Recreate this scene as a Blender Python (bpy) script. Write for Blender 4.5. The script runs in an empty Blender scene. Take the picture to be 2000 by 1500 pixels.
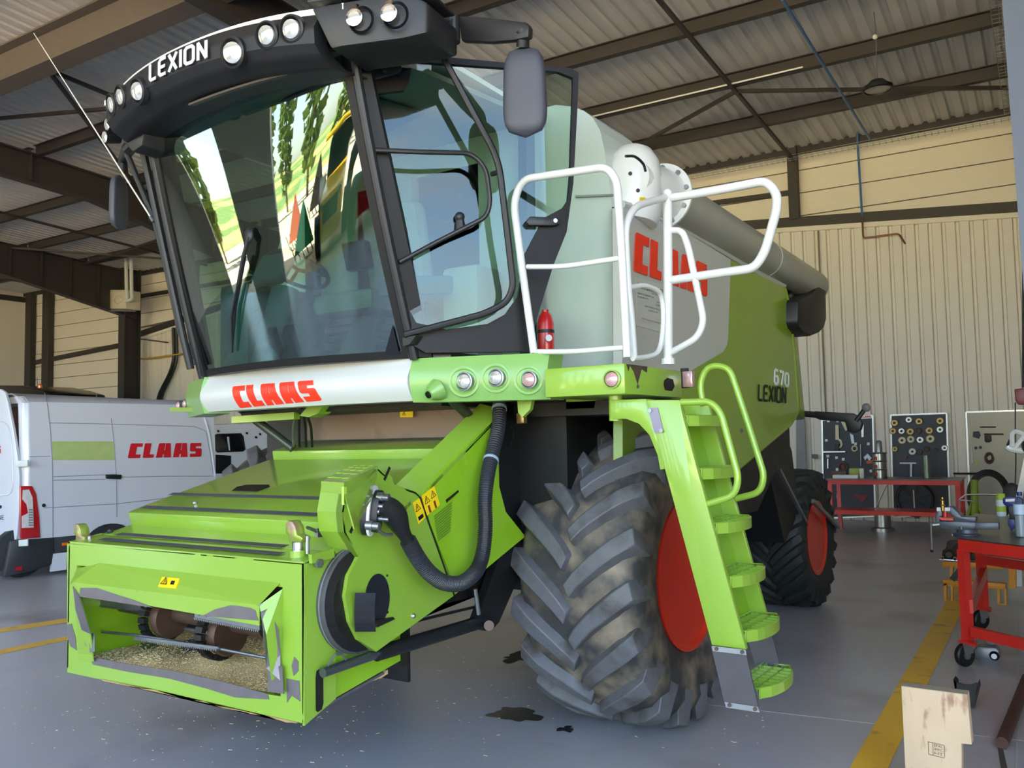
import bpy, bmesh, math, random
from math import sin, cos, radians, pi, atan, sqrt
from mathutils import Vector as V, Matrix
random.seed(7)
SC = bpy.context.scene
COL = SC.collection
# ------------------------------------------------------------------ camera, sky, sun, exposure
FOC = 1700.0
CAM = V((0, 0, 1.75))
_roll, _pitch, _yaw = radians(1.1), atan(112/1700.), radians(33.9)
_f0 = V((-sin(_yaw), cos(_yaw), 0))
FWD = _f0*cos(_pitch)+V((0, 0, 1))*sin(_pitch)
_r0 = V((cos(_yaw), sin(_yaw), 0)); _u0 = _r0.cross(FWD)
RIGHT = _r0*cos(_roll)-_u0*sin(_roll)
UP = _u0*cos(_roll)+_r0*sin(_roll)
cd = bpy.data.cameras.new('camera'); cam = bpy.data.objects.new('camera', cd); COL.objects.link(cam)
cd.sensor_width = 36; cd.sensor_fit = 'HORIZONTAL'; cd.lens = FOC/2000*36; cd.clip_start = .05; cd.clip_end = 800
_m = Matrix((RIGHT, UP, -FWD)).transposed().to_4x4(); _m.translation = CAM; cam.matrix_world = _m
SC.camera = cam
wd = bpy.data.worlds.new('sky'); SC.world = wd; wd.use_nodes = True
nt = wd.node_tree; nt.nodes.clear()
o_ = nt.nodes.new('ShaderNodeOutputWorld'); bg = nt.nodes.new('ShaderNodeBackground'); sk = nt.nodes.new('ShaderNodeTexSky')
sk.sky_type = 'NISHITA'; sk.sun_disc = False; sk.sun_elevation = radians(48); sk.sun_rotation = radians(312); sk.air_density = 1.0; sk.dust_density = 1.5
tcw = nt.nodes.new('ShaderNodeTexCoord'); nzw = nt.nodes.new('ShaderNodeTexNoise'); nzw.inputs['Scale'].default_value = 3.2; nzw.inputs['Detail'].default_value = 6
mpw = nt.nodes.new('ShaderNodeMapping'); mpw.inputs['Scale'].default_value = (1, 1, 2.6)
crw = nt.nodes.new('ShaderNodeValToRGB'); crw.color_ramp.elements[0].position = .5; crw.color_ramp.elements[1].position = .66
mxw = nt.nodes.new('ShaderNodeMix'); mxw.data_type = 'RGBA'; mxw.inputs[7].default_value = (3.4, 3.5, 3.8, 1)
L_ = nt.links.new
L_(tcw.outputs['Generated'], mpw.inputs[0]); L_(mpw.outputs[0], nzw.inputs['Vector']); L_(nzw.outputs[0], crw.inputs[0]); L_(crw.outputs[0], mxw.inputs[0])
L_(sk.outputs[0], mxw.inputs[6]); L_(mxw.outputs[2], bg.inputs[0]); L_(bg.outputs[0], o_.inputs[0])
bg.inputs[1].default_value = .62
sd = bpy.data.lights.new('sun', 'SUN'); sd.energy = 26; sd.angle = radians(.6); sd.color = (1, .94, .84)
sun = bpy.data.objects.new('sun', sd); COL.objects.link(sun)
sun.rotation_euler = (V((0.50, -0.45, -0.95))).to_track_quat('-Z', 'Y').to_euler()
vs = SC.view_settings
vs.view_transform = 'Standard'; vs.look = 'None'; vs.gamma = 1; vs.exposure = 1.5
try: vs.use_curve_mapping = False
except Exception: pass

# ------------------------------------------------------------------ geometry of the place: sight lines onto real planes
def ray(u, v): return FWD+RIGHT*((u-1000)/FOC)-UP*((v-750)/FOC)
def onp(u, v, n, c):
    n = V(n); d = ray(u, v); return CAM+d*((c-n.dot(CAM))/n.dot(d))
def PX(u, v, c): return onp(u, v, (1, 0, 0), c)
def PY(u, v, c): return onp(u, v, (0, 1, 0), c)
def PZ(u, v, c): return onp(u, v, (0, 0, 1), c)
_ra = radians(-2.3)
RU = V((cos(_ra), -sin(_ra), 0)); RV = V((sin(_ra), cos(_ra), 0))      # axes of the hall
def R(u, v, z=0.): return RU*u+RV*v+V((0, 0, z))
def inv(p): return p.dot(RU), p.dot(RV), p.z
def W(u, v, c=19.12): return onp(u, v, RV, c)

# ------------------------------------------------------------------ materials
def srgb(c):
    if isinstance(c, str): c = tuple(int(c[i:i+2], 16) for i in (0, 2, 4))
    return tuple(((x/255)/12.92 if x/255 <= .04045 else ((x/255+.055)/1.055)**2.4) for x in c)+(1,)
MATS = {}
def mat(name, col, rough=.5, metal=0., coat=0., var=.12, scale=6., bump=0., bscale=40., col2=None, c2pos=(.5, .62), c2scale=4., emis=None, spec=None, stretch=None):
    if name in MATS: return MATS[name]
    m = bpy.data.materials.new(name); m.use_nodes = True; n = m.node_tree.nodes; l = m.node_tree.links.new
    b = n['Principled BSDF']; b.inputs['Roughness'].default_value = rough; b.inputs['Metallic'].default_value = metal
    b.inputs['Coat Weight'].default_value = coat; b.inputs['Coat Roughness'].default_value = .08
    if spec is not None: b.inputs['Specular IOR Level'].default_value = spec
    c = srgb(col); tc = n.new('ShaderNodeTexCoord'); src = tc.outputs['Object']
    if stretch:
        mp = n.new('ShaderNodeMapping'); mp.inputs['Scale'].default_value = stretch; l(src, mp.inputs[0]); src = mp.outputs[0]
    nz = n.new('ShaderNodeTexNoise'); nz.inputs['Scale'].default_value = scale; nz.inputs['Detail'].default_value = 5; l(src, nz.inputs['Vector'])
    mx = n.new('ShaderNodeMix'); mx.data_type = 'RGBA'
    mx.inputs[6].default_value = tuple(x*(1-var) for x in c[:3])+(1,); mx.inputs[7].default_value = tuple(min(1, x*(1+var)) for x in c[:3])+(1,)
    l(nz.outputs[0], mx.inputs[0]); out = mx.outputs[2]
    if col2:
        n2 = n.new('ShaderNodeTexNoise'); n2.inputs['Scale'].default_value = c2scale; n2.inputs['Detail'].default_value = 8; l(src, n2.inputs['Vector'])
        r = n.new('ShaderNodeValToRGB'); r.color_ramp.elements[0].position = c2pos[0]; r.color_ramp.elements[1].position = c2pos[1]; l(n2.outputs[0], r.inputs[0])
        m2 = n.new('ShaderNodeMix'); m2.data_type = 'RGBA'; m2.inputs[7].default_value = srgb(col2); l(out, m2.inputs[6]); l(r.outputs[0], m2.inputs[0]); out = m2.outputs[2]
    l(out, b.inputs['Base Color'])
    if bump:
        n3 = n.new('ShaderNodeTexNoise'); n3.inputs['Scale'].default_value = bscale; n3.inputs['Detail'].default_value = 4; l(src, n3.inputs['Vector'])
        bp = n.new('ShaderNodeBump'); bp.inputs['Strength'].default_value = bump; bp.inputs['Distance'].default_value = .01; l(n3.outputs[0], bp.inputs['Height']); l(bp.outputs[0], b.inputs['Normal'])
    if emis: b.inputs['Emission Color'].default_value = srgb(emis[0]); b.inputs['Emission Strength'].default_value = emis[1]
    MATS[name] = m; return m
def glass(name, tint, f0=.06, mx_=.95, rough=.0):
    m = bpy.data.materials.new(name); m.use_nodes = True; n = m.node_tree.nodes; l = m.node_tree.links.new; n.clear()
    o = n.new('ShaderNodeOutputMaterial'); t = n.new('ShaderNodeBsdfTransparent'); t.inputs[0].default_value = srgb(tint)
    g = n.new('ShaderNodeBsdfGlossy'); g.inputs['Roughness'].default_value = rough
    lw = n.new('ShaderNodeLayerWeight'); lw.inputs[0].default_value = .5
    p = n.new('ShaderNodeMath'); p.operation = 'POWER'; p.inputs[1].default_value = 4; l(lw.outputs['Facing'], p.inputs[0])
    mr = n.new('ShaderNodeMapRange'); mr.inputs[3].default_value = f0; mr.inputs[4].default_value = mx_; l(p.outputs[0], mr.inputs[0])
    mi = n.new('ShaderNodeMixShader'); l(mr.outputs[0], mi.inputs[0]); l(t.outputs[0], mi.inputs[1]); l(g.outputs[0], mi.inputs[2]); l(mi.outputs[0], o.inputs[0])
    MATS[name] = m; return m
G = mat('green_paint', (134, 170, 56), .28, coat=.5, var=.05, scale=1.5)
GW = mat('green_paint_worn', (138, 172, 58), .32, coat=.3, var=.06, scale=2, col2=(118, 112, 112), c2pos=(.60, .615), c2scale=4.2)
GD = mat('green_paint_dusty', (138, 180, 46), .4, var=.06, scale=2, col2=(160, 140, 80), c2pos=(.6, .72), c2scale=9)
GP = mat('green_plastic', (118, 162, 82), .35, coat=.2, var=.04)
GH = mat('hull_green', (122, 152, 36), .3, coat=.4, var=.04, scale=1)
WG = mat('grey_white_paint', (192, 194, 190), .3, coat=.35, var=.03)
WP = mat('panel_grey', (176, 186, 178), .35, coat=.2, var=.03)
HG = mat('hull_grey', (176, 178, 170), .35, coat=.3, var=.04)
WH = mat('white_paint', (206, 208, 206), .3, coat=.3, var=.03)
VW = mat('van_white', (200, 202, 210), .22, coat=.7, var=.02, scale=1)
RED = mat('red_lettering', (232, 50, 22), .4, var=.03)
VRED = mat('van_red_lettering', (200, 22, 36), .4, var=.03)
BK = mat('black_plastic', (24, 24, 27), .45, var=.2, scale=12, bump=.15, bscale=300)
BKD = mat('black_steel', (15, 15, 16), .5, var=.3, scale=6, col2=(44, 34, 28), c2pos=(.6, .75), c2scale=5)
BKG = mat('black_gloss', (13, 14, 17), .25, coat=.15, var=.1, spec=.3)
MG = mat('mirror_housing', (58, 60, 70), .45, var=.1, bump=.2, bscale=400)
RUB = mat('tyre_rubber', (56, 56, 58), .62, var=.25, scale=9, col2=(138, 124, 104), c2pos=(.45, .72), c2scale=4.5, bump=.4, bscale=30)
RUL = mat('tyre_lug_rubber', (92, 93, 98), .55, var=.18, scale=18, col2=(70, 68, 66), c2pos=(.5, .7), c2scale=7, bump=.3, bscale=60)
RUD = mat('dark_tyre_rubber', (34, 38, 40), .6, var=.25, scale=9, bump=.4, bscale=30)  # darker rubber: the shadow on the rear wheels is put into the colour
RIM = mat('rim_red', (205, 40, 20), .35, coat=.3, var=.06)
HS = mat('hose_black', (40, 42, 48), .4, var=.1)
CH = mat('bare_steel', (170, 170, 170), .28, 1., var=.15, scale=15)
CHR = mat('chrome', (215, 215, 215), .12, 1., var=.03)
ZN = mat('zinc_steel', (150, 154, 160), .4, .9, var=.15, scale=20)
RU_ = mat('rusty_steel', (92, 74, 64), .55, .5, var=.3, scale=8, bump=.3)
WS = mat('worn_steel', (122, 116, 120), .45, .6, var=.2, scale=12)
GRY = mat('grip_strip', (66, 68, 72), .85, var=.2, scale=60)
CONC = mat('concrete', (164, 166, 172), .32, var=.10, scale=.6, col2=(104, 101, 98), c2pos=(.52, .8), c2scale=.9, bump=.08, bscale=12)
YEL = mat('yellow_line_paint', (228, 182, 52), .5, var=.12, scale=3, col2=(120, 108, 80), c2pos=(.58, .75), c2scale=5)
OIL = mat('oil_stain', (22, 22, 24), .25, var=.3)
STL = mat('hall_steel', (60, 56, 54), .55, .2, var=.1)
DECK = mat('roof_deck', (212, 210, 206), .45, .1, var=.08, scale=1.5)
PAN = mat('sandwich_panel', (228, 219, 204), .55, var=.03, scale=1)
CLD = mat('wall_cladding', (222, 214, 202), .5, var=.04, scale=1)
JNT = mat('joint_dark', (120, 108, 92), .8, var=.1)
BLU = mat('blue_pipe', (60, 110, 165), .4, var=.05)
POST = mat('door_post_grey', (80, 86, 98), .45, .2, var=.05)
BRD = mat('board_navy', (44, 48, 62), .5, var=.12, scale=3)
ALU = mat('aluminium', (190, 190, 188), .35, .9, var=.08)
SSH = mat('steel_sheet', (116, 111, 100), .38, .7, var=.12, scale=2.5, stretch=(1, 1, .2))
BRED = mat('bench_red', (206, 40, 30), .35, coat=.2, var=.08, scale=3)
BTOP = mat('bench_top_steel', (92, 88, 84), .35, .6, var=.2, scale=5)
BRZ = mat('bronze', (176, 150, 100), .4, .6, var=.15)
IVO = mat('ivory', (220, 208, 176), .5, var=.06)
WD = mat('timber', (206, 178, 146), .7, var=.12, scale=10, stretch=(1, 1, .35), col2=(160, 122, 98), c2pos=(.56, .66), c2scale=16, bump=.2)
WDE = mat('timber_end', (150, 140, 122), .8, var=.3, scale=30)
ORG = mat('orange_paint', (208, 138, 30), .45, var=.1, scale=5)
YST = mat('sticker_yellow', (245, 208, 20), .5, var=.03)
BLKI = mat('ink_black', (16, 16, 16), .6, var=.02)
WHI = mat('ink_white', (225, 225, 228), .5, var=.02)
LEN = mat('lamp_lens', (205, 205, 200), .12, .55, coat=1., var=.12, scale=60, stretch=(1, 1, 6))
LENR = mat('marker_lens_pink', (190, 150, 150), .15, .2, coat=1., var=.3, scale=20)
AMB = mat('amber_lens', (240, 110, 10), .2, coat=1., var=.1)
TLR = mat('taillight_red', (176, 16, 28), .15, coat=1., var=.12, scale=12)
TLC = mat('taillight_clear', (205, 200, 200), .18, coat=1., var=.25, scale=30)
INT = mat('cab_trim_light', (134, 142, 130), .7, var=.06)
INT2 = mat('cab_trim_dark', (60, 66, 66), .6, var=.1)
INT3 = mat('cab_trim_teal', (62, 90, 92), .5, var=.06)
SEAT = mat('seat_fabric', (120, 124, 112), .9, var=.25, scale=60)
CHAF = mat('chaff', (226, 190, 130), .9, var=.35, scale=90, bump=.8, bscale=120)
STRW = mat('straw_bits', (222, 204, 160), .8, var=.2, scale=200)
SAND = mat('yard_sand', (206, 184, 146), .95, var=.1, scale=.3, col2=(170, 150, 120), c2scale=.4)
GRS = mat('grass', (96, 122, 48), .95, var=.3, scale=.4, col2=(180, 170, 90), c2scale=.05, c2pos=(.45, .6))
LEAF = mat('leaf', (92, 116, 40), .8, var=.4, scale=2)
BARK = mat('bark', (110, 90, 66), .9)
TIN = glass('cab_glass_tinted', (232, 244, 238), .035, .9)
WSG = glass('windscreen_glass', (204, 228, 220), .125, .95)
DKG = glass('van_glass', (60, 66, 68), .06, .9)
PET = glass('bottle_plastic', (225, 232, 235), .08, .8)

# ------------------------------------------------------------------ mesh builder
ORG_ = {}
class MB:
    def __init__(s): s.v = []; s.f = []
    def add(s, vs_, fs): 
        k = len(s.v); s.v += [V(p) for p in vs_]; s.f += [tuple(i+k for i in f) for f in fs]; return s
    def poly(s, pts): return s.add(pts, [tuple(range(len(pts)))])
    def prism(s, pts, d):
        d = V(d); n = len(pts); a = [V(p) for p in pts]
        return s.add(a+[p+d for p in a], [tuple(range(n)), tuple(range(2*n-1, n-1, -1))]+[(i, (i+1) % n, n+(i+1) % n, n+i) for i in range(n)])
    def box(s, x0, x1, y0, y1, z0, z1): return s.prism([(x0, y0, z0), (x1, y0, z0), (x1, y1, z0), (x0, y1, z0)], (0, 0, z1-z0))
    def obox(s, c, a, b, d):
        c, a, b, d = V(c), V(a), V(b), V(d); return s.prism([c-a-b-d, c+a-b-d, c+a+b-d, c-a+b-d], 2*d)
    def bar(s, p, q, w, h, up=(0, 0, 1)):
        p, q = V(p), V(q); t = (q-p).normalized(); up = V(up); sd_ = t.cross(up)
        if sd_.length < 1e-4: sd_ = t.cross(V((0, 1, 0)))
        sd_.normalize(); n = sd_.cross(t)
        return s.prism([p+sd_*w/2+n*h/2, p-sd_*w/2+n*h/2, p-sd_*w/2-n*h/2, p+sd_*w/2-n*h/2], q-p)
    def ibeam(s, p, q, h, w, tf=.02, tw=.012, up=(0, 0, 1)):
        p, q, up = V(p), V(q), V(up); t = (q-p).normalized(); sd_ = t.cross(up).normalized(); n = sd_.cross(t)
        s.bar(p+n*(h/2-tf/2), q+n*(h/2-tf/2), w, tf, n); s.bar(p-n*(h/2-tf/2), q-n*(h/2-tf/2), w, tf, n); return s.bar(p, q, tw, h-2*tf, n)
    def tube(s, path, r, n=10, caps=True, closed=False):
        P = [V(p) for p in path]; m = len(P); rr = r if hasattr(r, '__len__') else [r]*m
        T = []
        for i in range(m):
            a = P[(i-1) % m] if (closed or i > 0) else P[i]; b = P[(i+1) % m] if (closed or i < m-1) else P[i]
            T.append((b-a).normalized())
        nrm = T[0].orthogonal().normalized(); vs_ = []
        for i in range(m):
            if i: nrm = (nrm-T[i]*nrm.dot(T[i])).normalized()
            bn = T[i].cross(nrm)
            for k in range(n):
                a = 2*pi*k/n; vs_.append(P[i]+(nrm*cos(a)+bn*sin(a))*rr[i])
        fs = []
        for i in range(m if closed else m-1):
            j = (i+1) % m
            for k in range(n): fs.append((i*n+k, i*n+(k+1) % n, j*n+(k+1) % n, j*n+k))
        if caps and not closed: fs += [tuple(range(n-1, -1, -1)), tuple((m-1)*n+k for k in range(n))]
        return s.add(vs_, fs)
    def cyl(s, p, q, r, n=16, r2=None): return s.tube([p, q], [r, r if r2 is None else r2], n)
    def lathe(s, prof, o, ax, n=24, closed=False):
        o, ax = V(o), V(ax).normalized(); e1 = ax.orthogonal().normalized(); e2 = ax.cross(e1); m = len(prof); vs_ = []
        for r, h in prof:
            for k in range(n):
                a = 2*pi*k/n; vs_.append(o+ax*h+(e1*cos(a)+e2*sin(a))*max(r, 1e-4))
        fs = []
        for i in range(m if closed else m-1):
            j = (i+1) % m
            for k in range(n): fs.append((i*n+k, i*n+(k+1) % n, j*n+(k+1) % n, j*n+k))
        if not closed: fs += [tuple(range(n-1, -1, -1)), tuple((m-1)*n+k for k in range(n))]
        return s.add(vs_, fs)
    def sph(s, c, r, n=16, m=8, sc=(1, 1, 1)):
        c = V(c); vs_ = []; 
        for i in range(m+1):
            t = pi*i/m
            for k in range(n):
                a = 2*pi*k/n; vs_.append(c+V((r*sin(t)*cos(a)*sc[0], r*sin(t)*sin(a)*sc[1], r*cos(t)*sc[2])))
        fs = [(i*n+k, i*n+(k+1) % n, (i+1)*n+(k+1) % n, (i+1)*n+k) for i in range(m) for k in range(n)]
        return s.add(vs_, fs)
    def grid(s, fn, nu, nv):
        vs_ = [fn(i/nu, j/nv) for j in range(nv+1) for i in range(nu+1)]
        return s.add(vs_, [(j*(nu+1)+i, j*(nu+1)+i+1, (j+1)*(nu+1)+i+1, (j+1)*(nu+1)+i) for j in range(nv) for i in range(nu)])
    def slab(s, fn, nu, nv, d):
        """a grid surface given thickness d (vector or function)"""
        d = V(d); a = [V(fn(i/nu, j/nv)) for j in range(nv+1) for i in range(nu+1)]; N = len(a)
        q = [(j*(nu+1)+i, j*(nu+1)+i+1, (j+1)*(nu+1)+i+1, (j+1)*(nu+1)+i) for j in range(nv) for i in range(nu)]
        fs = q+[tuple(N+i for i in reversed(f)) for f in q]
        per = [i for i in range(nu)]+[nu+j*(nu+1) for j in range(nv)]+[nv*(nu+1)+i for i in range(nu, 0, -1)]+[j*(nu+1) for j in range(nv, 0, -1)]
        for k in range(len(per)): x, y = per[k], per[(k+1) % len(per)]; fs.append((x, N+x, N+y, y))
        return s.add(a+[p+d for p in a], fs)
    def build(s, name, m, parent=None, smooth=False, bev=0, seg=2, label=None, kind=None, angle=35):
        org = ORG_.get(parent.name, V((0, 0, 0))) if parent else V((0, 0, 0))
        if parent is None and getattr(s, 'org', None): org = V(s.org)
        me = bpy.data.meshes.new(name); me.from_pydata([tuple(p-org) for p in s.v], [], s.f)
        b = bmesh.new(); b.from_mesh(me); bmesh.ops.remove_doubles(b, verts=b.verts, dist=1e-5); bmesh.ops.recalc_face_normals(b, faces=b.faces)
        if bev:
            es = [e for e in b.edges if len(e.link_faces) == 2 and e.calc_face_angle(0) > radians(40)]
            bmesh.ops.bevel(b, geom=es, offset=bev, segments=seg, affect='EDGES', profile=.5, clamp_overlap=True)
        b.to_mesh(me); b.free()
        if smooth or bev:
            for p in me.polygons: p.use_smooth = True
            try: me.set_sharp_from_angle(angle=radians(angle))
            except Exception: pass
        me.materials.append(m); o = bpy.data.objects.new(name, me); COL.objects.link(o)
        if parent: o.parent = parent
        else: o.location = org
        ORG_[o.name] = org
        if label: o['label'] = label
        if kind: o['kind'] = kind
        return o
def thing(name, label, cat, loc=(0, 0, 0), group=None):
    o = bpy.data.objects.new(name, None); COL.objects.link(o); o.location = loc; o.empty_display_size = .1
    o['label'] = label; o['category'] = cat
    if group: o['group'] = group
    ORG_[o.name] = V(loc); return o
def tag(o, label, cat, group=None, kind=None):
    o['label'] = label; o['category'] = cat
    if group: o['group'] = group
    if kind: o['kind'] = kind
    return o
def drape(o, fn, cuts=4):
    b = bmesh.new(); b.from_mesh(o.data); bmesh.ops.triangulate(b, faces=b.faces)
    bmesh.ops.subdivide_edges(b, edges=b.edges, cuts=cuts, use_grid_fill=True); org = ORG_[o.name]
    for v in b.verts: v.co = fn(v.co+org)-org
    b.to_mesh(o.data); b.free(); return o
def rnd(path, r, n=5, closed=False):
    P = [V(p) for p in path]; out = []; m = len(P)
    for i, p in enumerate(P):
        if not closed and i in (0, m-1): out.append(p); continue
        a, b = P[(i-1) % m], P[(i+1) % m]; d = min(r, (a-p).length*.49, (b-p).length*.49)
        s0 = p+(a-p).normalized()*d; s1 = p+(b-p).normalized()*d
        for k in range(n+1): t = k/n; out.append(s0*(1-t)**2+p*2*t*(1-t)+s1*t*t)
    return out
def spl(pts, n=6):
    P = [V(p) for p in pts]; P = [P[0]*2-P[1]]+P+[P[-1]*2-P[-2]]; out = []
    for i in range(1, len(P)-2):
        for k in range(n):
            t = k/n; a, b, c, d = P[i-1:i+3]
            out.append(.5*((2*b)+(c-a)*t+(2*a-5*b+4*c-d)*t*t+(-a+3*b-3*c+d)*t**3))
    out.append(P[-2]); return out
# lettering
def _quad(a, b, c, d):      # map unit square (x right, y up) to bottom-left a, bottom-right b, top-right c, top-left d
    a, b, c, d = map(V, (a, b, c, d)); return lambda x, y: (a*(1-x)+b*x)*(1-y)+(d*(1-x)+c*x)*y
BLOCK = {'C': ([(0.05, 0), (.62, 0), (.62, .24), (.36, .24), (.36, .76), (.64, .76), (.64, 1), (.05, 1), (0, .95), (0, .05)], .66),
         'L': ([(0, .05), (.05, 0), (.56, 0), (.56, .24), (.34, .24), (.34, 1), (0, 1)], .6),
         'A': ([(0, 0), (.33, 0), (.34, .22), (.42, .22), (.42, 0), (.80, 0), (.71, 1), (.455, 1), (.44, .5), (.39, .5), (.425, 1), (.12, 1), (.07, .94)], .82),
         'S': ([(.02, 0), (.6, 0), (.67, .07), (.67, .54), (.61, .62), (.34, .62), (.34, .76), (.64, .76), (.64, 1), (.06, 1), (0, .94), (0, .46), (.06, .39), (.33, .39), (.33, .24), (.02, .24)], .68)}
STROKE = {'L': ([[(0, 1), (0, .13), (.12, 0), (.5, 0)]], .5), 'E': ([[(.52, 1), (.14, 1), (0, .87), (0, .13), (.14, 0), (.52, 0)], [(0, .5), (.46, .5)]], .52),
          'X': ([[(0, 1), (.6, 0)], [(.6, 1), (0, 0)]], .6), 'I': ([[(0, 0), (0, 1)]], 0.), 'O': ([[(.14, 0), (.52, 0), (.66, .14), (.66, .86), (.52, 1), (.14, 1), (0, .86), (0, .14), (.14, 0)]], .66),
          'N': ([[(0, 0), (0, 1), (.58, 0), (.58, 1)]], .58), '6': ([[(.5, 1), (.14, 1), (0, .86), (0, .14), (.14, 0), (.46, 0), (.58, .12), (.58, .42), (.46, .55), (0, .55)]], .58),
          '7': ([[(0, 1), (.58, 1), (.25, 0)]], .58), '0': ([[(.14, 0), (.46, 0), (.6, .14), (.6, .86), (.46, 1), (.14, 1), (0, .86), (0, .14), (.14, 0)]], .6)}
def block_word(word, mp, d, slant=0., gap=.07):
    tot = sum(BLOCK[c][1] for c in word)+gap*(len(word)-1); x = 0; b = MB(); d = V(d)
    for c in word:
        pts, w = BLOCK[c]
        b.prism([mp((x+px+slant*py)/tot, py) for px, py in pts], d); x += w+gap
    return b
def stroke_word(word, mp, d, asp, t=.17, slant=0., gap=.24):
    """asp: height of a letter over the word's width unit"""
    tot = sum(STROKE[c][1] for c in word)+(t+gap-.1)*(len(word)-1)+t; x = t/2; b = MB(); d = V(d)
    for c in word:
        st, w = STROKE[c]
        for p in st:
            for i in range(len(p)-1):
                a, q = V((p[i][0], p[i][1], 0)), V((p[i+1][0], p[i+1][1], 0)); dd = (q-a).normalized(); nn = V((-dd.y, dd.x, 0))*t/2; a2 = a-dd*t*.22; q2 = q+dd*t*.22
                cor = [a2+nn, q2+nn, q2-nn, a2-nn]
                b.prism([mp((x+k.x+slant*k.y)/tot, min(1.02, max(-.02, k.y*(1-t)+t/2))) for k in cor], d*(1+.02*i))
        x += w+t+gap-.1
    return b
def text(s, mp, d, m, parent, name='lettering', asp=None, bold=0.):
    cu = bpy.data.curves.new('t', 'FONT'); cu.body = s; cu.resolution_u = 2; cu.fill_mode = 'FRONT'
    if bold: cu.offset = bold
    o = bpy.data.objects.new('t', cu); COL.objects.link(o); dg = bpy.context.evaluated_depsgraph_get(); me = bpy.data.meshes.new_from_object(o.evaluated_get(dg))
    bpy.data.objects.remove(o); vs_ = [v.co.copy() for v in me.vertices]
    if not vs_: return None
    x0 = min(v.x for v in vs_); x1 = max(v.x for v in vs_); y0 = min(v.y for v in vs_); y1 = max(v.y for v in vs_)
    b = MB(); b.v = [mp((v.x-x0)/(x1-x0), (v.y-y0)/(y1-y0 or 1))+V(d) for v in vs_]; b.f = [tuple(p.vertices) for p in me.polygons]
    return b.build(name, m, parent)

# ================================================================== THE HALL
VW_ = 19.12; UL = -34.3; UR = 3.2; VF = -9.0
def zroof(v): return 7.95+.05*(VW_-v)
fl = MB(); fl.add([R(UL-1, VF-.1), R(UR+1, VF-.1), R(UR+1, VW_+.3), R(UL-1, VW_+.3)], [(0, 1, 2, 3)])
floor = fl.build('floor', CONC, kind='structure')
def strip(name, pts, m, z=.002, parent=floor, th=.0015):
    return MB().prism([V((p[0], p[1], z)) for p in pts], (0, 0, th)).build(name, m, parent)
a1, a2 = PZ(1660, 1500, 0), PZ(1735, 1500, 0); b1, b2 = PZ(1846, 1178, 0), PZ(1886, 1178, 0)
strip('painted_line', [a1+(a1-b1)*.3, a2+(a2-b2)*.3, b2+(b2-a2)*.35, b1+(b1-a1)*.35], YEL)
for (p, q, r_, s_) in (((0, 1228), (0, 1236), (130, 1216), (130, 1208)), ((0, 1270), (0, 1278), (130, 1251), (130, 1243))):
    A, B, C_, D = (PZ(*k, 0) for k in (p, q, r_, s_)); strip('painted_line', [A+(A-D)*2, B+(B-C_)*2, C_+(C_-B)*1.2, D+(D-A)*1.2], YEL)
for p, q in (((1150, 1350), (2000, 1447)), ((1985, 1500), (1990, 1180)), ((0, 1338), (640, 1500))):
    A, B = PZ(*p, 0), PZ(*q, 0); n = (B-A).normalized().cross(V((0, 0, 1)))*.0035
    if p[0] != 0: strip('floor_joint', [A-n, B-n, B+n, A+n], mat('joint_pale', (176, 176, 170), .8), z=.001)
def blob(name, c, rx, ry, m, z=.003, n=28, parent=floor, jag=.18, th=.0008):
    ph = [random.uniform(0, 6.28) for _ in range(4)]; pts = []
    for k in range(n):
        a = 2*pi*k/n; rr = 1+jag*(sin(3*a+ph[0])*.5+sin(5*a+ph[1])*.35+sin(9*a+ph[2])*.25)
        pts.append(V((c[0]+cos(a)*rx*rr, c[1]+sin(a)*ry*rr, z)))
    return MB().prism(pts, (0, 0, th)).build(name, m, parent)
OILD = mat('oil_soaked_concrete', (44, 44, 46), .22, var=.4, scale=20)
OILB = mat('dirt_stain', (62, 50, 42), .7, var=.5, scale=25)
blob('oil_stain', PZ(1008, 1396, 0), .17, .13, OILD, jag=.3, n=44); blob('oil_stain', PZ(660, 1329, 0), .08, .10, BKG)
blob('oil_stain', PZ(1015, 1284, 0), .12, .16, OILB, jag=.5, n=44); blob('oil_stain', PZ(1105, 1425, 0), .05, .05, OILD, jag=.5)
# straw and chaff scattered on the floor: nobody could count it
b = MB()
for k in range(400):
    u = random.uniform(-40, 1500); v = random.triangular(1190, 1530, 1400)
    if k % 3 == 0: u, v = random.gauss(420, 260), random.gauss(1400, 60)
    if k % 7 == 0: u, v = random.gauss(1000, 160), random.gauss(1290, 70)
    if v < 1150: continue
    p = PZ(u, v, .004); a = random.uniform(0, pi); L = random.choice((.003, .004, .005, .007, .012)); w = .0014+L*.07
    d = V((cos(a), sin(a), 0))*L; e = V((-sin(a), cos(a), 0))*w
    b.prism([p-d-e, p+d-e, p+d*1.1+e, p-d+e], (0, 0, .002))
tag(b.build('chaff_litter', STRW), 'pale straw bits and chaff strewn over the grey concrete floor', 'straw', kind='stuff')

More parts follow.
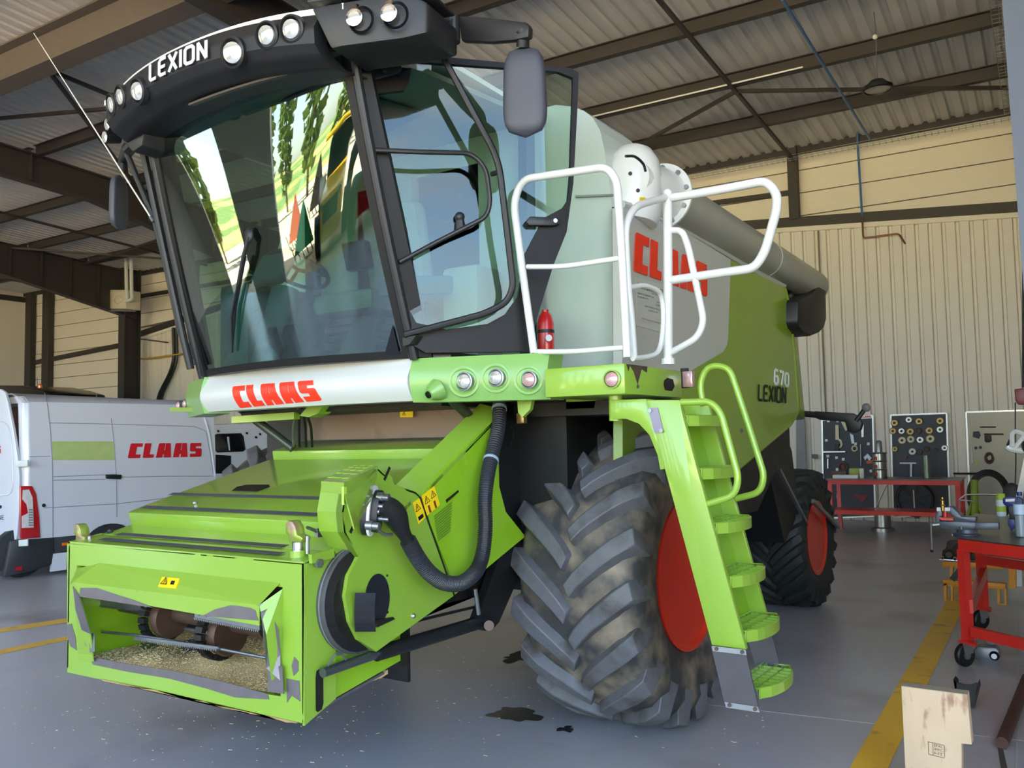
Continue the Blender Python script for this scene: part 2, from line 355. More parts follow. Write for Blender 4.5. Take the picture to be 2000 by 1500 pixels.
# ---- back wall: sandwich panels above a gabled sill, ribbed cladding below
wall = MB().prism([R(UL, VW_+.06, -.02), R(UR, VW_+.06, -.02), R(UR, VW_+.06, 8.0), R(UL, VW_+.06, 8.0)], RV*.12).build('wall_back', JNT, kind='structure')
sl = [inv(W(270, 662)), inv(W(378, 626))]; sr = [inv(W(1568, 444)), inv(W(1980, 417))]
ml = (sl[1][2]-sl[0][2])/(sl[1][0]-sl[0][0]); mr_ = (sr[1][2]-sr[0][2])/(sr[1][0]-sr[0][0])
upk = (sr[0][2]-mr_*sr[0][0]-sl[0][2]+ml*sl[0][0])/(ml-mr_); zpk = sl[0][2]+ml*(upk-sl[0][0])
def sill(u):
    if u < -27.6: return 0.
    return sl[0][2]+ml*(u-sl[0][0]) if u < upk else sr[0][2]+mr_*(u-sr[0][0])
ph = .5; zz = 0.
while zz < 7.9:
    segs = [(UL, -32.95), (-32.9, -27.9), (-27.6, -18.7), (-18.65, -9.4), (-9.35, -4.46), (-4.42, UR)]
    for (u0, u1) in segs:
        t0, t1 = zz+.012, min(zz+ph-.012, 7.95)
        s0, s1 = sill(u0+.01), sill(u1-.01)
        if max(s0, s1) > t1+.6 and min(s0, s1) > t1: continue
        pts = [(u0, max(t0, min(t1, s0-.2))), (u1, max(t0, min(t1, s1-.2))), (u1, t1), (u0, t1)]
        if pts[0][1] >= t1 and pts[1][1] >= t1: continue
        q = MB().prism([R(u, VW_+.06, z) for u, z in pts], -RV*.05)
        for k in range(1, 4):      # micro-ribs of the panel face
            zk = zz+ph*k/4
            if zk > max(s0, s1) and zk < 7.9: q.prism([R(u0, VW_+.012, zk-.006), R(u1, VW_+.012, zk-.006), R(u1, VW_+.012, zk+.006), R(u0, VW_+.012, zk+.006)], -RV*.006)
        q.build('sandwich_panel', PAN, wall)
    zz += ph
pitch = .245; u = -27.2; k = 0; sheet = MB(); n_in = 0
while u < UR:
    z0, z1 = sill(u)-.02, sill(u+pitch)-.02; d0, d1 = VW_+.0, VW_-.06
    prof = [(0, d0), (.05, d0), (.085, d1), (.2, d1), (.235, d0), (pitch, d0)]
    prof = [(0, d1), (.085, d1), (.105, d1+.055), (.15, d1+.055), (.17, d1), (pitch, d1)]
    for i in range(5):
        (x0, y0), (x1, y1) = prof[i], prof[i+1]; a, c = u+x0, u+x1
        sheet.prism([R(a, y0, 0), R(c, y1, 0), R(c, y1, sill(c)-.03), R(a, y0, sill(a)-.03)], RV*.004)
    n_in += 1; u += pitch
    if n_in == 4: sheet.build('cladding_sheet', CLD, wall); sheet = MB(); n_in = 0
# sill flashing and dark sill beam
for (p, q) in (((-27.2, sill(-27.2)), (upk, zpk)), ((upk, zpk), (UR, sill(UR)))):
    MB().bar(R(p[0], VW_-.1, p[1]+.1), R(q[0], VW_-.1, q[1]+.1), .12, .2).build('sill_beam', STL, wall)
    MB().bar(R(p[0], VW_-.07, p[1]-.05), R(q[0], VW_-.07, q[1]-.05), .06, .1).build('flashing', PAN, wall)
def post(u, z0, z1, w=.2, d=.2, v=VW_-.13, name='post', m=STL, parent=wall): return MB().obox(R(u, v, (z0+z1)/2), RU*w/2, RV*d/2, V((0, 0, (z1-z0)/2))).build(name, m, parent)
post(-4.44, sill(-4.44)+.15, 8.0, .2, .18); post(-24.0, sill(-24)+.1, 7.9, .16, .18)
post(-32.6, 0, 7.9, .45, .2); post(-33.8, 0, 7.9, .4, .2)
MB().bar(R(-34, VW_-.08, 5.15), R(-28, VW_-.08, 5.45), .1, .16).build('rail', STL, wall)
MB().bar(R(-9, VW_-.08, 7.15), R(-4.5, VW_-.08, 7.02), .08, .1).build('rail', STL, wall)
MB().bar(R(-27, VW_-.08, 7.1), R(-20, VW_-.08, 7.1), .08, .12).build('rail', STL, wall)
MB().bar(R(UL, VW_-.08, 7.95), R(UR, VW_-.08, 7.95), .14, .22).build('eaves_beam', STL, wall)
MB().tube([W(1590, 0)*0+R(-3.98, VW_-.1, 6.1), R(-3.98, VW_-.1, .2)], .02, 6).build('drain_pipe', mat('pipe_taupe', (140, 126, 110), .5), wall)
# big haunched portal frames
def portal(u, vcol, zc=7.9, colw=.34, cold=.62):
    MB().ibeam(R(u, vcol, 0), R(u, vcol, zc), cold, colw, .03, .02, RV).build('column', STL, ceil)
    top = lambda v: zroof(v)-.2
    for (v0, v1, h0, h1) in ((VF, vcol-6.5, .62, .62), (vcol-6.5, vcol+.25, .62, 1.6)):
        b = MB(); pts = [R(u, v0, top(v0)), R(u, v1, top(v1)), R(u, v1, top(v1)-h1), R(u, v0, top(v0)-h0)]
        b.prism([p-RU*.01 for p in pts], RU*.02)
        for (s0, s1) in ((pts[0], pts[1]), (pts[3], pts[2])): b.bar(s0, s1, colw*.8, .03)
        for i in range(7):
            v = v0+(v1-v0)*(i+.5)/7; h = h0+(h1-h0)*(i+.5)/7; b.obox(R(u, v, top(v)-h/2), RU*colw*.38, RV*.006, V((0, 0, h/2-.02)))
        b.build('rafter', STL, ceil)
# roof deck: trapezoidal ribs that run down the slope
b = MB(); n = int((UR+.6-UL)/.25); vs_ = []; prof = [(0, 0), (.13, 0), (.165, .045), (.215, .045)]
for i in range(n+1):
    for (x, h) in prof: vs_ += [R(UL-.2+i*.25+x, VW_+.2, zroof(VW_+.2)+h), R(UL-.2+i*.25+x, VF-.5, zroof(VF-.5)+h)]
b.add(vs_, [(2*i, 2*i+1, 2*i+3, 2*i+2) for i in range(len(vs_)//2-1)])
ceil = b.build('ceiling', DECK, kind='structure')
MB().prism([R(UL-.3, VW_+.3, zroof(VW_)+.12), R(UR+.5, VW_+.3, zroof(VW_)+.12), R(UR+.5, VF-.6, zroof(VF)+.12), R(UL-.3, VF-.6, zroof(VF)+.12)], (0, 0, .1)).build('roof_insulation', PAN, ceil)
for v in (16.85, 14.85, 12.75, 10.45, 5.9, 3.7, 1.5, -.7, -2.9, -5.1, -7.3):
    for (u0, u1) in ((UL, -26.7), (-26.6, -18.7), (-18.5, -9.5), (-9.3, -.3), (-.1, UR)):
        MB().ibeam(R(u0, v, zroof(v)-.13), R(u1, v, zroof(v)-.13), .24, .13, .014, .01).build('purlin', STL, ceil)
MB().ibeam(R(UL, 7.75, zroof(8)-.32), R(UR, 7.75, zroof(8)-.32), .62, .36, .03, .02).build('ridge_beam', mat('ridge_steel', (104, 96, 90), .6, .1), ceil)
for u in (-26.6, -18.6, -9.4): portal(u, 18.35)
portal(.3, 18.6)
def rod(p, q, w=.06, h=.06, name='brace', m=STL): return MB().bar(p, q, w, h).build(name, m, ceil)
zr = lambda u, v, d=.28: R(u, v, zroof(v)-d)
rod(zr(-4.5, 8.4), zr(-4.4, 18.9)); rod(zr(-4.45, 15.0), zr(-7.4, 16.7)); rod(zr(-4.4, 15.0), zr(-.1, 17.4)); rod(zr(-14.2, 8.2), zr(-14.2, 18.6)); rod(zr(-18.4, 12.9), zr(-14.2, 8.2))
rod(zr(-17.5, 8.7), zr(-14.2, 9.9)); rod(zr(-23.2, 8.2), zr(-23.2, 18.8)); rod(zr(-27.8, 13), zr(-23.2, 18)); rod(zr(-27.8, 16.8), zr(-18.8, 15.6)); rod(zr(-31, 12), zr(-31, 18.8)); rod(zr(-34, 14), zr(-28.2, 18.4))
MB().tube([zr(-9.2, 14.68, .27), zr(-3.2, 14.68, .27)], .016, 6).build('conduit', WH, ceil)
# left wall, side walls of the front, all with openings towards the yard
wl = MB().prism([R(UL, VF, 0), R(UL, VW_, 0), R(UL, VW_, zroof(VW_)), R(UL, VF, zroof(VF))], -RU*.12).build('wall_left', PAN, kind='structure')
MB().bar(R(UL+.06, 8, 7.7), R(UL+.06, 19, 7.7), .1, .2).build('rail', STL, wl)
wr = MB().prism([R(UR, 1, 0), R(UR, VW_, 0), R(UR, VW_, zroof(VW_)), R(UR, 1, zroof(1))], RU*.12).build('wall_right', PAN, kind='structure')
b = MB()
for (u0, u1, z0, z1) in ((UL, UR, 7.6, 9.4), (UL, -28.6, 0, 7.6), (-21.5, -15.6, 0, 7.6), (2.6, UR, 0, 7.6)):
    b.prism([R(u0, VF, z0), R(u1, VF, z0), R(u1, VF, z1), R(u0, VF, z1)], -RV*.15)
b.build('wall_front', PAN, kind='structure')
# grey post of the near doorway on the right of the photograph
pa, pb = PX(1958, 0, .0), None
dpl = RV.dot(R(0, 5.3)); e0, e1 = onp(1957, 0, RV, dpl), onp(1999, 560, RV, dpl)
lean = (e1-e0)
b = MB(); c0 = onp(1957, 0, RV, dpl)-lean*.15; c1 = c0+lean*2.6
b.prism([c0, c1, c1+RU*.32, c0+RU*.32], RV*.3); b.build('trim_1', POST, kind='structure')

# ---- services on the roof and the wall (things)
t = thing('cable_tray', 'wire mesh cable tray along the top of the rear wall', 'cable tray', R(-9, 18.7, 7.6))
b = MB()
for dz in (0, .07): 
    for dv in (0, .14): b.tube([R(-9, 18.62+dv, 7.62+dz), R(.0, 18.62+dv, 7.66+dz)], .006, 4)
u = -9.
while u < 0: b.tube([R(u, 18.62, 7.69), R(u, 18.62, 7.62), R(u, 18.76, 7.62), R(u, 18.76, 7.69)], .004, 4); u += .12
b.build('mesh', ZN, t)
t = thing('cable_tray', 'wire mesh cable tray running up to the roof beside the grey door post', 'cable tray', R(-.35, 14, 7.8))
b = MB(); v = 9.5
for du in (0, .1, .2): b.tube([R(-.42+du, 9.5, 7.98), R(-.42+du, 18.5, 7.7)], .006, 4)
while v < 18.5: b.tube([R(-.42, v, 7.98-(v-9.5)*.031), R(-.22, v, 7.98-(v-9.5)*.031)], .005, 4); v += .14
b.build('mesh', ZN, t)
pp = [W(1262, 320, 18.7), W(1500, 264, 18.7), W(1672, 231, 18.7), W(1700, 227, 18.7)]
t = thing('air_pipe', 'blue compressed air pipe under the roof edge with a drop to the cladding', 'pipe', pp[0])
MB().tube(pp, .035, 8).build('pipe', BLU, t)
MB().tube([W(1672, 231, 18.85), W(1684, 423, 18.95)], .022, 8).build('drop_pipe', BLU, t)
cp = [W(1684, 423, 18.95), W(1686, 465, 18.95), W(1755, 456, 18.95), W(1768, 476, 18.9)]
MB().tube(rnd(cp, .05, 3), .018, 8).build('copper_end', mat('copper', (130, 84, 62), .4, .7), t)
b = MB().tube([R(-2.9, 12.2, 7.9), R(-2.75, 18.3, 7.62)], .024, 8); b.org = R(-2.9, 12, 7.95); tag(b.build('air_pipe', BLU), 'thin blue air pipe crossing under the roof deck past the high bay lamp', 'pipe')
lp = onp(1714, 172, RV, RV.dot(R(0, 13.6)))
t = thing('high_bay_lamp', 'round black high bay lamp hung from the roof above the benches', 'ceiling lamp', lp)
MB().lathe([(.0, .12), (.1, .11), (.16, .05), (.21, .02), (.215, -.03), (.19, -.04), (.185, -.01), (0, -.005)], lp, (0, 0, 1), 28).build('housing', BK, t, smooth=True)
MB().lathe([(0, -.012), (.18, -.012), (.18, -.02), (0, -.02)], lp, (0, 0, 1), 24).build('diffuser', mat('lamp_diffuser', (190, 180, 165), .4), t)
MB().tube([lp+V((0, 0, .1)), lp+V((0, 0, .4)), lp+V((.02, 0, .75)), V((lp.x, lp.y, zroof(13.6)-.2))], .008, 6).build('chain', ZN, t)
MB().sph(lp+V((0, 0, .78)), .04, 12, 6).build('junction_box', WH, t, smooth=True)
lp = onp(134, 528, RV, RV.dot(R(0, 16.5)))
t = thing('high_bay_lamp', 'round high bay lamp hung by the haunched roof beam on the left', 'ceiling lamp', lp)
MB().lathe([(.0, .2), (.1, .18), (.3, .05), (.34, 0), (.33, -.04), (0, -.03)], lp, (0, 0, 1), 24).build('housing', WH, t, smooth=True)
MB().tube([lp+V((0, 0, .18)), lp+V((0, 0, .9))], .012, 6).build('chain', ZN, t)
# unit heater on the left column
vh = 17.6; n_ = RV; hp = lambda u, v: W(u, v, vh)
c = [hp(213, 566), hp(246, 566), hp(246, 603), hp(213, 603)]
t = thing('unit_heater', 'cream gas unit heater mounted high on the dark left column', 'heater', (hp(225, 600)))
MB().prism(c, RV*.55).build('casing', mat('heater_cream', (205, 196, 178), .5), t, bev=.02)
g = [hp(190, 569), hp(212, 567), hp(212, 603), hp(190, 599)]
MB().prism([g[0], g[1], g[2], g[3]], RV*.3).build('grille_frame', mat('heater_cream', (205, 196, 178)), t)
for k in range(6):
    q = _quad(g[3], g[2], g[1], g[0]); MB().prism([q(.1, .06+k*.155), q(.9, .06+k*.155), q(.9, .14+k*.155), q(.1, .14+k*.155)], -RV*.04).build('louvre', mat('louvre_brown', (70, 50, 45), .5), t)
MB().sph(hp(231, 585), .2, 16, 8, (1.2, .3, .7)).build('fan_cover', mat('heater_cream', (205, 196, 178)), t, smooth=True)
for x in (246, 256): MB().tube(rnd([hp(x, 494), hp(x+1, 560+(x-246)), hp(x+3, 585), hp(246, 588)], .15, 4), .06, 10).build('flue_pipe', WH, t, smooth=True)
MB().tube([hp(246, 492), hp(250, 492)], .1, 10).build('flue_cap', WH, t)
MB().bar(hp(215, 606), hp(262, 607), .1, .06).build('bracket', ZN, t)
t = thing('gas_pipe', 'yellow gas pipe along the ribbed wall behind the cab pillars', 'pipe', W(270, 700, 18.9))
MB().tube([W(270, 701, 18.9), W(300, 699, 18.9), W(383, 687, 18.9)], .03, 8).build('pipe', mat('gas_yellow', (190, 150, 50), .5), t)
t = thing('cable_bundle', 'black cable bundle bending down the ribbed wall left of the cab', 'cable', W(345, 780, 18.9))
for dx in (0, 6): MB().tube(rnd([W(338+dx, 640, 18.92), W(340+dx, 700, 18.92), W(332+dx, 728, 18.92), W(305+dx, 780, 18.92), W(303+dx, 850, 18.92)], .5, 5), .05, 6).build('cable', BK, t)
tag(MB().tube([W(274, 662, 18.95), W(328, 669, 18.95)], .02, 6).build('wall_rod', STL), 'thin dark rod on the ribbed wall beside the left column', 'rod')

# ================================================================== THE YARD OUTSIDE (seen mirrored in the windscreen)
MB().add([R(-60, VF-.1, -.02), R(60, VF-.1, -.02), R(60, -90, -.02), R(-110, -90, -.02), R(-110, VF-.1, -.02)], [(0, 1, 2, 3, 4)]).build('yard_ground', SAND, kind='structure')
def hill(i, j):
    a = radians(-100+i*150); r = 60+j*170; return V((sin(a)*r, -cos(a)*r-9, 10*j**1.3*(1+.3*sin(i*9))-.6))
MB().slab(hill, 30, 8, (0, 0, -1)).build('field_hill', GRS, kind='structure')
def at_az(az, d, z=0): a = radians(az); return V((-3.8+sin(a)*d, 3.2-cos(a)*d, z))
def tree(az, d, h, w, lab):
    p = at_az(az, d); t = thing('poplar_tree', lab, 'tree', p, 'poplar trees beyond the yard')
    MB().cyl(p, p+V((0, 0, h*.7)), .3, 8, .08).build('trunk', BARK, t)
    b = MB()
    for k in range(260):
        z = random.uniform(.12, 1); rr = w*sin(pi*min(1, z*.9+.08))**.7*random.uniform(.5, 1); a = random.uniform(0, 6.28)
        c = p+V((cos(a)*rr, sin(a)*rr, z*h)); s_ = random.uniform(.4, .9); n1 = V((random.gauss(0, 1), random.gauss(0, 1), random.gauss(0, 1))).normalized()*s_; n2 = n1.orthogonal().normalized()*s_
        b.prism([c-n1, c+n2, c+n1, c-n2], n1.cross(n2).normalized()*.05)
    o = b.build('foliage', LEAF, t, kind='stuff')
for k_, a_ in enumerate(((-72, 60, 18, 2.6), (-64, 46, 19, 2.4), (-60, 52, 17, 1.6), (-43, 60, 21, 1.9), (-39, 66, 18, 1.6), (-34, 60, 20, 1.9), (-29, 70, 22, 1.6), (-24, 75, 18, 2.2))):
    tree(*a_, 'tall poplar mirrored in the windscreen, %s from the left in the row of trees' % ('first', 'second', 'third', 'fourth', 'fifth', 'sixth', 'seventh', 'eighth')[k_])
def machine(name, lab, cat, az, d, m, h, w, rot, grp=None):
    p = at_az(az, d); t = thing(name, lab, cat, p); a = radians(rot); x = V((cos(a), sin(a), 0)); y = V((-sin(a), cos(a), 0)); z = V((0, 0, 1))
    P = lambda i, j, k: p+x*i*w+y*j*w*1.8+z*k*h
    MB().prism([P(-.36, -.95, .15), P(-.36, .5, .15), P(-.36, .5, .42), P(-.36, .2, .6), P(-.36, -.85, .52)], x*w*.72).build('engine_hood', m, t, bev=.08)
    MB().prism([P(-.33, .1, .35), P(-.33, .8, .35), P(-.33, .75, .96), P(-.33, .2, .96)], x*w*.66).build('cab', BKG, t, bev=.1)
    MB().obox(P(0, .52, 1), x*w*.5, y*w*.75, z*.09).build('cab_roof', m, t, bev=.05)
    for (i, j, r_) in ((-.52, -.6, .2), (.52, -.6, .2), (-.56, .6, .32), (.56, .6, .32)):
        c = P(i, j, r_*1.0); MB().lathe([(r_*h*.5, -.2), (r_*h, -.2), (r_*h, .2), (r_*h*.5, .2)], c, x, 20, True).build('wheel', RUD, t); MB().cyl(c-x*.15, c+x*.15, r_*h*.5, 14).build('rim', m, t)
    MB().obox(P(0, -1.0, .4), x*w*.25, y*.1, z*h*.08).build('grille', BK, t)
    for i in (-.3, .3): MB().cyl(P(i, -.97, .48), P(i, -1.01, .48), .1, 10).build('headlamp', CH, t)
YMAC = mat('yellow_machine', (245, 190, 20), .3, coat=.3); RMAC = mat('red_machine', (190, 24, 30), .3, coat=.3); GMAC = mat('green_machine', (20, 130, 70), .35); OMAC = mat('orange_machine', (240, 80, 24), .4)
machine('tractor', 'yellow tractor standing in the sunny yard, mirrored in the windscreen', 'tractor', -27, 19, YMAC, 3.3, 2.0, 155)
machine('tractor', 'red tractor standing in the sunny yard, mirrored in the windscreen', 'tractor', -16.5, 17, RMAC, 3.8, 2.3, 165)
def harrow(lab, az, d, m, h):
    p = at_az(az, d); t = thing('field_implement', lab, 'implement', p); a = radians(az); x = V((cos(a), sin(a), 0))
    MB().prism([p-x*1+V((0, 0, .4)), p+x*1+V((0, 0, .4)), p+x*.2+V((0, 0, h))], V((-x.y, x.x, 0))*.8).build('body', m, t)
    for k in range(5): MB().bar(p+x*(-.9+k*.45)+V((0, 0, 0)), p+x*(-.9+k*.45)+V((-.3, .3, .8)), .08, .08).build('tine', BK, t)
harrow('orange field implement parked in the yard, mirrored in the windscreen', -37, 26, OMAC, 2.4); harrow('green field implement parked in the yard, mirrored in the windscreen', -35, 20, GMAC, 2.1); harrow('black folding implement parked in the yard, mirrored in the windscreen', -31.5, 33, BK, 3.0)

# ================================================================== THE COMBINE HARVESTER
XC = -3.88; CY = 5.12
H = thing('combine_harvester', 'green and white combine harvester with header removed, parked nose-out in the hall', 'combine harvester', (XC, CY, 0))
def M(xr, y, z): return V((XC+xr, y, z))
def smooth_pts(l): return [V(p) for p in l]
# ---- wheels
def wheel(cx, cy, Rr, w, nl, rr, side, rubber, lugm, name='front_wheel', lugh=.055, lab=None):
    c = V((cx, cy, Rr-.012))
    prof = [(rr, -.9), (rr+.03, -.96), (Rr-.36*Rr, -1.03), (Rr-.2*Rr, -1.05), (Rr-.14*Rr, -1.0), (Rr-.085*Rr, -.85), (Rr-.065*Rr, -.5), (Rr-.06*Rr, 0)]
    prof = prof+[(r_, -h) for r_, h in reversed(prof[:-1])]
    prof = [(r_, h*w/2) for r_, h in prof]
    ty = MB().lathe(prof+[(rr-.01, .7*w/2), (rr-.01, -.7*w/2)], c, (1, 0, 0), 72, True)
    root = MB()  # rim
    o_ = side*w/2
    root.lathe([(rr+.015, .93*o_), (rr+.02, .98*o_), (rr-.01, .98*o_), (rr-.035, .9*o_), (rr-.05, .6*o_), (rr-.055, .3*o_), (rr-.09, .2*o_), (rr*.72, .0*o_), (rr*.66, -.1*o_), (rr*.3, -.1*o_), (.0, -.08*o_), (0, -.12*o_), (rr*.6, -.14*o_), (rr-.03, -.1*o_), (rr-.03, -.9*o_), (rr+.015, -.92*o_)], c, (1, 0, 0), 48)
    rim = root.build(name, RIM, H, smooth=True, label=lab)
    for k in range(10): 
        a = 2*pi*k/10; MB().cyl(c+V((-.11*o_, cos(a)*rr*.42, sin(a)*rr*.42)), c+V((-.02*o_, cos(a)*rr*.42, sin(a)*rr*.42)), .014, 6).build('wheel_nut', ZN, rim)
    MB().lathe([(rr*.26, -.1*o_), (rr*.26, .12*o_), (rr*.2, .2*o_), (0, .2*o_)], c, (1, 0, 0), 20).build('hub', mat('hub_grey', (90, 40, 34), .5), rim, smooth=True)
    ty.build('tyre', rubber, rim, smooth=True, angle=50)
    L = MB()
    def Rt(s): s = abs(s); return Rr-(.012*Rr*s*s*1.2 if s < .8 else .012*Rr*.77+(s-.8)*.16*Rr)
    def Rb(s): s = abs(s); return Rr-lugh-.05*Rr*s*s-(.0 if s < .85 else (s-.85)*.75*Rr)
    for sd_ in (-1, 1):
        for k in range(nl):
            a0 = 2*pi*(k+(.5 if sd_ > 0 else 0))/nl; ring = []; N = 7
            for i in range(N+1):
                t = i/N; s = sd_*(.02+t*1.03); ang = a0-.36*(.25*t+.75*t**.8)*(.93/Rr)**.5; hw = .034+.018*t
                hw *= Rr/.93*1.05; da = hw/Rr*1.05
                f = lambda r_, aa, ds: c+V(((s+ds)*w/2, cos(aa)*r_, sin(aa)*r_))
                sh = sd_*.05
                ring.append([f(Rb(s), ang-da*1.45, sh*-1.2), f(Rt(s), ang-da*.9, sh*-.8), f(Rt(s), ang+da*.9, sh*.8), f(Rb(s), ang+da*1.45, sh*1.2)])
            vs_ = [p for q in ring for p in q]; fs = []
            for i in range(N): fs += [(4*i+j, 4*i+j+1, 4*i+5+j, 4*i+4+j) for j in range(3)]
            fs += [(0, 1, 2, 3), (4*N+3, 4*N+2, 4*N+1, 4*N)]
            L.add(vs_, fs)
    L.build('tread_lugs', lugm, rim, bev=.006*Rr, seg=1)
    return rim
wheel(-2.50, CY, .93, .74, 19, .45, 1, RUB, RUL, lab='big front wheel on the machine\'s left with red rim and chevron tread')
wheel(-5.44, CY, .93, .74, 19, .45, -1, RUB, RUL, lab='far front wheel half hidden behind the feeder house')
wheel(-2.76, 9.28, .71, .60, 21, .36, 1, RUD, RUD, 'rear_wheel', .035, lab='smaller dark rear wheel with red rim, ladder side')
wheel(-5.0, 9.28, .71, .60, 21, .36, -1, RUD, RUD, 'rear_wheel', .035)
# ---- body: hull side panels in the plane of the machine's flank
HX = -2.30
hp_ = lambda pts, c=HX: [PX(u, v, c) for u, v in pts]
gl = [(1213, 404), (1247, 411), (1300, 436), (1360, 466), (1427, 507), (1425, 580), (1422, 660), (1420, 674), (1413, 687), (1380, 706), (1343, 728), (1300, 745), (1216, 790)]
MB().prism(hp_(gl), (-.06, 0, 0)).build('side_panel', HG, H, label='light grey front part of the flank panel')
gr = [(1427, 507), (1480, 536), (1530, 560), (1538, 588), (1549, 680), (1558, 800), (1556, 818), (1543, 828), (1492, 872), (1426, 926), (1360, 980), (1290, 1030), (1216, 1010), (1216, 790), (1300, 745), (1343, 728), (1380, 706), (1413, 687), (1420, 674), (1422, 660), (1425, 580)]
MB().prism(hp_(gr), (-.06, 0, 0)).build('side_panel', GH, H, label='bright green rear part of the flank panel')
# crease rail along top and along rear of the flank
MB().tube(hp_([(1213, 400), (1247, 409), (1360, 463), (1480, 534), (1530, 558)], HX-.02), .03, 8).build('panel_edge', HG, H)
MB().tube(rnd(hp_([(1530, 560), (1538, 588), (1549, 680), (1558, 802), (1543, 828), (1426, 926)], HX-.02), .06, 4), .022, 8).build('panel_edge', GH, H)
MB().box(-5.3, HX-.07, 5.2, 8.1, 1.55, 3.0).build('hull_core', BKD, H)
# rear hood, behind the flank
MB().prism([(HX-.05, 8.1, 2.0), (HX-.05, 7.9, 3.0), (HX-.4, 7.85, 3.25), (-5.0, 7.85, 3.25), (-5.4, 7.9, 3.0), (-5.45, 8.1, 2.0)], (0, .5, -.1)).build('rear_hood', GH, H, bev=.03)
MB().prism([(HX-.07, 5.3, 3.0), (HX-.07, 7.9, 3.0), (HX-.5, 7.8, 3.3), (HX-.5, 5.3, 3.3)], (-2.4, 0, 0)).build('engine_deck', HG, H)
MB().prism([(-2.5, 8.25, .75), (-2.5, 7.6, 1.9), (-2.5, 8.15, 2.05), (-2.5, 8.6, 1.6), (-2.5, 8.75, 1.0)], (-2.6, 0, 0)).build('chopper_housing', BKD, H)
MB().bar((-2.45, 8.0, 1.45), (-2.45, 8.8, .9), .03, .03).build('stay', ZN, H)
MB().bar((-2.4, 8.9, 1.1), (-2.4, 9.9, .75), .03, .04).build('stay', ZN, H)
MB().prism([(HX-.03, 5.2, 1.9), (HX-.03, 7.5, 1.95), (HX-.03, 7.6, 1.5), (HX-.03, 7.0, 1.15), (HX-.03, 5.4, 1.15)], (-.05, 0, 0)).build('lower_panel', BKD, H)
MB().box(-4.9, -2.9, 4.95, 9.2, .75, 1.5).build('chassis', BKD, H)
MB().cyl((-5.0, CY, .93), (-2.6, CY, .93), .16, 16).build('axle', BKD, H)
MB().cyl((-4.9, 9.28, .7), (-2.8, 9.28, .7), .1, 12).build('axle', BKD, H)
for (u, v) in ((1447, 841),): MB().cyl(PX(u, v, HX-.01), PX(u, v, HX+.004), .018, 12).build('plug', BKD, H)
# flank lettering
q = [PX(u, v, HX+.004) for u, v in ((1237, 529), (1381, 580), (1381, 518), (1241, 453))]
block_word('CLAAS', _quad(*q), (.004, 0, 0)).build('lettering', RED, H, label='red maker\'s name on the grey flank')
q = [PX(u, v, HX+.004) for u, v in ((1480, 784), (1535, 789), (1536, 756), (1481, 749))]
stroke_word('LEXION', _quad(*q), (.004, 0, 0), 1, .17).build('lettering', BLKI, H)
q = [PX(u, v, HX+.004) for u, v in ((1511, 752), (1541, 757), (1541, 728), (1512, 718))]
stroke_word('670', _quad(*q), (.004, 0, 0), 1, .2).build('lettering', WHI, H)
st_ = hp_([(1241, 542), (1301, 558), (1302, 652), (1243, 636)], HX+.002)
MB().prism(st_, (.0015, 0, 0)).build('dealer_sticker', mat('sticker_grey', (184, 186, 176), .3), H)
sq = _quad(st_[3], st_[2], st_[1], st_[0])
def stk(s, x0, x1, y0, y1): text(s, (lambda a, b: sq(x0+(x1-x0)*a, y0+(y1-y0)*b)), (.003, 0, 0), BLKI, H)
stk('C.R.A. BOURGOGNE', .02, .97, .79, .9); stk('une concession CLAAS', .5, .97, .74, .77); stk('VAROIS & CHAIGNOT (21)', .03, .56, .66, .70); stk('03 80 68 07 90', .04, .38, .60, .63)
stk('LAIGNES (21)', .66, .97, .58, .62); stk('03 80 81 99 09', .63, .97, .52, .56); stk('SAINT-PANTALEON (71)', .26, .78, .43, .47); stk('03 85 52 01 90', .37, .68, .37, .40); stk('www.tracpromer.com/bourgogne', .16, .92, .16, .2)
# ---- grain tank front and cheek
TF = 4.72
f2 = [PY(u, v, TF) for u, v in ((1085, 205), (1118, 208), (1140, 216), (1158, 230), (1172, 255), (1182, 300), (1190, 360), (1196, 408))]
top = [M(-1.25, TF, f2[0].z)]+[V((p.x, TF, p.z)) for p in f2]
xr_ = f2[-1].x
pts = [V((-5.45, TF, 2.0)), V((-5.45, TF, 3.3)), V((-5.2, TF, 3.75))]+top+[V((xr_, TF, 3.06))]
MB().prism(pts+[V((xr_, TF, 2.0))], (0, .55, 0)).build('grain_tank', WP, H, label='pale grey-green front of the grain tank')
# the tank's flank behind
b = MB(); pts = [PY(u, v, TF+.55) for u, v in ((1130, 252), (1160, 245), (1185, 262), (1218, 290))]
sid = [V((xr_, TF+.02, 3.06)), V((xr_-.02, TF+.02, 3.35)), V((xr_-.15, TF+.02, 3.65)), V((xr_-.38, TF+.02, 3.80))]
far = [V((HX-.02, 5.35, 3.10)), V((HX-.06, 5.4, 3.36)), V((HX-.2, 5.45, 3.62)), V((HX-.45, 5.5, 3.78))]
b.add([p-V((.03, 0, 0)) for p in sid]+far+[p-V((.3, 0, .2)) for p in sid]+[p-V((.3, 0, .2)) for p in far], [(i, i+1, i+5, i+4) for i in range(3)]+[(8+i, 9+i, 13+i, 12+i) for i in range(3)]+[(3, 11, 15, 7), (0, 8, 12, 4), (0, 1, 9, 8), (1, 2, 10, 9), (2, 3, 11, 10), (4, 5, 13, 12), (5, 6, 14, 13), (6, 7, 15, 14)])
b.build('tank_flank', HG, H)
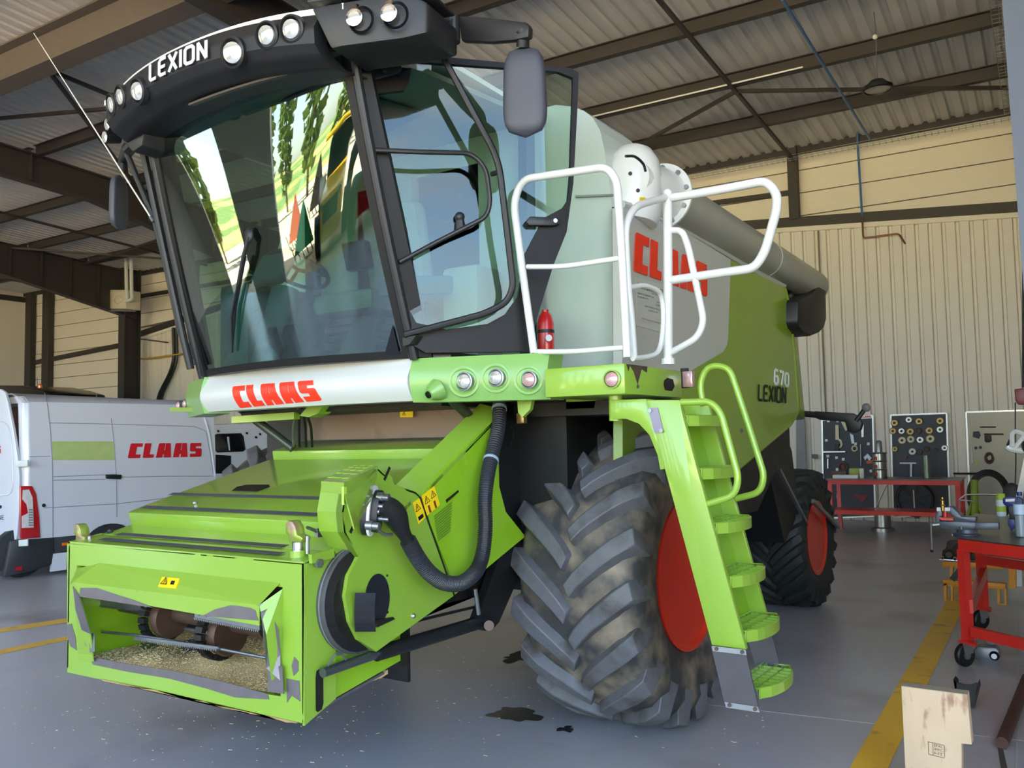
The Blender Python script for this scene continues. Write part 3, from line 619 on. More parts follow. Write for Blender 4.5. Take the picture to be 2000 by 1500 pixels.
# seam column between tank front and flank
MB().prism([PY(1197, 408, TF-.01), PY(1199, 704, TF-.01), PY(1216, 704, TF-.01), PY(1214, 420, TF-.01)], (0, .04, 0)).build('corner_strip', WP, H)
MB().bar(PY(1197.5, 405, TF-.02), PY(1199.5, 704, TF-.02), .008, .02, (0, 1, 0)).build('seam', BLKI, H)
MB().bar(PY(1125, 384, TF-.01), PY(1197, 381, TF-.01), .012, .02, (0, 1, 0)).build('seam', mat('seam_grey', (120, 128, 120)), H)
# interior sticker seen through the door
q = [PY(972, 262, TF-.012), PY(1000, 262, TF-.012), PY(1000, 200, TF-.012), PY(972, 200, TF-.012)]
MB().prism(q, (0, -.004, 0)).build('warning_sticker', YST, H)
def tri_mark(c, ex, ey, s, par=H, m=BLKI):
    """outlined warning triangle drawn on a sticker"""
    c, ex, ey = V(c), V(ex), V(ey); P = [c+ey*s, c-ex*s*.9-ey*s*.6, c+ex*s*.9-ey*s*.6]; b = MB(); n = ex.cross(ey).normalized()*.0012
    for i in range(3): b.bar(P[i], P[(i+1) % 3], s*.14, .0012, n)
    b.bar(c+ey*s*.45, c-ey*s*.15, s*.16, .0012, n); b.bar(c-ey*s*.28, c-ey*s*.4, s*.16, .0012, n); b.build('warning_mark', m, par)
tri_mark(PY(984, 212, TF-.02), (1, 0, 0), (0, 0, 1), .03)
# ---- unloading auger along the flank
AX = -2.34
p0, p1 = PX(1291, 386, AX), PX(1586, 561, AX); d = (p1-p0).normalized()
au = MB().lathe([(.165, 0), (.165, (p1-p0).length), (.15, (p1-p0).length), (.15, 0)], p0, d, 36, True).build('unloading_auger', mat('auger_grey', (150, 150, 138), .3, coat=.3, var=.04), H, smooth=True)
MB().lathe([(.168, 0), (.168, .02), (.16, .02), (.16, 0)], p0+d*((p1-p0).length*.58), d, 36, True).build('auger_seam', HG, au, smooth=True)
fl_ = MB().lathe([(.225, -.02), (.225, 0), (.15, 0), (.15, -.02)], p0, d, 36, True).build('flange', WH, au, smooth=True)
for k in range(10):
    a = 2*pi*k/10; e1 = d.orthogonal().normalized(); e2 = d.cross(e1); c = p0+(e1*cos(a)+e2*sin(a))*.195
    MB().cyl(c-d*.04, c-d*.02, .016, 6).build('bolt', ZN, au)
MB().lathe([(.13, -.46), (.15, -.3), (.175, -.15), (.185, -.02)], p0, d, 30).build('elbow_neck', WH, au, smooth=True)
ec = PX(1236, 350, AX-.04)
MB().lathe([(0, -.30), (.17, -.30), (.19, -.25), (.19, -.05), (.185, .02), (.16, .12), (.11, .19), (.05, .22), (0, .225)], ec, (0.05, .12, 1), 32).build('elbow', WH, au, smooth=True)
MB().tube(spl([PX(1222, 305, AX+.2), PX(1240, 306, AX+.22), PX(1256, 320, AX+.22), PX(1261, 335, AX+.22)], 5), .008, 8).build('grease_line', BK, au)
MB().prism(hp_([(1249, 385), (1260, 386), (1262, 398), (1248, 396)], AX+.24), (.003, 0, 0)).build('warning_sticker', YST, au)
MB().cyl(PX(1231, 339, AX+.2), PX(1231, 339, AX+.23), .012, 8).build('bolt', BLKI, au); MB().cyl(PX(1246, 372, AX+.2), PX(1246, 372, AX+.23), .012, 8).build('bolt', BLKI, au)
MB().bar(PX(1250, 411, AX), PX(1296, 432, AX), .1, .05).build('auger_rest', WH, au)
MB().box(HX-.1, HX-.02, 7.2, 7.35, 2.96, 3.12).build('auger_rest', BK, au)
# black rubber spout
sp = [PX(u_, v_, AX+.15) for u_, v_ in ((1560, 585), (1590, 570), (1606, 545), (1614, 565), (1615, 625), (1611, 640), (1602, 650), (1587, 656), (1572, 650), (1563, 640), (1559, 628))]
MB().prism(sp, (-.30, 0, 0)).build('rubber_spout', BK, au, bev=.03)
MB().sph(PX(1543, 579, AX), .04, 12, 8).build('work_lamp', BK, au, smooth=True); MB().tube([PX(1530, 566, AX), PX(1545, 570, AX)], .01, 6).build('lamp_bracket', BK, au)
# ---- lever arm sticking out behind (rear mirror arm)
AY = 8.6
ar = MB().tube([PY(1555, 807, AY), PY(1592, 810, AY)], .03, 8).build('rear_arm', BK, H)
MB().prism([PY(u, v, AY) for u, v in ((1590, 803), (1664, 807), (1676, 813), (1684, 826), (1680, 840), (1668, 846), (1655, 842), (1650, 824), (1600, 820), (1590, 815))], (0, .08, 0)).build('arm_plate', BK, ar, bev=.01)
MB().tube([PY(1672, 822, AY), PY(1689, 799, AY)], .022, 8).build('ball_rod', BK, ar); MB().sph(PY(1692, 796, AY), .04, 14, 8).build('ball', mat('grey_ball', (120, 112, 118), .5), ar, smooth=True)
# ---- cab front bar, lamps and platform
def facept(xr, z): return M(xr, 3.5+.035*abs(xr)**2, z)
# white bar: between xr -.88 and .88, slightly bulging in section
def bary(xr, z): return 3.55-.05*sin(pi*max(0, min(1, (z-1.975)/.235*1.15)))-.03*cos(xr*1.4)-.03*(1-(xr/.87)**2)
def bar_s(i, j):
    xr = -.865+i*1.735; z = 1.975+j*.245; return M(xr, bary(xr, z), z)
MB().slab(bar_s, 16, 8, (0, .12, 0)).build('front_bar', WG, H, smooth=True)
q = [PY(460, 797, 3.46), PY(627, 782, 3.46), PY(623, 742, 3.46), PY(460, 754, 3.46)]
q = [V((p.x, 3.462-.0, p.z)) for p in q]
b = block_word('CLAAS', _quad(*q), (0, .004, 0), slant=-.16)
def onbar(p):
    return V((p.x, p.y+bary(p.x-XC, p.z)-.0045-3.462, p.z))
drape(b.build('lettering', RED, H, label='big red maker\'s name on the white bar under the windscreen'), onbar)
# right lamp panel (green plastic)
def lampface(i, j):
    xr = .875+i*.64; z = 1.965+j*(.235+.01*i); y = 3.50+.35*i+.03*(1-sin(pi*j)); return M(xr, y, z)
lb = MB().slab(lampface, 20, 8, (0, .14, 0)).build('lamp_panel', GP, H, smooth=True, label='light green moulded panel with three round lamps')
def on_panel(u, v, off=0.):
    n = V((-.35/.64, 1, 0)); return onp(u, v, n, n.dot(M(.875, 3.50, 0)))+V((0, -off, 0))
def round_lamp(c, ax, r, mlens=LEN, mh=None, par=H, bezel=True, depth=.03, name='headlamp', lab=None):
    c, ax = V(c), V(ax).normalized()
    o = MB().lathe([(r*1.0, -depth), (r*1.16, 0), (r*1.16, .012), (r*1.0, .014), (r*.98, .0)], c, ax, 28, False).build(name, mh or ZN, par, smooth=True, label=lab)
    MB().lathe([(0, .02), (r*.5, .018), (r*.85, .010), (r*.97, -.002), (r*.97, -.02), (0, -.02)], c+ax*.004, ax, 28).build('lens', mlens, o if par is H else par, smooth=True); return o
for (u, v, r, ml) in ((909, 745, .043, LEN), (971, 738, .041, LEN), (1035, 742, .040, LENR)):
    c = on_panel(u, v, .0)
    MB().lathe([(r*1.95, -.012), (r*1.9, .004), (r*1.6, .006), (r*1.25, -.004), (r*1.2, -.03)], c+V((-.01, 0, .0)), (.35/.64, -1, 0.0), 28, True).build('lamp_well', GP, H, smooth=True)
    round_lamp(c+V((0, -.004, 0)), (0.1, -1, 0), r, ml)
c = on_panel(853, 762, .0); MB().lathe([(0, .06), (.03, .055), (.05, .02), (.06, -.01)], c, (-.3, -1, -.5), 20).build('camera_boss', GP, H, smooth=True)
MB().lathe([(0, .066), (.018, .066), (.022, .05)], c, (-.3, -1, -.5), 16).build('camera_lens', BKG, H)
# left green end
def lend(i, j):
    xr = -.86-i*.66; z = 1.965+j*(.235+.01*i); y = 3.49+.36*i+.03*(1-sin(pi*j)); return M(xr, y, z)
MB().slab(lend, 10, 4, (.1, .12, 0)).build('lamp_panel', GP, H, smooth=True)
round_lamp(PY(350, 793, 3.9), (-.3, -1, 0), .036, LENR, name='marker_lamp'); round_lamp(PY(363, 789, 3.85), (-.3, -1, 0), .03, LENR, name='marker_lamp')
MB().bar(PY(345, 800, 3.95), PY(395, 800, 3.75), .1, .03).build('left_step_edge', G, H)
# platform
PYF, PXS = 3.80, XC+1.985
zt, zb = PY(1238, 703, PYF).z, PY(1238, 768, PYF).z
x0_ = on_panel(1076, 740).x
pl = MB().box(x0_, PXS, PYF, 4.5, zb, zt-.012).build('platform', G, H, bev=.006, label='green entry platform with chipped corner')
MB().box(XC+.95, PXS-.02, 3.85, 4.75, zt-.04, zt-.02).build('platform_deck', mat('platform_plate', (120, 126, 118), .5, .4), H)
MB().prism([V((PXS+.001, y, z)) for y, z in ((3.82, zt-.015), (3.84, zt-.05), (3.86, zt-.02), (3.9, zt-.05), (3.94, zt-.11), (3.99, zt-.03), (4.05, zt-.045), (4.06, zt-.013))], (.001, 0, 0)).build('chipped_paint', RU_, pl)
c = (PY(1197, 741, PYF)); round_lamp(c+V((0, -.004, 0)), (0, -1, 0), .040, LENR, mh=G, par=pl, name='marker_lamp')
o = [PX(u, v, PXS+.001) for u, v in ((1297, 743), (1303, 738), (1314, 741), (1317, 755), (1312, 764), (1299, 762), (1296, 752))]
MB().prism(o, (.002, 0, 0)).build('slot', BLKI, pl); MB().cyl(PX(1245, 755, PXS), PX(1245, 755, PXS+.003), .01, 8).build('hole', BLKI, pl)
MB().obox(PX(1338, 740, PXS+.02)+V((0, .05, 0)), (.03, 0, 0), (0, .02, 0), (0, 0, .045)).build('side_marker', LENR, pl, bev=.006)
MB().obox(PX(1332, 738, PXS)+V((0, .04, 0)), (.02, 0, 0), (0, .012, 0), (0, 0, .055)).build('marker_bracket', BK, pl)
MB().box(XC+1.0, PXS-.05, 4.3, 4.7, zb-.08, zb-.002).build('platform_beam', BKD, pl)
# ---- ladder: two stringers, six steps, rubber-hung bottom step
YN, YFR = 3.90, 4.40
ns = [PY(u, v, YN) for u, v in ((1264, 780), (1345, 780), (1331, 804), (1457, 1269), (1390, 1260), (1277, 850), (1262, 800))]
ns = [PY(u, v, YN) for u, v in ((1262, 781), (1327, 781), (1331, 804), (1457, 1269), (1390, 1260))]
ld = MB().prism(ns, (0, .035, 0)).build('ladder', G, H, bev=.004, label='green folding entry ladder beside the front wheel')
br = [PY(u, v, YN+.01) for u, v in ((1190, 781), (1262, 779), (1285, 850), (1303, 915), (1289, 918), (1284, 890), (1268, 850), (1248, 828), (1222, 818), (1196, 819))]
MB().prism(br, (0, .1, 0)).build('ladder_bracket', G, ld, bev=.004)
MB().cyl(PY(1202, 770, YN+.06), PY(1203, 822, YN+.06), .035, 14).build('pivot', G, ld, smooth=True)
fs_ = [PY(u, v, YFR) for u, v in ((1366, 785), (1382, 785), (1506, 1236), (1490, 1236))]
fs_ = [p+V((-.0, 0, 0)) for p in fs_]; fs_ = [fs_[0]+V((-.1, 0, 0)), fs_[1], fs_[2], fs_[3]+V((-.1, 0, 0))]
MB().prism(fs_, (0, .03, 0)).build('stringer', G, ld, bev=.003)
# closed back plate between stringers
a_, b__ = PY(1331, 804, YN), PY(1457, 1269, YN)
MB().prism([a_+V((-.13, .03, 0)), a_+V((-.13, .52, 0)), b__+V((-.13, .52, 0)), b__+V((-.13, .03, 0))], (-.008, 0, 0)).build('back_plate', mat('green_paint_deep', (122, 168, 26), .4, var=.05), ld)
def step(u, v, rear=.12, fl_=.05):
    p = PY(u, v, YN+.035); z = p.z; x = p.x; pts = [(x-.12, YN+.035), (x+.012, YN+.035)]
    for k in range(9):
        t = k/8; pts.append((x+.012+.058*sin(pi*t)**.6, YN+.045+.44*t))
    pts += [(x+.012, YFR), (x-.12, YFR)]
    st = MB(); n = len(pts)
    edge = [V((px, py, z)) for px, py in pts]
    st.tube(edge, .004, 4, closed=True)
    for i in range(1, n-2): st.bar(edge[i]-V((0, 0, fl_/2)), edge[i+1]-V((0, 0, fl_/2)), .006, fl_)
    for k in range(1, 8): yy = YN+.035+.46*k/8; st.bar(V((x-.12, yy, z-.006)), V((x+.012+.05*sin(pi*k/8)**.6, yy, z-.006)), .006, .016)
    for k in range(3): st.bar(V((x-.1+k*.05, YN+.04, z-.006)), V((x-.1+k*.05, YFR, z-.006)), .005, .016)
    return st.build('step', G, ld)
for (u, v) in ((1337, 826), (1365, 930), (1394, 1036), (1422, 1141), (1451, 1247)): step(u, v-14)
# rubber flaps and hanging bottom step
for Yp, pp_ in ((YN-.006, ((1391, 1262), (1457, 1270), (1485, 1391), (1419, 1381))), (YFR+.01, ((1462, 1250), (1508, 1237), (1534, 1335), (1488, 1335)))):
    MB().prism([PY(u, v, Yp) for u, v in pp_], (0, -.012, 0)).build('rubber_flap', mat('rubber_grey', (72, 70, 74), .6, var=.12, scale=14), ld)
for pp_ in (((1391, 1261), (1457, 1269), (1459, 1279), (1393, 1271)), ((1416, 1370), (1481, 1380), (1485, 1391), (1419, 1381))):
    s_ = MB().prism([PY(u, v, YN-.02) for u, v in pp_], (0, -.006, 0)).build('clamp_strip', ZN, ld)
    for w_ in (.12, .88):
        c = _quad(*[PY(u, v, YN-.026) for u, v in pp_])(w_, .5); MB().cyl(c, c-V((0, .008, 0)), .009, 8).build('rivet', RU_, ld)
step(1478, 1345, fl_=.045)
# oblong plate on the near stringer
MB().prism([PY(u, v, YN) for u, v in ((1267, 797), (1285, 796), (1297, 845), (1279, 846))], (0, -.005, 0)).build('cover_plate', mat('plate_mauve', (126, 122, 140), .3, .5), ld)
for (u, v) in ((1270, 802), (1292, 841)): c = PY(u, v, YN-.006); MB().cyl(c, c-V((0, .006, 0)), .01, 8).build('rivet', ZN, ld)
# ladder hand rails
def rail(name, pts, r, m, Yp, par, rr=.1): return MB().tube(rnd([PY(u, v, Yp) for u, v in pts], rr, 6), r, 12).build(name, m, par, smooth=True)
rail('grab_rail', ((1330, 786), (1388, 784), (1408, 806), (1443, 935), (1434, 968), (1383, 984)), .0165, G, YN+.02, ld, .12)
rail('grab_rail', ((1374, 792), (1366, 750), (1382, 714), (1424, 716), (1452, 800), (1493, 930), (1484, 962), (1437, 974)), .0175, G, YFR, ld, .14)
# white guard rails on the platform
R1 = 3.86; RR_ = .021
hr = rail('guard_rail', ((1043, 690), (1022, 540), (1003, 395), (1020, 350), (1090, 340), (1184, 326), (1205, 352), (1215, 500), (1225, 698)), RR_, WH, R1, H, .12)
rail('cross_bar', ((1030, 521), (1100, 521), (1213, 504)), .014, WH, R1, hr); rail('cross_bar', ((1045, 687), (1120, 687), (1228, 678)), .014, WH, R1, hr)
R2 = 4.42
pr = MB().tube([PY(1305, 706, R2), PY(1304, 379, R2)], .026, 12).build('gate_post', WH, H, smooth=True)
MB().cyl(PY(1305, 712, R2), PY(1305, 700, R2), .038, 12).build('post_foot', WH, pr); MB().sph(PY(1304, 378, R2), .028, 12, 6).build('post_cap', WH, pr, smooth=True)
rail('gate_rail', ((1306, 387), (1400, 372), (1497, 353), (1518, 380), (1517, 410), (1494, 492), (1474, 524), (1400, 534), (1308, 548)), .024, WH, R2, pr, .14)
rail('gate_rail', ((1308, 450), (1332, 450), (1344, 480), (1375, 628), (1362, 660), (1308, 690)), .019, WH, R2, pr, .1)
# side rail from front corner to post
def sr_(t, u, v): return PX(u, v, PXS-.03)
b = MB().tube(rnd([PX(u, v, PXS-.02) for u, v in ((1231, 610), (1226, 560), (1220, 440), (1240, 403), (1298, 385))], .2, 6), .02, 12).build('side_rail', WH, pr, smooth=True)
MB().tube(rnd([PX(u, v, PXS-.02) for u, v in ((1226, 562), (1262, 556), (1292, 572), (1297, 620), (1290, 690), (1262, 698), (1236, 700))], .12, 5), .014, 10).build('side_rail', WH, pr, smooth=True)
MB().tube([PX(1231, 606, PXS-.02), PX(1238, 700, PXS-.02)], .02, 10).build('side_rail', WH, pr)

# ---- cab: pillars, windscreen, door, interior
def wsY(s): return 3.52-.42*(1.2*s-.2*s*s)
def wsH(s): return .845-.03*s
ZB, ZT = 2.225, 3.72
def wsB(s): return .14-.11*min(1, max(0, s))
def wspt(i, j, e=0.):
    x = (2*i-1); return M(x*wsH(j), wsY(j)-wsB(j)*(1-x*x)+e, ZB+(ZT-ZB)*j)
MB().slab(lambda i, j: wspt(i, j), 24, 20, (0, .005, 0)).build('windscreen', WSG, H, smooth=True, label='large tinted windscreen mirroring the sunny yard')
# black frame round the screen
def edge_i(i, w=.05): return [wspt(i, j/12, -.012) for j in range(13)]
for s_, i in ((1, 1.0), (-1, 0.0)):
    P = edge_i(i); b = MB()
    b.slab(lambda a, c, s_=s_: wspt(.5+s_*(.488+.032*a), c, -.008), 2, 12, (0, .07, 0)); b.build('windscreen_pillar', mat('pillar_black', (14, 14, 16), .5, spec=.3), H, smooth=True)
b = MB().slab(lambda a, c: wspt(a*1.04-.02, -.016+.026*c, -.008), 20, 1, (0, .06, 0)).build('lower_frame', mat('pillar_black', (14, 14, 16)), H, smooth=True)
# triangular dark corner at right bottom of glass
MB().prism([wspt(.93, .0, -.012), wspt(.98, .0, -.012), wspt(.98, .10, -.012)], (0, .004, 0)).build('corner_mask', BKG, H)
# outer pillar tubes right and left (between screen and door)
for s_ in (1, -1):
    b = MB(); b.tube([M(s_*(wsH(j/8)+.045), wsY(j/8)+.01, ZB-.03+(ZT-ZB+.05)*j/8) for j in range(9)], .026, 10); b.build('pillar_tube', BK, H, smooth=True)
    MB().prism([M(s_*.87, 3.5, ZB-.02), M(s_*.95, 3.6, ZB-.02), M(s_*.88, 3.2, ZT), M(s_*.82, 3.12, ZT)], (-s_*.03, .06, 0)).build('side_pillar', mat('pillar_black', (14, 14, 16)), H)
# cab body: floor, rear wall, roof, rear pillars
MB().prism([M(-.86, 3.56, 2.16), M(.86, 3.56, 2.16), M(1.0, 3.7, 2.16), M(1.0, 4.65, 2.16), M(-1.0, 4.65, 2.16), M(-1.0, 3.7, 2.16)], (0, 0, .05)).build('cab_floor', INT2, H)
def wallg(i, j): return M(-.98+1.96*i, 4.62-.02*sin(pi*i), 2.2+1.6*j)
b = MB()
for (a, c, d, e) in ((-1, 1, 2.2, 2.75), (-1, -.55, 2.75, 3.6), (.55, 1, 2.75, 3.6), (-1, 1, 3.6, 3.85)): b.prism([M(a, 4.6, d), M(c, 4.6, d), M(c, 4.6, e), M(a, 4.6, e)], (0, .05, 0))
b.build('cab_rear_wall', INT, H)
MB().prism([M(-.55, 4.61, 2.75), M(.55, 4.61, 2.75), M(.55, 4.61, 3.6), M(-.55, 4.61, 3.6)], (0, .006, 0)).build('rear_window', DKG, H)
MB().prism([M(-.9, 3.1, 3.75), M(.9, 3.1, 3.75), M(1.02, 4.65, 3.78), M(-1.02, 4.65, 3.78)], (0, 0, .03)).build('cab_ceiling', INT, H)
b = MB().prism([M(.05, 3.35, 3.73), M(.45, 3.3, 3.73), M(.6, 4.0, 3.73), M(.2, 4.1, 3.73)], (0, 0, .02)).build('roof_hatch_trim', INT2, H, bev=.01)
for s_ in (1, -1):
    MB().prism([M(s_*.98, 4.5, 2.2), M(s_*.98, 4.65, 2.2), M(s_*1.0, 4.65, 3.8), M(s_*1.0, 4.5, 3.8)], (-s_*.06, 0, 0)).build('rear_pillar', BKG, H)
MB().prism([M(-.97, 3.58, 2.22), M(-.97, 4.5, 2.22), M(-.98, 4.5, 3.75), M(-.86, 3.2, 3.72)], (-.006, 0, 0)).build('side_window', TIN, H)
# sill under the open door, black
MB().prism([M(.86, 3.56, 2.1), M(1.0, 3.7, 2.1), M(1.0, 4.62, 2.1), M(.9, 4.62, 2.1)], (0, 0, .14)).build('door_sill', BKG, H)
# operator seat
s = H
sb = MB().obox(M(.08, 4.05, 2.62), (.26, 0, 0), (0, .26, 0), (0, 0, .07)).build('seat_cushion', SEAT, s, bev=.05)
MB().obox(M(.08, 4.33, 2.98), (.25, 0, 0), (0, .07, .0), (0, -.06, .34)).build('seat_backrest', SEAT, s, bev=.06)
MB().obox(M(.08, 4.36, 3.42), (.14, 0, 0), (0, .05, 0), (0, 0, .1)).build('headrest', SEAT, s, bev=.04)
for k in range(6): MB().obox(M(.08, 4.05, 2.26+k*.05), (.2-.02*(k % 2), 0, 0), (0, .2-.02*(k % 2), 0), (0, 0, .02)).build('suspension_bellows', INT2, s, bev=.01)
MB().prism([M(.42, 3.75, 2.6), M(.55, 3.75, 2.6), M(.58, 4.3, 2.68), M(.4, 4.3, 2.68)], (0, 0, .12)).build('armrest_console', INT3, s, bev=.03)
ip = MB().obox(M(.30, 3.72, 2.86), (.09, 0, 0), (0, .03, .0), (0, -.02, .08)).build('terminal_screen', BKG, s, bev=.01)
sc_ = MB().tube([M(-.28, 3.56, 2.22), M(-.28, 3.68, 2.72)], [.12, .085], 16).build('steering_column', INT3, s, smooth=True)
MB().obox(M(-.30, 3.60, 2.84), (.13, 0, 0), (.02, .04, .09), (.0, -.03, .02)).build('dash_display', INT3, sc_, bev=.015)
b = MB(); cW = M(-.28, 3.78, 2.86); nW = V((0, .45, .89)).normalized(); e1 = V((1, 0, 0)); e2 = nW.cross(e1)
b.tube([cW+(e1*cos(a*pi/14)+e2*sin(a*pi/14))*.2 for a in range(28)], .014, 8, closed=True)
for a in (.5, 2.6, 4.7): b.tube([cW, cW+(e1*cos(a)+e2*sin(a))*.2], .012, 6)
b.build('steering_wheel', BK, sc_, smooth=True)
MB().obox(M(-.62, 4.0, 2.5), (.14, 0, 0), (0, .45, 0), (0, 0, .28)).build('side_cabinet', INT3, s, bev=.03)
MB().obox(M(.62, 4.42, 2.55), (.14, 0, 0), (0, .14, 0), (0, 0, .3)).build('cool_box', INT, s, bev=.03)
MB().prism([M(.35, 3.5, 2.24), M(.6, 3.5, 2.24), M(.55, 3.58, 2.45), M(.4, 3.58, 2.45)], (0, .04, 0)).build('pedal_block', INT2, s)
for dx in (-.1, .05): MB().obox(M(-.1+dx, 3.52, 2.36), (.04, 0, 0), (0, .01, .03), (0, .03, -.07)).build('pedal', BK, s)
# wiper
wp = lambda u, v: PY(u, v, 3.22)
def onws(u, v, off=.02):
    d = ray(u, v); t = 3.
    for _ in range(40):
        p = CAM+d*t; j = (p.z-ZB)/(ZT-ZB); x = (p.x-XC)/wsH(j); y = wsY(j)-wsB(j)*(1-x*x)-off; t -= (p.y-y)/d.y*.8
    return CAM+d*t
wr_ = MB().tube([onws(486, 462, .04), onws(476, 500, .05), onws(466, 555, .04)], .012, 8).build('wiper_arm', BK, H, smooth=True)
MB().sph(onws(486, 460, .03), .03, 12, 8, (1, .6, 1.5)).build('wiper_motor_cap', BK, wr_, smooth=True)
MB().tube([onws(479, 500, .03), onws(458, 600, .02), onws(453, 688, .02)], [.008, .014, .006], 6).build('wiper_blade', BK, wr_); MB().tube([onws(470, 520, .045), onws(452, 620, .04), onws(454, 686, .02)], .006, 6).build('wiper_rod', BK, wr_)
# ---- open door: hinged on the right front pillar, swung out about 43 degrees
da = radians(43); DD = V((sin(da), cos(da), 0)); DN = V((cos(da), -sin(da), 0)); DC = DN.dot(M(.89, 3.5, 0))
dp = lambda u, v, o=0.: onp(u, v, DN, DC)+DN*o
out = [(697, 107), (760, 107), (860, 115), (1000, 128), (1112, 137), (1127, 146), (1125, 210), (1117, 360), (1104, 455), (1078, 520), (1050, 610), (1029, 688), (830, 690), (806, 676), (768, 540), (740, 400), (715, 260)]
inn = [(812, 125), (900, 131), (1000, 138), (1086, 144), (1116, 156), (1116, 172), (1110, 350), (1106, 393), (1096, 409), (1060, 428), (1022, 500), (1010, 580), (985, 615), (950, 634), (870, 645), (812, 632), (800, 610), (768, 480), (740, 330), (716, 190), (735, 187), (788, 180), (797, 165), (803, 135)]
def ring(outp, innp, fo, th, name, m, par):
    """plate with a hole, from two loops sampled by angle around the hole's centre"""
    cx = sum(p[0] for p in innp)/len(innp); cy = sum(p[1] for p in innp)/len(innp)
    def samp(lp, a):
        dx, dy = cos(a), sin(a); best = None
        for i in range(len(lp)):
            (x1, y1), (x2, y2) = lp[i], lp[(i+1) % len(lp)]; ex, ey = x2-x1, y2-y1; den = dx*ey-dy*ex
            if abs(den) < 1e-9: continue
            t = ((x1-cx)*ey-(y1-cy)*ex)/den; s = ((x1-cx)*dy-(y1-cy)*dx)/den
            if t > 0 and -1e-6 <= s <= 1+1e-6 and (best is None or t > best): best = t
        return (cx+dx*best, cy+dy*best) if best else (cx, cy)
    angs = sorted(set([round(math.atan2(y-cy, x-cx), 5) for x, y in outp+innp]+[i*pi/40 for i in range(-40, 40)]))
    n = len(angs); A = [fo(*samp(outp, a)) for a in angs]; B = [fo(*samp(innp, a)) for a in angs]; t = V(th)
    b = MB(); vs_ = A+B+[p+t for p in A]+[p+t for p in B]; fs = []
    for i in range(n):
        j = (i+1) % n; fs += [(i, j, n+j, n+i), (2*n+i, 3*n+i, 3*n+j, 2*n+j), (i, 2*n+i, 2*n+j, j), (n+i, n+j, 3*n+j, 3*n+i)]
    b.add(vs_, fs); return b.build(name, m, par)
door = ring(out, inn, lambda u, v: dp(u, v, 0), DN*.03, 'cab_door', mat('pillar_black', (14, 14, 16)), H); door['label'] = 'black-framed glass cab door standing open'
MB().prism([dp(u, v, .012) for u, v in inn], DN*.004).build('door_glass', TIN, door)
b = MB().prism([dp(u, v, .03) for u, v in ((1022, 438), (1030, 428), (1080, 430), (1090, 434), (1088, 443), (1075, 446), (1028, 446))], DN*.035).build('door_handle', BK, door, bev=.006)
cL = dp(1078, 437, .066); MB().cyl(cL, cL+DN*.006, .012, 12).build('lock', CHR, door)
for (u, v) in ((717, 150), (748, 146)): c = dp(u, v, .05); MB().sph(c, .016, 10, 6).build('hinge_cap', BK, door, smooth=True)
MB().prism([dp(u, v, .03) for u, v in ((690, 132), (778, 128), (784, 142), (778, 150), (700, 172), (690, 165))], DN*.02).build('hinge_plate', BK, door, bev=.004)
# sill panel seen through and the curved door bottom
# tubular mirror / grab frame outside the pillar
GX = lambda pts, c: [PX(u, v, XC+c) for u, v in pts]
def fr(pts, r, name, m=BK, rr=.12, par=H): return MB().tube(rnd(pts, rr, 6), r, 10).build(name, m, par, smooth=True)
def LX(a, b, t): return a+(b-a)*t
P_ = [M(1.16, 3.30, 3.80), M(1.36, 3.62, 3.27), M(1.40, 3.70, 2.72), M(1.34, 3.72, 2.50), M(.9, 3.46, 2.34)]
gf = MB().tube(rnd([PX(855, 92, XC+1.15), PX(974, 312, XC+1.36), PX(988, 430, XC+1.38), PX(1003, 560, XC+1.38), PX(990, 590, XC+1.34), PX(950, 612, XC+1.25), PX(790, 654, XC+.9)], .1, 6), .0185, 10).build('outer_guard_tube', BK, H, smooth=True)
MB().tube(rnd([PX(727, 293, XC+.87), PX(820, 297, XC+1.05), PX(922, 299, XC+1.22), PX(950, 330, XC+1.27), PX(958, 395, XC+1.27), PX(950, 424, XC+1.25), PX(862, 468, XC+1.05), PX(780, 512, XC+.9)], .1, 6), .013, 10).build('grab_rail', BK, H, smooth=True)
MB().tube([PX(978, 335, XC+1.37), PX(962, 340, XC+1.27)], .014, 8).build('clip', BK, gf)
MB().sph(PX(898, 424, XC+1.1), .028, 12, 8).build('knob', BK, H, smooth=True); MB().tube([PX(898, 424, XC+1.1), PX(900, 448, XC+1.1)], [.02, .03], 10).build('knob_stem', BK, H)
# left-hand tubes
MB().tube([M(-1.05, 3.18, 3.70), M(-.93, 3.42, 2.42), M(-.92, 3.46, 2.25)], .024, 10).build('outer_guard_tube', BK, H, smooth=True)
def PYL(u, v, c): return PY(u, v, c)
l2 = [PY(245, 290, 3.35), PY(300, 425, 3.42), PY(325, 560, 3.45), PY(372, 690, 3.5)]
MB().tube(rnd([PY(287, 245, 3.25), PY(318, 410, 3.35), PY(365, 610, 3.46), PY(380, 700, 3.5)], .1), .02, 10).build('outer_guard_tube', BK, H, smooth=True)
MB().tube([PY(318, 490, 3.40), PY(352, 650, 3.46), PY(372, 700, 3.5)], .019, 10).build('guard_tube', BK, H, smooth=True)
MB().tube([PY(248, 300, 3.3), PY(302, 430, 3.38), PY(320, 500, 3.42)], .02, 10).build('mirror_strut', BK, H, smooth=True)
MB().prism([PY(362, 702, 3.5), PY(398, 700, 3.5), PY(398, 716, 3.5), PY(372, 712, 3.5)], (0, .08, 0)).build('pillar_bracket', BK, H)
MB().prism([PY(786, 660, 3.44), PY(812, 655, 3.44), PY(800, 672, 3.44), PY(787, 676, 3.44)], (0, .06, 0)).build('pillar_bracket', BK, H)
an = MB().tube([PY(298, 430, 3.34), PY(66, 65, 3.2)], [.006, .0025], 6).build('antenna', mat('antenna_pale', (215, 212, 200), .4), H, label='long thin whip antenna leaning left')
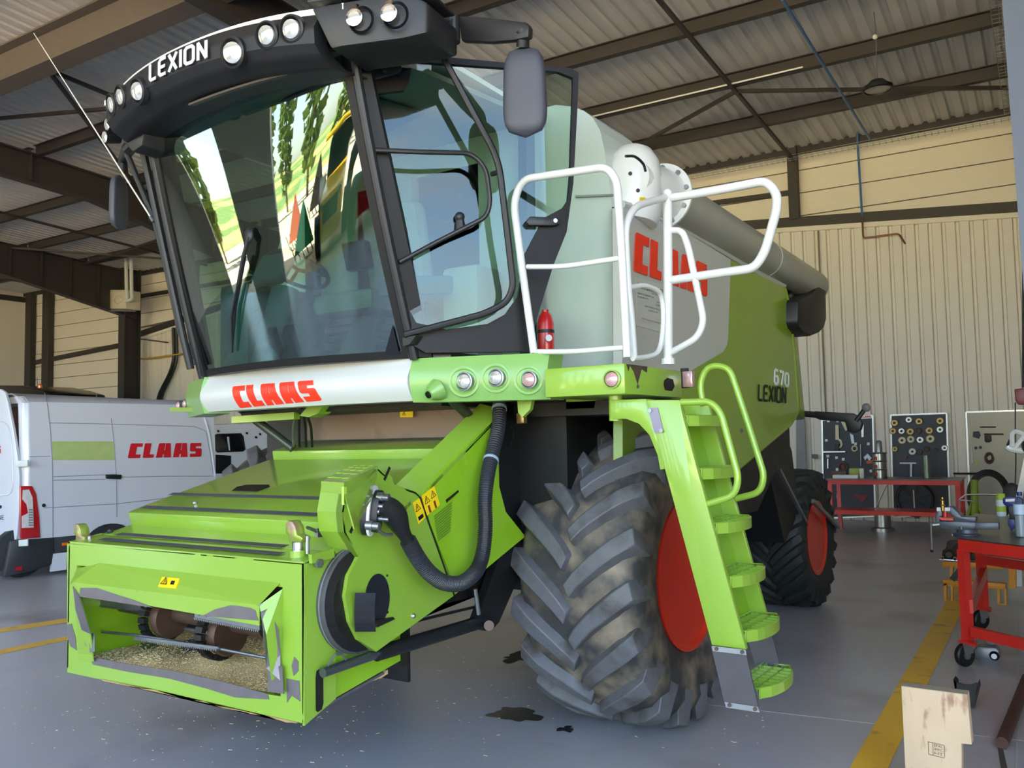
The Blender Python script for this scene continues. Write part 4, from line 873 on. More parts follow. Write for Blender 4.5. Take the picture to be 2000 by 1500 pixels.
MB().cyl(PY(300, 433, 3.34), PY(294, 424, 3.34), .011, 8).build('antenna_foot', ZN, an)
# ---- roof visor
yc = lambda xr: 2.76+.1*xr*xr+.06*abs(xr)**3
XR0 = 1.30
def vis(i, j):
    """i across -0.86..0.86, j 0 top .. 1 bottom and back under"""
    xr = -.87+1.74*i; y0 = yc(xr)
    prof = [(.05, .0), (-.0, -.02), (-.035, -.09), (-.03, -.17), (.01, -.215), (.10, -.25), (.30, -.23)]
    k = min(int(j*6), 5); t = j*6-k; a, b = prof[k], prof[k+1]; dy = a[0]+(b[0]-a[0])*t; dz = a[1]+(b[1]-a[1])*t
    return M(xr, y0+dy, 3.885-.05*(abs(xr)/.87)**2+dz)
vz = MB().slab(vis, 40, 24, (0, .08, .02)).build('roof_visor', BK, H, smooth=True, label='curved black visor with work lamps over the windscreen')
def visN(xr, dz=-.1, off=0.):
    n = V((-(.2*xr+.18*xr*abs(xr)), 1, .25)).normalized(); return M(xr, yc(xr)-.035, 3.885-.05*(xr/.87)**2+dz)-n*off, -n
for xr, r, dz, deep in ((.40, .054, -.165, 1), (.615, .047, -.11, 0), (.755, .047, -.095, 0), (-.40, .050, -.165, 1), (-.615, .045, -.12, 0), (-.755, .045, -.11, 0)):
    c, n = visN(xr, dz, .002)
    w = MB().lathe([(r*1.5, -.02), (r*1.45, .008), (r*1.25, .014), (r*1.12, .0), (r*1.05, -.03)], c, n, 28, True).build('lamp_bezel', BK, vz, smooth=True)
    MB().lathe([(0, .012), (r*.6, .010), (r*.95, .003), (r, -.01), (0, -.012)], c+n*(.004 if deep else .008), n if not deep else (n+V((.25, 0, 0))).normalized(), 28).build('work_lamp', LEN, vz, smooth=True)
# LEXION lettering follows the curve of the visor
def vmap(a, b):
    xr = -.27+.50*a; p, n = visN(xr, -.165+.108*b, .010); return p
stroke_word('LEXION', vmap, (0, -.003, 0), 1, .21).build('lettering', mat('letter_silver', (190, 190, 196), .4), vz, label='silver-grey model name on the visor')
MB().slab(lambda i, j: M(-.15+.75*i, yc(-.15+.75*i)+.12+.04*j, 3.885-.26+.01*j), 12, 1, (0, 0, -.012)).build('trim_strip', mat('brown_strip', (76, 66, 56), .5), vz)
# pale roof shell
def shell(i, j):
    xr = -1.0+2.0*i; y = yc(min(.9, max(-.9, xr)))+.02+j*1.8; return M(xr, y, 3.89+.07*sin(pi*min(1, j*1.1))*cos(xr*1.3)-.04*xr*xr)
MB().slab(shell, 24, 10, (0, 0, -.03)).build('roof_shell', mat('roof_cream', (226, 226, 216), .35), H, smooth=True)
b = MB().prism([M(-.45, 2.95, 3.9), M(-.12, 2.93, 3.9), M(-.16, 2.97, 4.02), M(-.38, 2.98, 4.02)], (0, .35, 0)).build('receiver_box', mat('roof_cream', (226, 226, 216)), H, bev=.03)
# corner wings with two lamps each
def wing(sgn):
    zt_ = 3.86; P = lambda xr, dy, z: M(sgn*xr, yc(.87)+(xr-.87)*.5+dy, z)
    pts = [P(.86, -.045, zt_-.02), P(1.27, -.02, zt_+.03), P(1.34, .02, zt_-.02), P(1.33, .03, zt_-.16), P(1.24, -.005, zt_-.19), P(.99, -.03, zt_-.22), P(.94, -.03, zt_-.23)]
    w = MB().prism(pts, (sgn*-.05, .3, 0)).build('visor_wing', BK, H, bev=.018)
    MB().prism([P(.85, -.05, zt_-.0), P(1.28, -.025, zt_+.045), P(1.36, .02, zt_+.01), P(1.3, .3, zt_+.03), P(.9, .3, zt_)], (0, 0, .018)).build('wing_lip', BK, w, bev=.006)
    for xr in (1.065, 1.215):
        c = P(xr, -.055, zt_-.10+(.008 if xr > 1.1 else 0)); n = V((sgn*.35, -1, -.08)).normalized()
        MB().lathe([(.062, -.01), (.066, .0), (.062, .006), (.052, -.002)], c+V((sgn*.02, .02, -.005)), n, 24, True).build('lamp_bezel', BKG, w, smooth=True)
        MB().lathe([(.0, -.05), (.035, -.05), (.042, -.01), (.042, .012), (.037, .014)], c, n, 24).build('lamp_body', CHR, w, smooth=True)
        MB().lathe([(0, .018), (.02, .017), (.036, .012), (.036, .0), (0, 0)], c, n, 24).build('work_lamp', LEN, w, smooth=True)
        MB().obox(c+V((0, 0, .05)), (.02, 0, 0), (0, .008, 0), (0, 0, .012)).build('lamp_bracket', CHR, w)
    return w
wR = wing(1)
# left wing is turned down, with its lamp pair outside
pts = [PY(u, v, 2.98) for u, v in ((226, 190), (245, 198), (262, 222), (282, 248), (276, 285), (258, 297), (240, 276), (226, 252), (212, 228))]
wL = MB().prism(pts, (0, .22, 0)).build('visor_wing', BK, H, bev=.012)
for (u, v) in ((211, 243), (206, 268)):
    c = PY(u, v, 3.02); n = V((-.1, -1, -.15)).normalized(); MB().lathe([(.0, -.1), (.03, -.09), (.038, -.02), (.038, .006)], c, n, 20).build('lamp_body', BK, wL, smooth=True); MB().lathe([(0, .012), (.034, .008), (.034, 0), (0, 0)], c, n, 20).build('work_lamp', LEN, wL, smooth=True)
MB().tube([PY(290, 262, 3.12), PY(258, 280, 3.1), PY(246, 292, 3.1)], .03, 8).build('mirror_bracket', BK, wL)
# beacon
c = PY(702, 24, 3.3); bc = MB().lathe([(.055, -.09), (.06, -.02), (.06, 0)], c, (0, 0, 1), 24).build('beacon_base', BK, H)
MB().lathe([(.056, .0), (.056, .04), (.045, .075), (.02, .095), (0, .1)], c, (0, 0, 1), 24).build('beacon', AMB, H, smooth=True, label='orange warning beacon on the cab roof')
# mirrors
def mirror(c, ang, name='mirror', hh=.185, ww=.088, lab=None):
    c = V(c); ca, sa = cos(ang), sin(ang); b = MB(); n = 28; m = 14; vs_ = []
    for j in range(m+1):
        t = -1+2*j/m; k = (1-abs(t)**5)**.5 if abs(t) < 1 else 0.02; k = max(.35 if abs(t) < 1 else .001, k); wz = ww*k*(1.0+.06*(-t)); 
        for i in range(n):
            a = 2*pi*i/n; cx_, sy_ = cos(a), sin(a); x = wz*math.copysign(abs(cx_)**.6, cx_); y = .045*k*math.copysign(abs(sy_)**.7, sy_)*(1 if sy_ < 0 else .5)
            vs_.append(c+V((x*ca-y*sa, x*sa+y*ca, t*hh)))
    fs = [(j*n+i, j*n+(i+1) % n, (j+1)*n+(i+1) % n, (j+1)*n+i) for j in range(m) for i in range(n)]+[tuple(range(n)), tuple(m*n+i for i in range(n-1, -1, -1))]
    return b.add(vs_, fs).build(name, MG, H, smooth=True, label=lab, angle=60)
mR = PY(1025, 179, 3.52); mir = mirror(mR, radians(25), 'mirror', .232, .107, 'large dark mirror housing hanging from the right roof corner')
b = MB().prism([PY(u, v, 3.45) for u, v in ((893, 30), (930, 31), (1025, 42), (1033, 50), (1032, 72), (1005, 78), (960, 82), (900, 80))], (0, .045, 0)).build('mirror_arm', BK, H, bev=.012)
MB().cyl(PY(885, 34, 3.44), PY(886, 83, 3.44), .034, 14).build('arm_joint', BK, b); MB().bar(PY(868, 44, 3.4), PY(868, 86, 3.4), .035, .06, (1, 0, 0)).build('arm_mount', BK, b)
MB().tube(rnd([PY(1018, 58, 3.47), PY(1022, 66, 3.48), PY(1021, 92, 3.5)], .05), .032, 14).build('mirror_neck', BK, b, smooth=True)
mL = PY(234, 396, 3.40); mirror(mL, radians(-58), 'mirror', .195, .10, 'mirror housing on the left side of the cab seen edge-on')
MB().tube([PY(240, 335, 3.38), PY(240, 312, 3.36), PY(252, 290, 3.3)], [.035, .03, .045], 12).build('mirror_neck', BK, H, smooth=True)
# fire extinguisher behind the door
c = PY(1072, 655, 4.55); fe = MB().lathe([(.0, -.17), (.045, -.17), (.05, -.14), (.05, .04), (.038, .09), (.02, .11), (.02, .125), (0, .125)], PY(1066, 645, 4.5), (0, 0, 1), 20).build('fire_extinguisher', mat('extinguisher_red', (200, 24, 30), .3, coat=.4), H, smooth=True, label='red fire extinguisher behind the open door')
MB().lathe([(.052, -.02), (.052, 0), (.051, 0), (.051, -.02)], PY(1066, 645, 4.5), (0, 0, 1), 20, True).build('strap', BK, fe); MB().cyl(PY(1072, 660, 4.437), PY(1072, 660, 4.43), .02, 14).build('label_disc', WHI, fe)
# ---- under the cab
MB().prism([PY(u, v, 4.35) for u, v in ((600, 805), (640, 778), (985, 770), (985, 800), (955, 868), (600, 868))], (0, .03, 0)).build('dust_curtain', mat('brown_rubber_sheet', (136, 116, 104), .45, var=.12, scale=3, col2=(100, 84, 76), c2scale=2), H, label='dull brown sheet behind the feeder house')
MB().prism([PY(u, v, 4.33) for u, v in ((604, 870), (960, 862), (940, 852), (700, 858), (604, 860))], (0, -.02, 0)).build('seal_strip', BK, H)
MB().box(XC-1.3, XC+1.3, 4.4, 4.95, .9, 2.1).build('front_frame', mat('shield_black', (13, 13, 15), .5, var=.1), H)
MB().prism([PY(782, 800, 4.3), PY(807, 800, 4.3), PY(807, 815, 4.3), PY(782, 815, 4.3)], (0, -.004, 0)).build('warning_sticker', YST, H); tri_mark(PY(789, 808, 4.29), (1, 0, 0), (0, 0, 1), .014)
MB().tube([PY(470, 798, 3.9), PY(572, 876, 4.05)], .030, 12).build('cab_strut', mat('olive_strut', (64, 70, 58), .35, .3), H, smooth=True)
MB().tube([PY(880, 778, 3.85), PY(943, 838, 4.2)], .030, 12).build('cab_strut', mat('olive_strut', (64, 70, 58)), H, smooth=True)
MB().bar(PY(458, 820, 3.8), PY(580, 812, 3.8), .05, .045).build('green_cross_tube', G, H); MB().box(XC-.85, XC+.85, 3.8, 4.3, 1.955, 1.985).build('cab_subframe', BKD, H)
MB().prism([PY(u, v, 3.75) for u, v in ((600, 795), (632, 793), (620, 808), (603, 815), (585, 812))], (0, .1, 0)).build('lug_plate', G, H)
for i, x in enumerate((575, 583, 592, 600)): MB().tube(spl([PY(x+8, 796, 3.8), PY(x+2, 815, 3.85), PY(x-2+i*3, 835, 3.9), PY(x-2+i*4, 872, 4.0)], 5), .009, 8).build('hydraulic_hose', BKD if i else ZN, H, smooth=True)
# black moulded shield between feeder and wheel
MB().prism([PX(u, v, XC+.97) for u, v in ((985, 790), (976, 850), (973, 900), (975, 960), (986, 1005), (1006, 1035), (1036, 1058), (1080, 1058), (1240, 1000), (1250, 778))], (-.03, 0, 0)).build('wheel_shield', mat('shield_black', (13, 13, 15)), H)
MB().prism([V((XC+.9, 5.0, 1.9)), V((HX-.05, 5.0, 1.9)), V((HX-.05, 5.6, 1.9)), V((XC+.9, 5.6, 1.9))], (0, 0, .04)).build('wheel_arch_roof', BKD, H)
MB().tube(rnd([PX(992, 871, XC+1.0), PX(1002, 858, XC+1.0), PX(1004, 838, XC+1.0), PX(998, 834, XC+1.0)], .02), .005, 6).build('shield_grip', BK, H)
MB().obox(PY(1019, 817, 4.2), (.025, 0, 0), (0, .02, 0), (0, 0, .03)).build('padlock', mat('brass', (176, 150, 96), .35, .8), H, bev=.004); MB().tube([PY(1016, 812, 4.2), PY(1017, 798, 4.2), PY(1021, 798, 4.2), PY(1022, 812, 4.2)], .005, 6).build('padlock_shackle', ZN, H)
MB().prism([PY(u, v, 3.95) for u, v in ((1010, 778), (1040, 776), (1035, 800), (1020, 815), (1012, 806))], (0, .03, 0)).build('green_lug', G, H)
MB().prism([PY(u, v, 4.3) for u, v in ((1105, 778), (1165, 776), (1160, 797), (1106, 799))], (0, .02, 0)).build('green_plate', G, H)

# ================================================================== FEEDER HOUSE
FY = 2.70; FH = H
py = lambda pts, c=FY: [PY(u, v, c) for u, v in pts]
z0f, z1f = M(0, 0, .53).z, M(0, 0, 1.235).z
XL, XRt = PY(131, 1300, FY).x, PY(594, 1300, FY).x
fw = [(131, 1063), (597, 1102), (593, 1414), (131, 1313)]
inner = [(152, 1105), (553, 1148), (551, 1330), (532, 1368), (196, 1293), (150, 1283)]
fr_ = ring([(131, 1062), (360, 1080), (594, 1101), (592, 1413), (360, 1362), (131, 1313)], [(150, 1104), (350, 1124), (552, 1147), (548, 1360), (360, 1330), (152, 1286)], lambda u, v: PY(u, v, FY), (0, .03, 0), 'feeder_frame', G, H)
fr_['label'] = 'green feeder coupling frame with paint worn to bare metal'
# return sides of the frame
sd_ = [PX(u, v, XRt) for u, v in ((594, 1101), (626, 1083), (627, 1375), (592, 1413))]
yb = 2.89
MB().prism([V((XRt, FY, z1f-.005)), V((XRt, yb, z1f+.03)), V((XRt, yb, .60)), V((XRt, FY, .53))], (-.012, 0, 0)).build('frame_side', G, fr_)
MB().prism([V((XL, FY, z1f)), V((XL, yb, z1f+.03)), V((XL, yb, .60)), V((XL, FY, .53))], (.012, 0, 0)).build('frame_side', G, fr_)
MB().prism([V((XL, FY, z1f-.01)), V((XRt, FY, z1f-.01)), V((XRt, yb+.2, z1f+.04)), V((XL, yb+.2, z1f+.04))], (0, 0, .012)).build('front_deck', G, fr_)
MB().prism([V((XL+.02, FY+.02, .545)), V((XRt-.07, FY+.02, .535)), V((XRt-.07, yb+.4, .62)), V((XL+.02, yb+.4, .62))], (0, 0, -.012)).build('feeder_floor', WS, fr_)
o = [V((XRt+.002, y, z)) for y, z in ((2.765, .58), (2.775, .57), (2.80, .575), (2.81, .60), (2.81, .74), (2.79, .755), (2.77, .75), (2.765, .72))]
MB().prism(o, (.0015, 0, 0)).build('slot', BLKI, fr_)
# upper sloping hood of the mouth
ht = py(((192, 1101), (545, 1141)), FY-.004); hb = [PY(142, 1137, FY-.09), PY(506, 1182, FY-.09)]
hd = MB().prism([ht[0], ht[1], hb[1], hb[0]], (0, .008, .008)).build('mouth_hood', G, H)
lip = [hb[0], hb[1], PY(506, 1222, FY-.085), PY(400, 1202, FY-.085), PY(285, 1182, FY-.085), PY(155, 1164, FY-.085)]
MB().prism(lip, (0, .006, 0)).build('hood_lip', GW, hd)
wl_ = [(155, 1165), (157, 1148), (190, 1148), (225, 1160), (262, 1172), (285, 1181), (300, 1187)]
MB().prism(py(wl_, FY-.0875), (0, -.0015, 0)).build('worn_patch', WS, hd); MB().prism(py(((395, 1203), (420, 1190), (450, 1182), (485, 1184), (500, 1192), (505, 1212)), FY-.0875), (0, -.0015, 0)).build('worn_patch', WS, hd)
MB().prism([PY(142, 1137, FY-.09), PY(188, 1102, FY), PY(150, 1110, FY), PY(137, 1140, FY-.04)], (0, .006, 0)).build('hood_cheek', G, hd)
# flared side flanges
MB().prism([PY(506, 1182, FY-.09), PY(552, 1150, FY-.002), PY(548, 1310, FY-.002), PY(530, 1330, FY-.05), PY(520, 1240, FY-.09)], (0, .006, 0)).build('mouth_flange', GW, fr_)
MB().prism([PY(510, 1195, FY-.093), PY(525, 1188, FY-.06), PY(545, 1230, FY-.03), PY(548, 1280, FY-.01), PY(549, 1330, FY-.02), PY(522, 1305, FY-.06), PY(515, 1235, FY-.09)], (0, -.003, 0)).build('worn_patch', WS, fr_)
MB().prism([PY(142, 1137, FY-.09), PY(155, 1166, FY-.085), PY(176, 1236, FY-.05), PY(182, 1292, FY-.02), PY(152, 1288, FY-.004), PY(150, 1110, FY-.002)], (0, .006, 0)).build('mouth_flange', GW, fr_)
MB().prism([PY(143, 1145, FY-.093), PY(155, 1164, FY-.09), PY(178, 1238, FY-.06), PY(172, 1236, FY-.06), PY(160, 1230, FY-.05), PY(148, 1190, FY-.08)], (0, -.003, 0)).build('worn_patch', WS, fr_)
MB().prism(py(((176, 1237), (186, 1237), (186, 1272), (176, 1275)), FY-.03), (0, -.004, 0)).build('corner_plate', ZN, fr_); MB().prism(py(((524, 1305), (552, 1300), (555, 1355), (525, 1350)), FY-.02), (0, -.004, 0)).build('corner_plate', WS, fr_)
# bottom rim worn strips
MB().prism(py(((175, 1283), (260, 1298), (350, 1312), (430, 1330), (523, 1355), (526, 1366), (460, 1362), (405, 1345), (330, 1325), (250, 1312), (182, 1298)), FY-.001), (0, -.002, 0)).build('worn_patch', WS, fr_)
MB().prism(py(((131, 1220), (140, 1218), (148, 1245), (150, 1270), (138, 1262), (132, 1245)), FY-.001), (0, -.002, 0)).build('worn_patch', WS, fr_); MB().prism(py(((560, 1325), (585, 1330), (587, 1370), (570, 1358), (561, 1372)), FY-.001), (0, -.002, 0)).build('worn_patch', WS, fr_)
MB().prism(py(((575, 1283), (583, 1292), (583, 1310), (574, 1320), (570, 1300)), FY-.001), (0, -.002, 0)).build('worn_patch', WS, fr_)
dirt = mat('caked_mud', (164, 140, 92), .95, var=.3, scale=40, bump=.6)
lo = [(200+k*20, 1326+k*4.55+random.uniform(-4, 3)) for k in range(19)]
MB().prism(py([(u, v) for u, v in lo]+[(585, 1411), (200, 1329)], FY-.001), (0, -.003, 0)).build('caked_mud', dirt, fr_, kind='stuff')
def wsticker(pts, c, par): return MB().prism(py(pts, c), (0, -.003, 0)).build('warning_sticker', YST, par)
q = [PY(310, 1147, FY-.069), PY(345, 1150, FY-.069), PY(352, 1131, FY-.029), PY(318, 1128, FY-.029)]
s_ = MB().prism(q, (0, -.004, .004)).build('warning_sticker', YST, hd)
mp = _quad(*q); c = mp(.28, .5)+V((0, -.008, .008)); ex, ey = (mp(1, .5)-mp(0, .5)).normalized(), (mp(.5, 1)-mp(.5, 0)).normalized(); tri_mark(c, ex, ey, .026, hd); MB().obox(mp(.72, .5)+V((0, -.005, .005)), ex*.014, ey*.012, ex.cross(ey)*.001).build('warning_mark', BLKI, hd)
# drum with sprockets, tube, slats and chaff inside the mouth
DY = 3.0
dr = MB().cyl(PY(196, 1172, DY), PY(520, 1228, DY), .045, 20).build('feeder_shaft', RU_, H, smooth=True)
for (u, v, r_) in ((216, 1197, .125), (328, 1205, .125), (440, 1237, .125)):
    c = PY(u, v, DY-.03); a_ = V((1, 0, 0))
    MB().lathe([(.0, -.01), (r_*.7, -.02), (r_*.86, -.01), (r_*.9, .03), (r_*.86, .05), (0, .05)], c, a_, 30).build('disc', mat('rusty_disc', (96, 72, 60), .45, .5, var=.25, scale=10), dr, smooth=True)
    b = MB()
    for k in range(22): 
        a = 2*pi*k/22; p = c+V((-.04, cos(a)*r_, sin(a)*r_)); t = V((0, -sin(a), cos(a)))
        b.obox(p, (.028, 0, 0), t*.014, V((0, cos(a), sin(a)))*.014)
    b.build('feeder_chain', BKD, dr)
    for k in range(0, 22, 3): a = 2*pi*k/22; p = c+V((-.072, cos(a)*r_, sin(a)*r_)); MB().sph(p, .007, 6, 4).build('chain_pin', CHR, dr)
def serr(p, q, h, par, dn=(0, 0, -1), n=34, name='serrated_slat'):
    p, q = V(p), V(q); d = (q-p)/n; dn = V(dn); b = MB(); b.prism([p-dn*h, q-dn*h, q, p], (0, .012, 0))
    for k in range(n): b.prism([p+d*k, p+d*(k+1), p+d*(k+.5)+dn*.012], (0, -.006, 0))
    return b.build(name, ZN, par)
serr(PY(163, 1178, 2.86), PY(284, 1192, 2.86), .03, dr); serr(PY(380, 1206, 2.84), PY(507, 1231, 2.84), .03, dr)
serr(PY(262, 1247, 2.82), PY(425, 1268, 2.82), .012, dr, n=40)
MB().tube([PY(200, 1234, 2.84), PY(270, 1241, 2.84), PY(400, 1262, 2.84), PY(520, 1285, 2.84)], .008, 8).build('slat_bar', ZN, dr); MB().tube([PY(360, 1228, 3.05), PY(410, 1236, 3.05)], .012, 8).build('slat_bar', ZN, dr)
for (u, v) in ((192, 1170), (272, 1182), (285, 1184), (389, 1199), (403, 1202)): c = PY(u, v, 2.84); MB().sph(c, .008, 8, 5).build('bolt', ZN, dr)
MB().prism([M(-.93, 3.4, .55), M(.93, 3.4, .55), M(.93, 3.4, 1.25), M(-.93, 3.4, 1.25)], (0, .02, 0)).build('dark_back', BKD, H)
random.seed(3)
def chf(i, j):
    x = XL+.07+i*(XRt-XL-.17); y = FY+.03+j*.62; return V((x, y, .578+.045*j+.022*sin(i*9)*sin(j*5+1)+.02*sin(i*23+j*7)*.5+random.uniform(-.003, .003)+.06*j*j*(1-abs(2*i-1))))
b = MB().slab(chf, 70, 34, (0, 0, -.02)); b.build('chaff_bed', CHAF, H, kind='stuff', smooth=True)
b = MB()
for k in range(2600):
    i, j = random.random(), random.random()**1.6; p = chf(i, j)+V((0, 0, .003)); a = random.uniform(0, pi); d = V((cos(a), sin(a), random.uniform(-.4, .5)))*random.choice((.004, .005, .007)); e = V((-sin(a), cos(a), 0))*.0018
    b.prism([p-d-e, p+d-e, p+d+e, p-d+e], (0, 0, .002))
b.build('chaff_flakes', mat('chaff_pale', (240, 214, 160), .8, var=.3, scale=300), H, kind='stuff')
b = MB()
for k in range(40):
    i, j = random.random(), random.random(); p = chf(i, j)+V((0, 0, .008)); a = random.uniform(0, pi); d = V((cos(a), sin(a)*.6, .1))*random.uniform(.015, .05); b.tube([p-d, p+d], .0012, 4)
b.build('straw_pieces', STRW, H, kind='stuff')
# coupling posts with hooks
for (u, v) in ((163, 1062), (583, 1068)):
    base = PY(u, v+12, 2.78); z = base.z; s = MB().cyl(base, base+V((0, 0, .05)), .028, 20).build('coupling_post', CHR, H, smooth=True)
    MB().cyl(base-V((0, 0, .03)), base+V((0, 0, .012)), .04, 20).build('post_collar', G, s, smooth=True)
    t_ = base+V((0, 0, .05))
    prof = [(-.045, 0), (.04, 0), (.055, .02), (.04, .03), (.015, .035), (.005, .07), (-.015, .095), (-.045, .098), (-.06, .08), (-.06, .035), (-.04, .03)]
    MB().prism([t_+V((x, -.025, z_)) for x, z_ in prof], (0, .055, 0)).build('hook', mat('hook_green_gold', (150, 170, 70), .3, .5, var=.2, scale=12, col2=(160, 130, 110), c2pos=(.5, .6), c2scale=14), s, bev=.006)
    MB().cyl(t_+V((.06, 0, -.05)), t_+V((.06, 0, .03)), .009, 8).build('pin', ZN, s)
MB().prism([V((XL+.05, 2.75, .55)), V((XL+.05, 3.45, .62)), V((XL+.05, 3.45, 1.3)), V((XL+.05, 2.75, 1.2))], (-.02, 0, 0)).build('side_plate', mat('green_paint_shade', (140, 186, 34), .3, coat=.4, var=.04), H)
# ---- feeder top
def fx(u, v, X_): return PX(u, v, X_)
FL = XC-.90; FRx = XC+.80
sec = [(2.92, 1.265), (3.02, 1.285)]
MB().prism([V((FL, 2.88, 1.262)), V((FRx+.1, 2.88, 1.262)), V((FRx+.1, 3.06, 1.305)), V((FL, 3.06, 1.305))], (0, 0, -.02)).build('feeder_top', G, H)
# raised inspection hatch: front lip, sloping top, upper box
hz = [(3.04, 1.30), (3.02, 1.375), (3.10, 1.40), (4.12, 1.665)]
hatch = MB().prism([V((FL, 3.045, 1.295)), V((FL, 3.02, 1.375)), V((FL, 3.10, 1.402)), V((FL, 4.14, 1.672)), V((FL, 4.14, 1.4))], (FRx-FL, 0, 0)).build('feeder_hatch', G, H, bev=.006, label='flat green hatch with dark grip strips')
MB().prism([V((FL+.04, 4.08, 1.65)), V((FL+.04, 4.07, 1.715)), V((FL+.04, 4.30, 1.775)), V((FL+.04, 4.30, 1.6))], (FRx-FL+.06, 0, 0)).build('upper_box', G, H, bev=.006)
MB().prism([V((FL, 3.05, 1.29)), V((FL, 4.3, 1.62)), V((FL, 4.5, .9)), V((FL, 3.2, .6))], (.02, 0, 0)).build('feeder_side', G, H)
def gstrip(y0, y1, x0, x1, zf, par): MB().prism([V((x0, y0, zf(y0)+.002)), V((x1, y0, zf(y0)+.002)), V((x1+.0, y1, zf(y1)+.002)), V((x0, y1, zf(y1)+.002))], (0, 0, .0015)).build('grip_strip', GRY, par)
zh = lambda y: 1.402+(y-3.10)*.2596
zd = lambda y: z1f+(y-FY)*.128+.005
PL = lambda u, v, y: PY(u, v, y)
def strip_px(l, r_, y0, dy, zf, par): gstrip(y0, y0+dy, l, r_, zf, par)
def find_y(u, v, zf):      # where the sight line meets the deck surface z = zf(y)
    d = ray(u, v); t = 2.5
    for _ in range(60): p = CAM+d*t; e = p.z-zf(p.y); t += e*.6/abs(d.z-.2*d.y) if True else 0
    return CAM+d*t
for (p, q, r_, s_, zf, par) in (((333, 962), (654, 973), (648, 966+9), (328, 969), zh, hatch), ((282, 990), (634, 1001), (622, 1007), (270, 995), zh, hatch), ((240, 1041), (570, 1064), (560, 1070), (226, 1047), zd, fr_), ((200, 1053), (563, 1078), (548, 1084), (188, 1056), zd, fr_)):
    A, B = find_y(*p, zf), find_y(*q, zf); y = (A.y+B.y)/2; C2, D2 = find_y(*r_, zf), find_y(*s_, zf); y2 = (C2.y+D2.y)/2
    gstrip(min(y, y2), max(y, y2), max(A.x, XL+.02), B.x, zf, par)
hn = [find_y(u, v, zh)+V((0, 0, .002)) for u, v in ((452, 960), (463, 952), (482, 948), (525, 948), (527, 951), (512, 957), (500, 961))]
MB().prism(hn, (0, 0, .003)).build('recessed_handle', BKG, hatch)
c = find_y(381, 984, zh); MB().cyl(c, c+V((0, 0, .012)), .012, 8).build('catch', ZN, hatch)
c = find_y(215, 1041, zd); MB().sph(c+V((0, 0, .01)), .018, 10, 6).build('rubber_stop', BK, fr_)
# ---- right side covers
SX = XC+1.02   # front cover plane
fc = [(700, 1088), (672, 1040), (668, 1000), (676, 950), (700, 925), (738, 915), (765, 930), (770, 946), (812, 961), (822, 972), (840, 1030), (872, 1110), (887, 1163), (735, 1273), (700, 1250), (683, 1215), (674, 1165), (680, 1125)]
cov = MB().prism([PX(u, v, SX) for u, v in fc], (-.04, 0, 0)).build('belt_cover', G, H, label='green belt cover at the front of the feeder side')
rc = [(824, 966), (860, 925), (985, 800), (978, 850), (974, 900), (975, 950), (988, 1000), (1026, 1048), (1006, 1064), (889, 1161), (874, 1108), (842, 1028)]
rcv = MB().prism([PX(u, v, SX-.005) for u, v in rc], (-.05, 0, 0)).build('side_cover', mat('green_paint_shade', (140, 186, 34), .3, coat=.4, var=.04), H)
# bevelled top band
A, B = PX(824, 966, SX-.005), PX(985, 800, SX-.005)
b0, b1 = PX(808, 957, SX-.13), PX(920, 850, SX-.13); 
MB().prism([A, B, V((SX-.15, B.y-.04, B.z+.04)), V((SX-.15, A.y-.04, A.z+.045))], (0, 0, -.02)).build('cover_edge', G, H)
for (u, v) in ((756, 925), (690, 1027)): MB().obox(PX(u, v, SX+.001), (.001, 0, 0), (0, .02, .03), (0, .006, -.005)).build('slot', BLKI, cov)
# top and front facets of the belt housing
w0 = SX-.16
def band(p, q, name='housing_facet', m=G): P, Q = PX(*p, SX), PX(*q, SX); return MB().prism([P, Q, V((w0, Q.y, Q.z)), V((w0, P.y, P.z))], (0, 0, -.01) if abs(P.z-Q.z) < abs(P.y-Q.y) else (0, .01, 0)).build(name, m, cov)
band((700, 1088), (672, 1040)); band((672, 1040), (668, 1000)); band((668, 1000), (676, 950)); band((676, 950), (700, 925))
for (p, q) in (((770, 946), (812, 961)), ((812, 961), (822, 972)), ((738, 915), (770, 946))): band(p, q)
# perforated step on top
zs = PX(700, 930, SX).z+.03; q = [PZ(627, 948, zs), PZ(672, 951, zs), PZ(738, 914, zs), PZ(691, 911, zs)]
stp = MB().prism(q, (0, 0, .012)).build('perforated_step', G, H); mp = _quad(q[0], q[1], q[2], q[3])
for i in range(3):
    for j in range(5):
        c = mp(.2+.3*i, .12+.19*j)+V((0, 0, .013)); MB().lathe([(.011, 0), (.014, .003), (.016, 0)], c, (0, 0, 1), 14, True).build('step_dimple', G, stp); MB().cyl(c, c+V((0, 0, .001)), .011, 12).build('step_hole', BKG, stp)
MB().prism([q[1], q[2], q[2]-V((0, 0, .05)), q[1]-V((0, 0, .05))], (-.01, 0, 0)).build('step_edge', G, stp)
MB().prism([q[0], q[1], q[1]-V((0, 0, .02)), q[0]-V((0, 0, .02))], (0, .01, 0)).build('step_edge', G, stp)
MB().prism([q[1]-V((0, 0, .01)), q[2]-V((0, 0, .01)), V((q[2].x, q[2].y-.02, q[2].z-.12)), V((q[1].x, q[1].y+.04, q[1].z-.12))], (-.006, 0, 0)).build('step_support', G, stp)
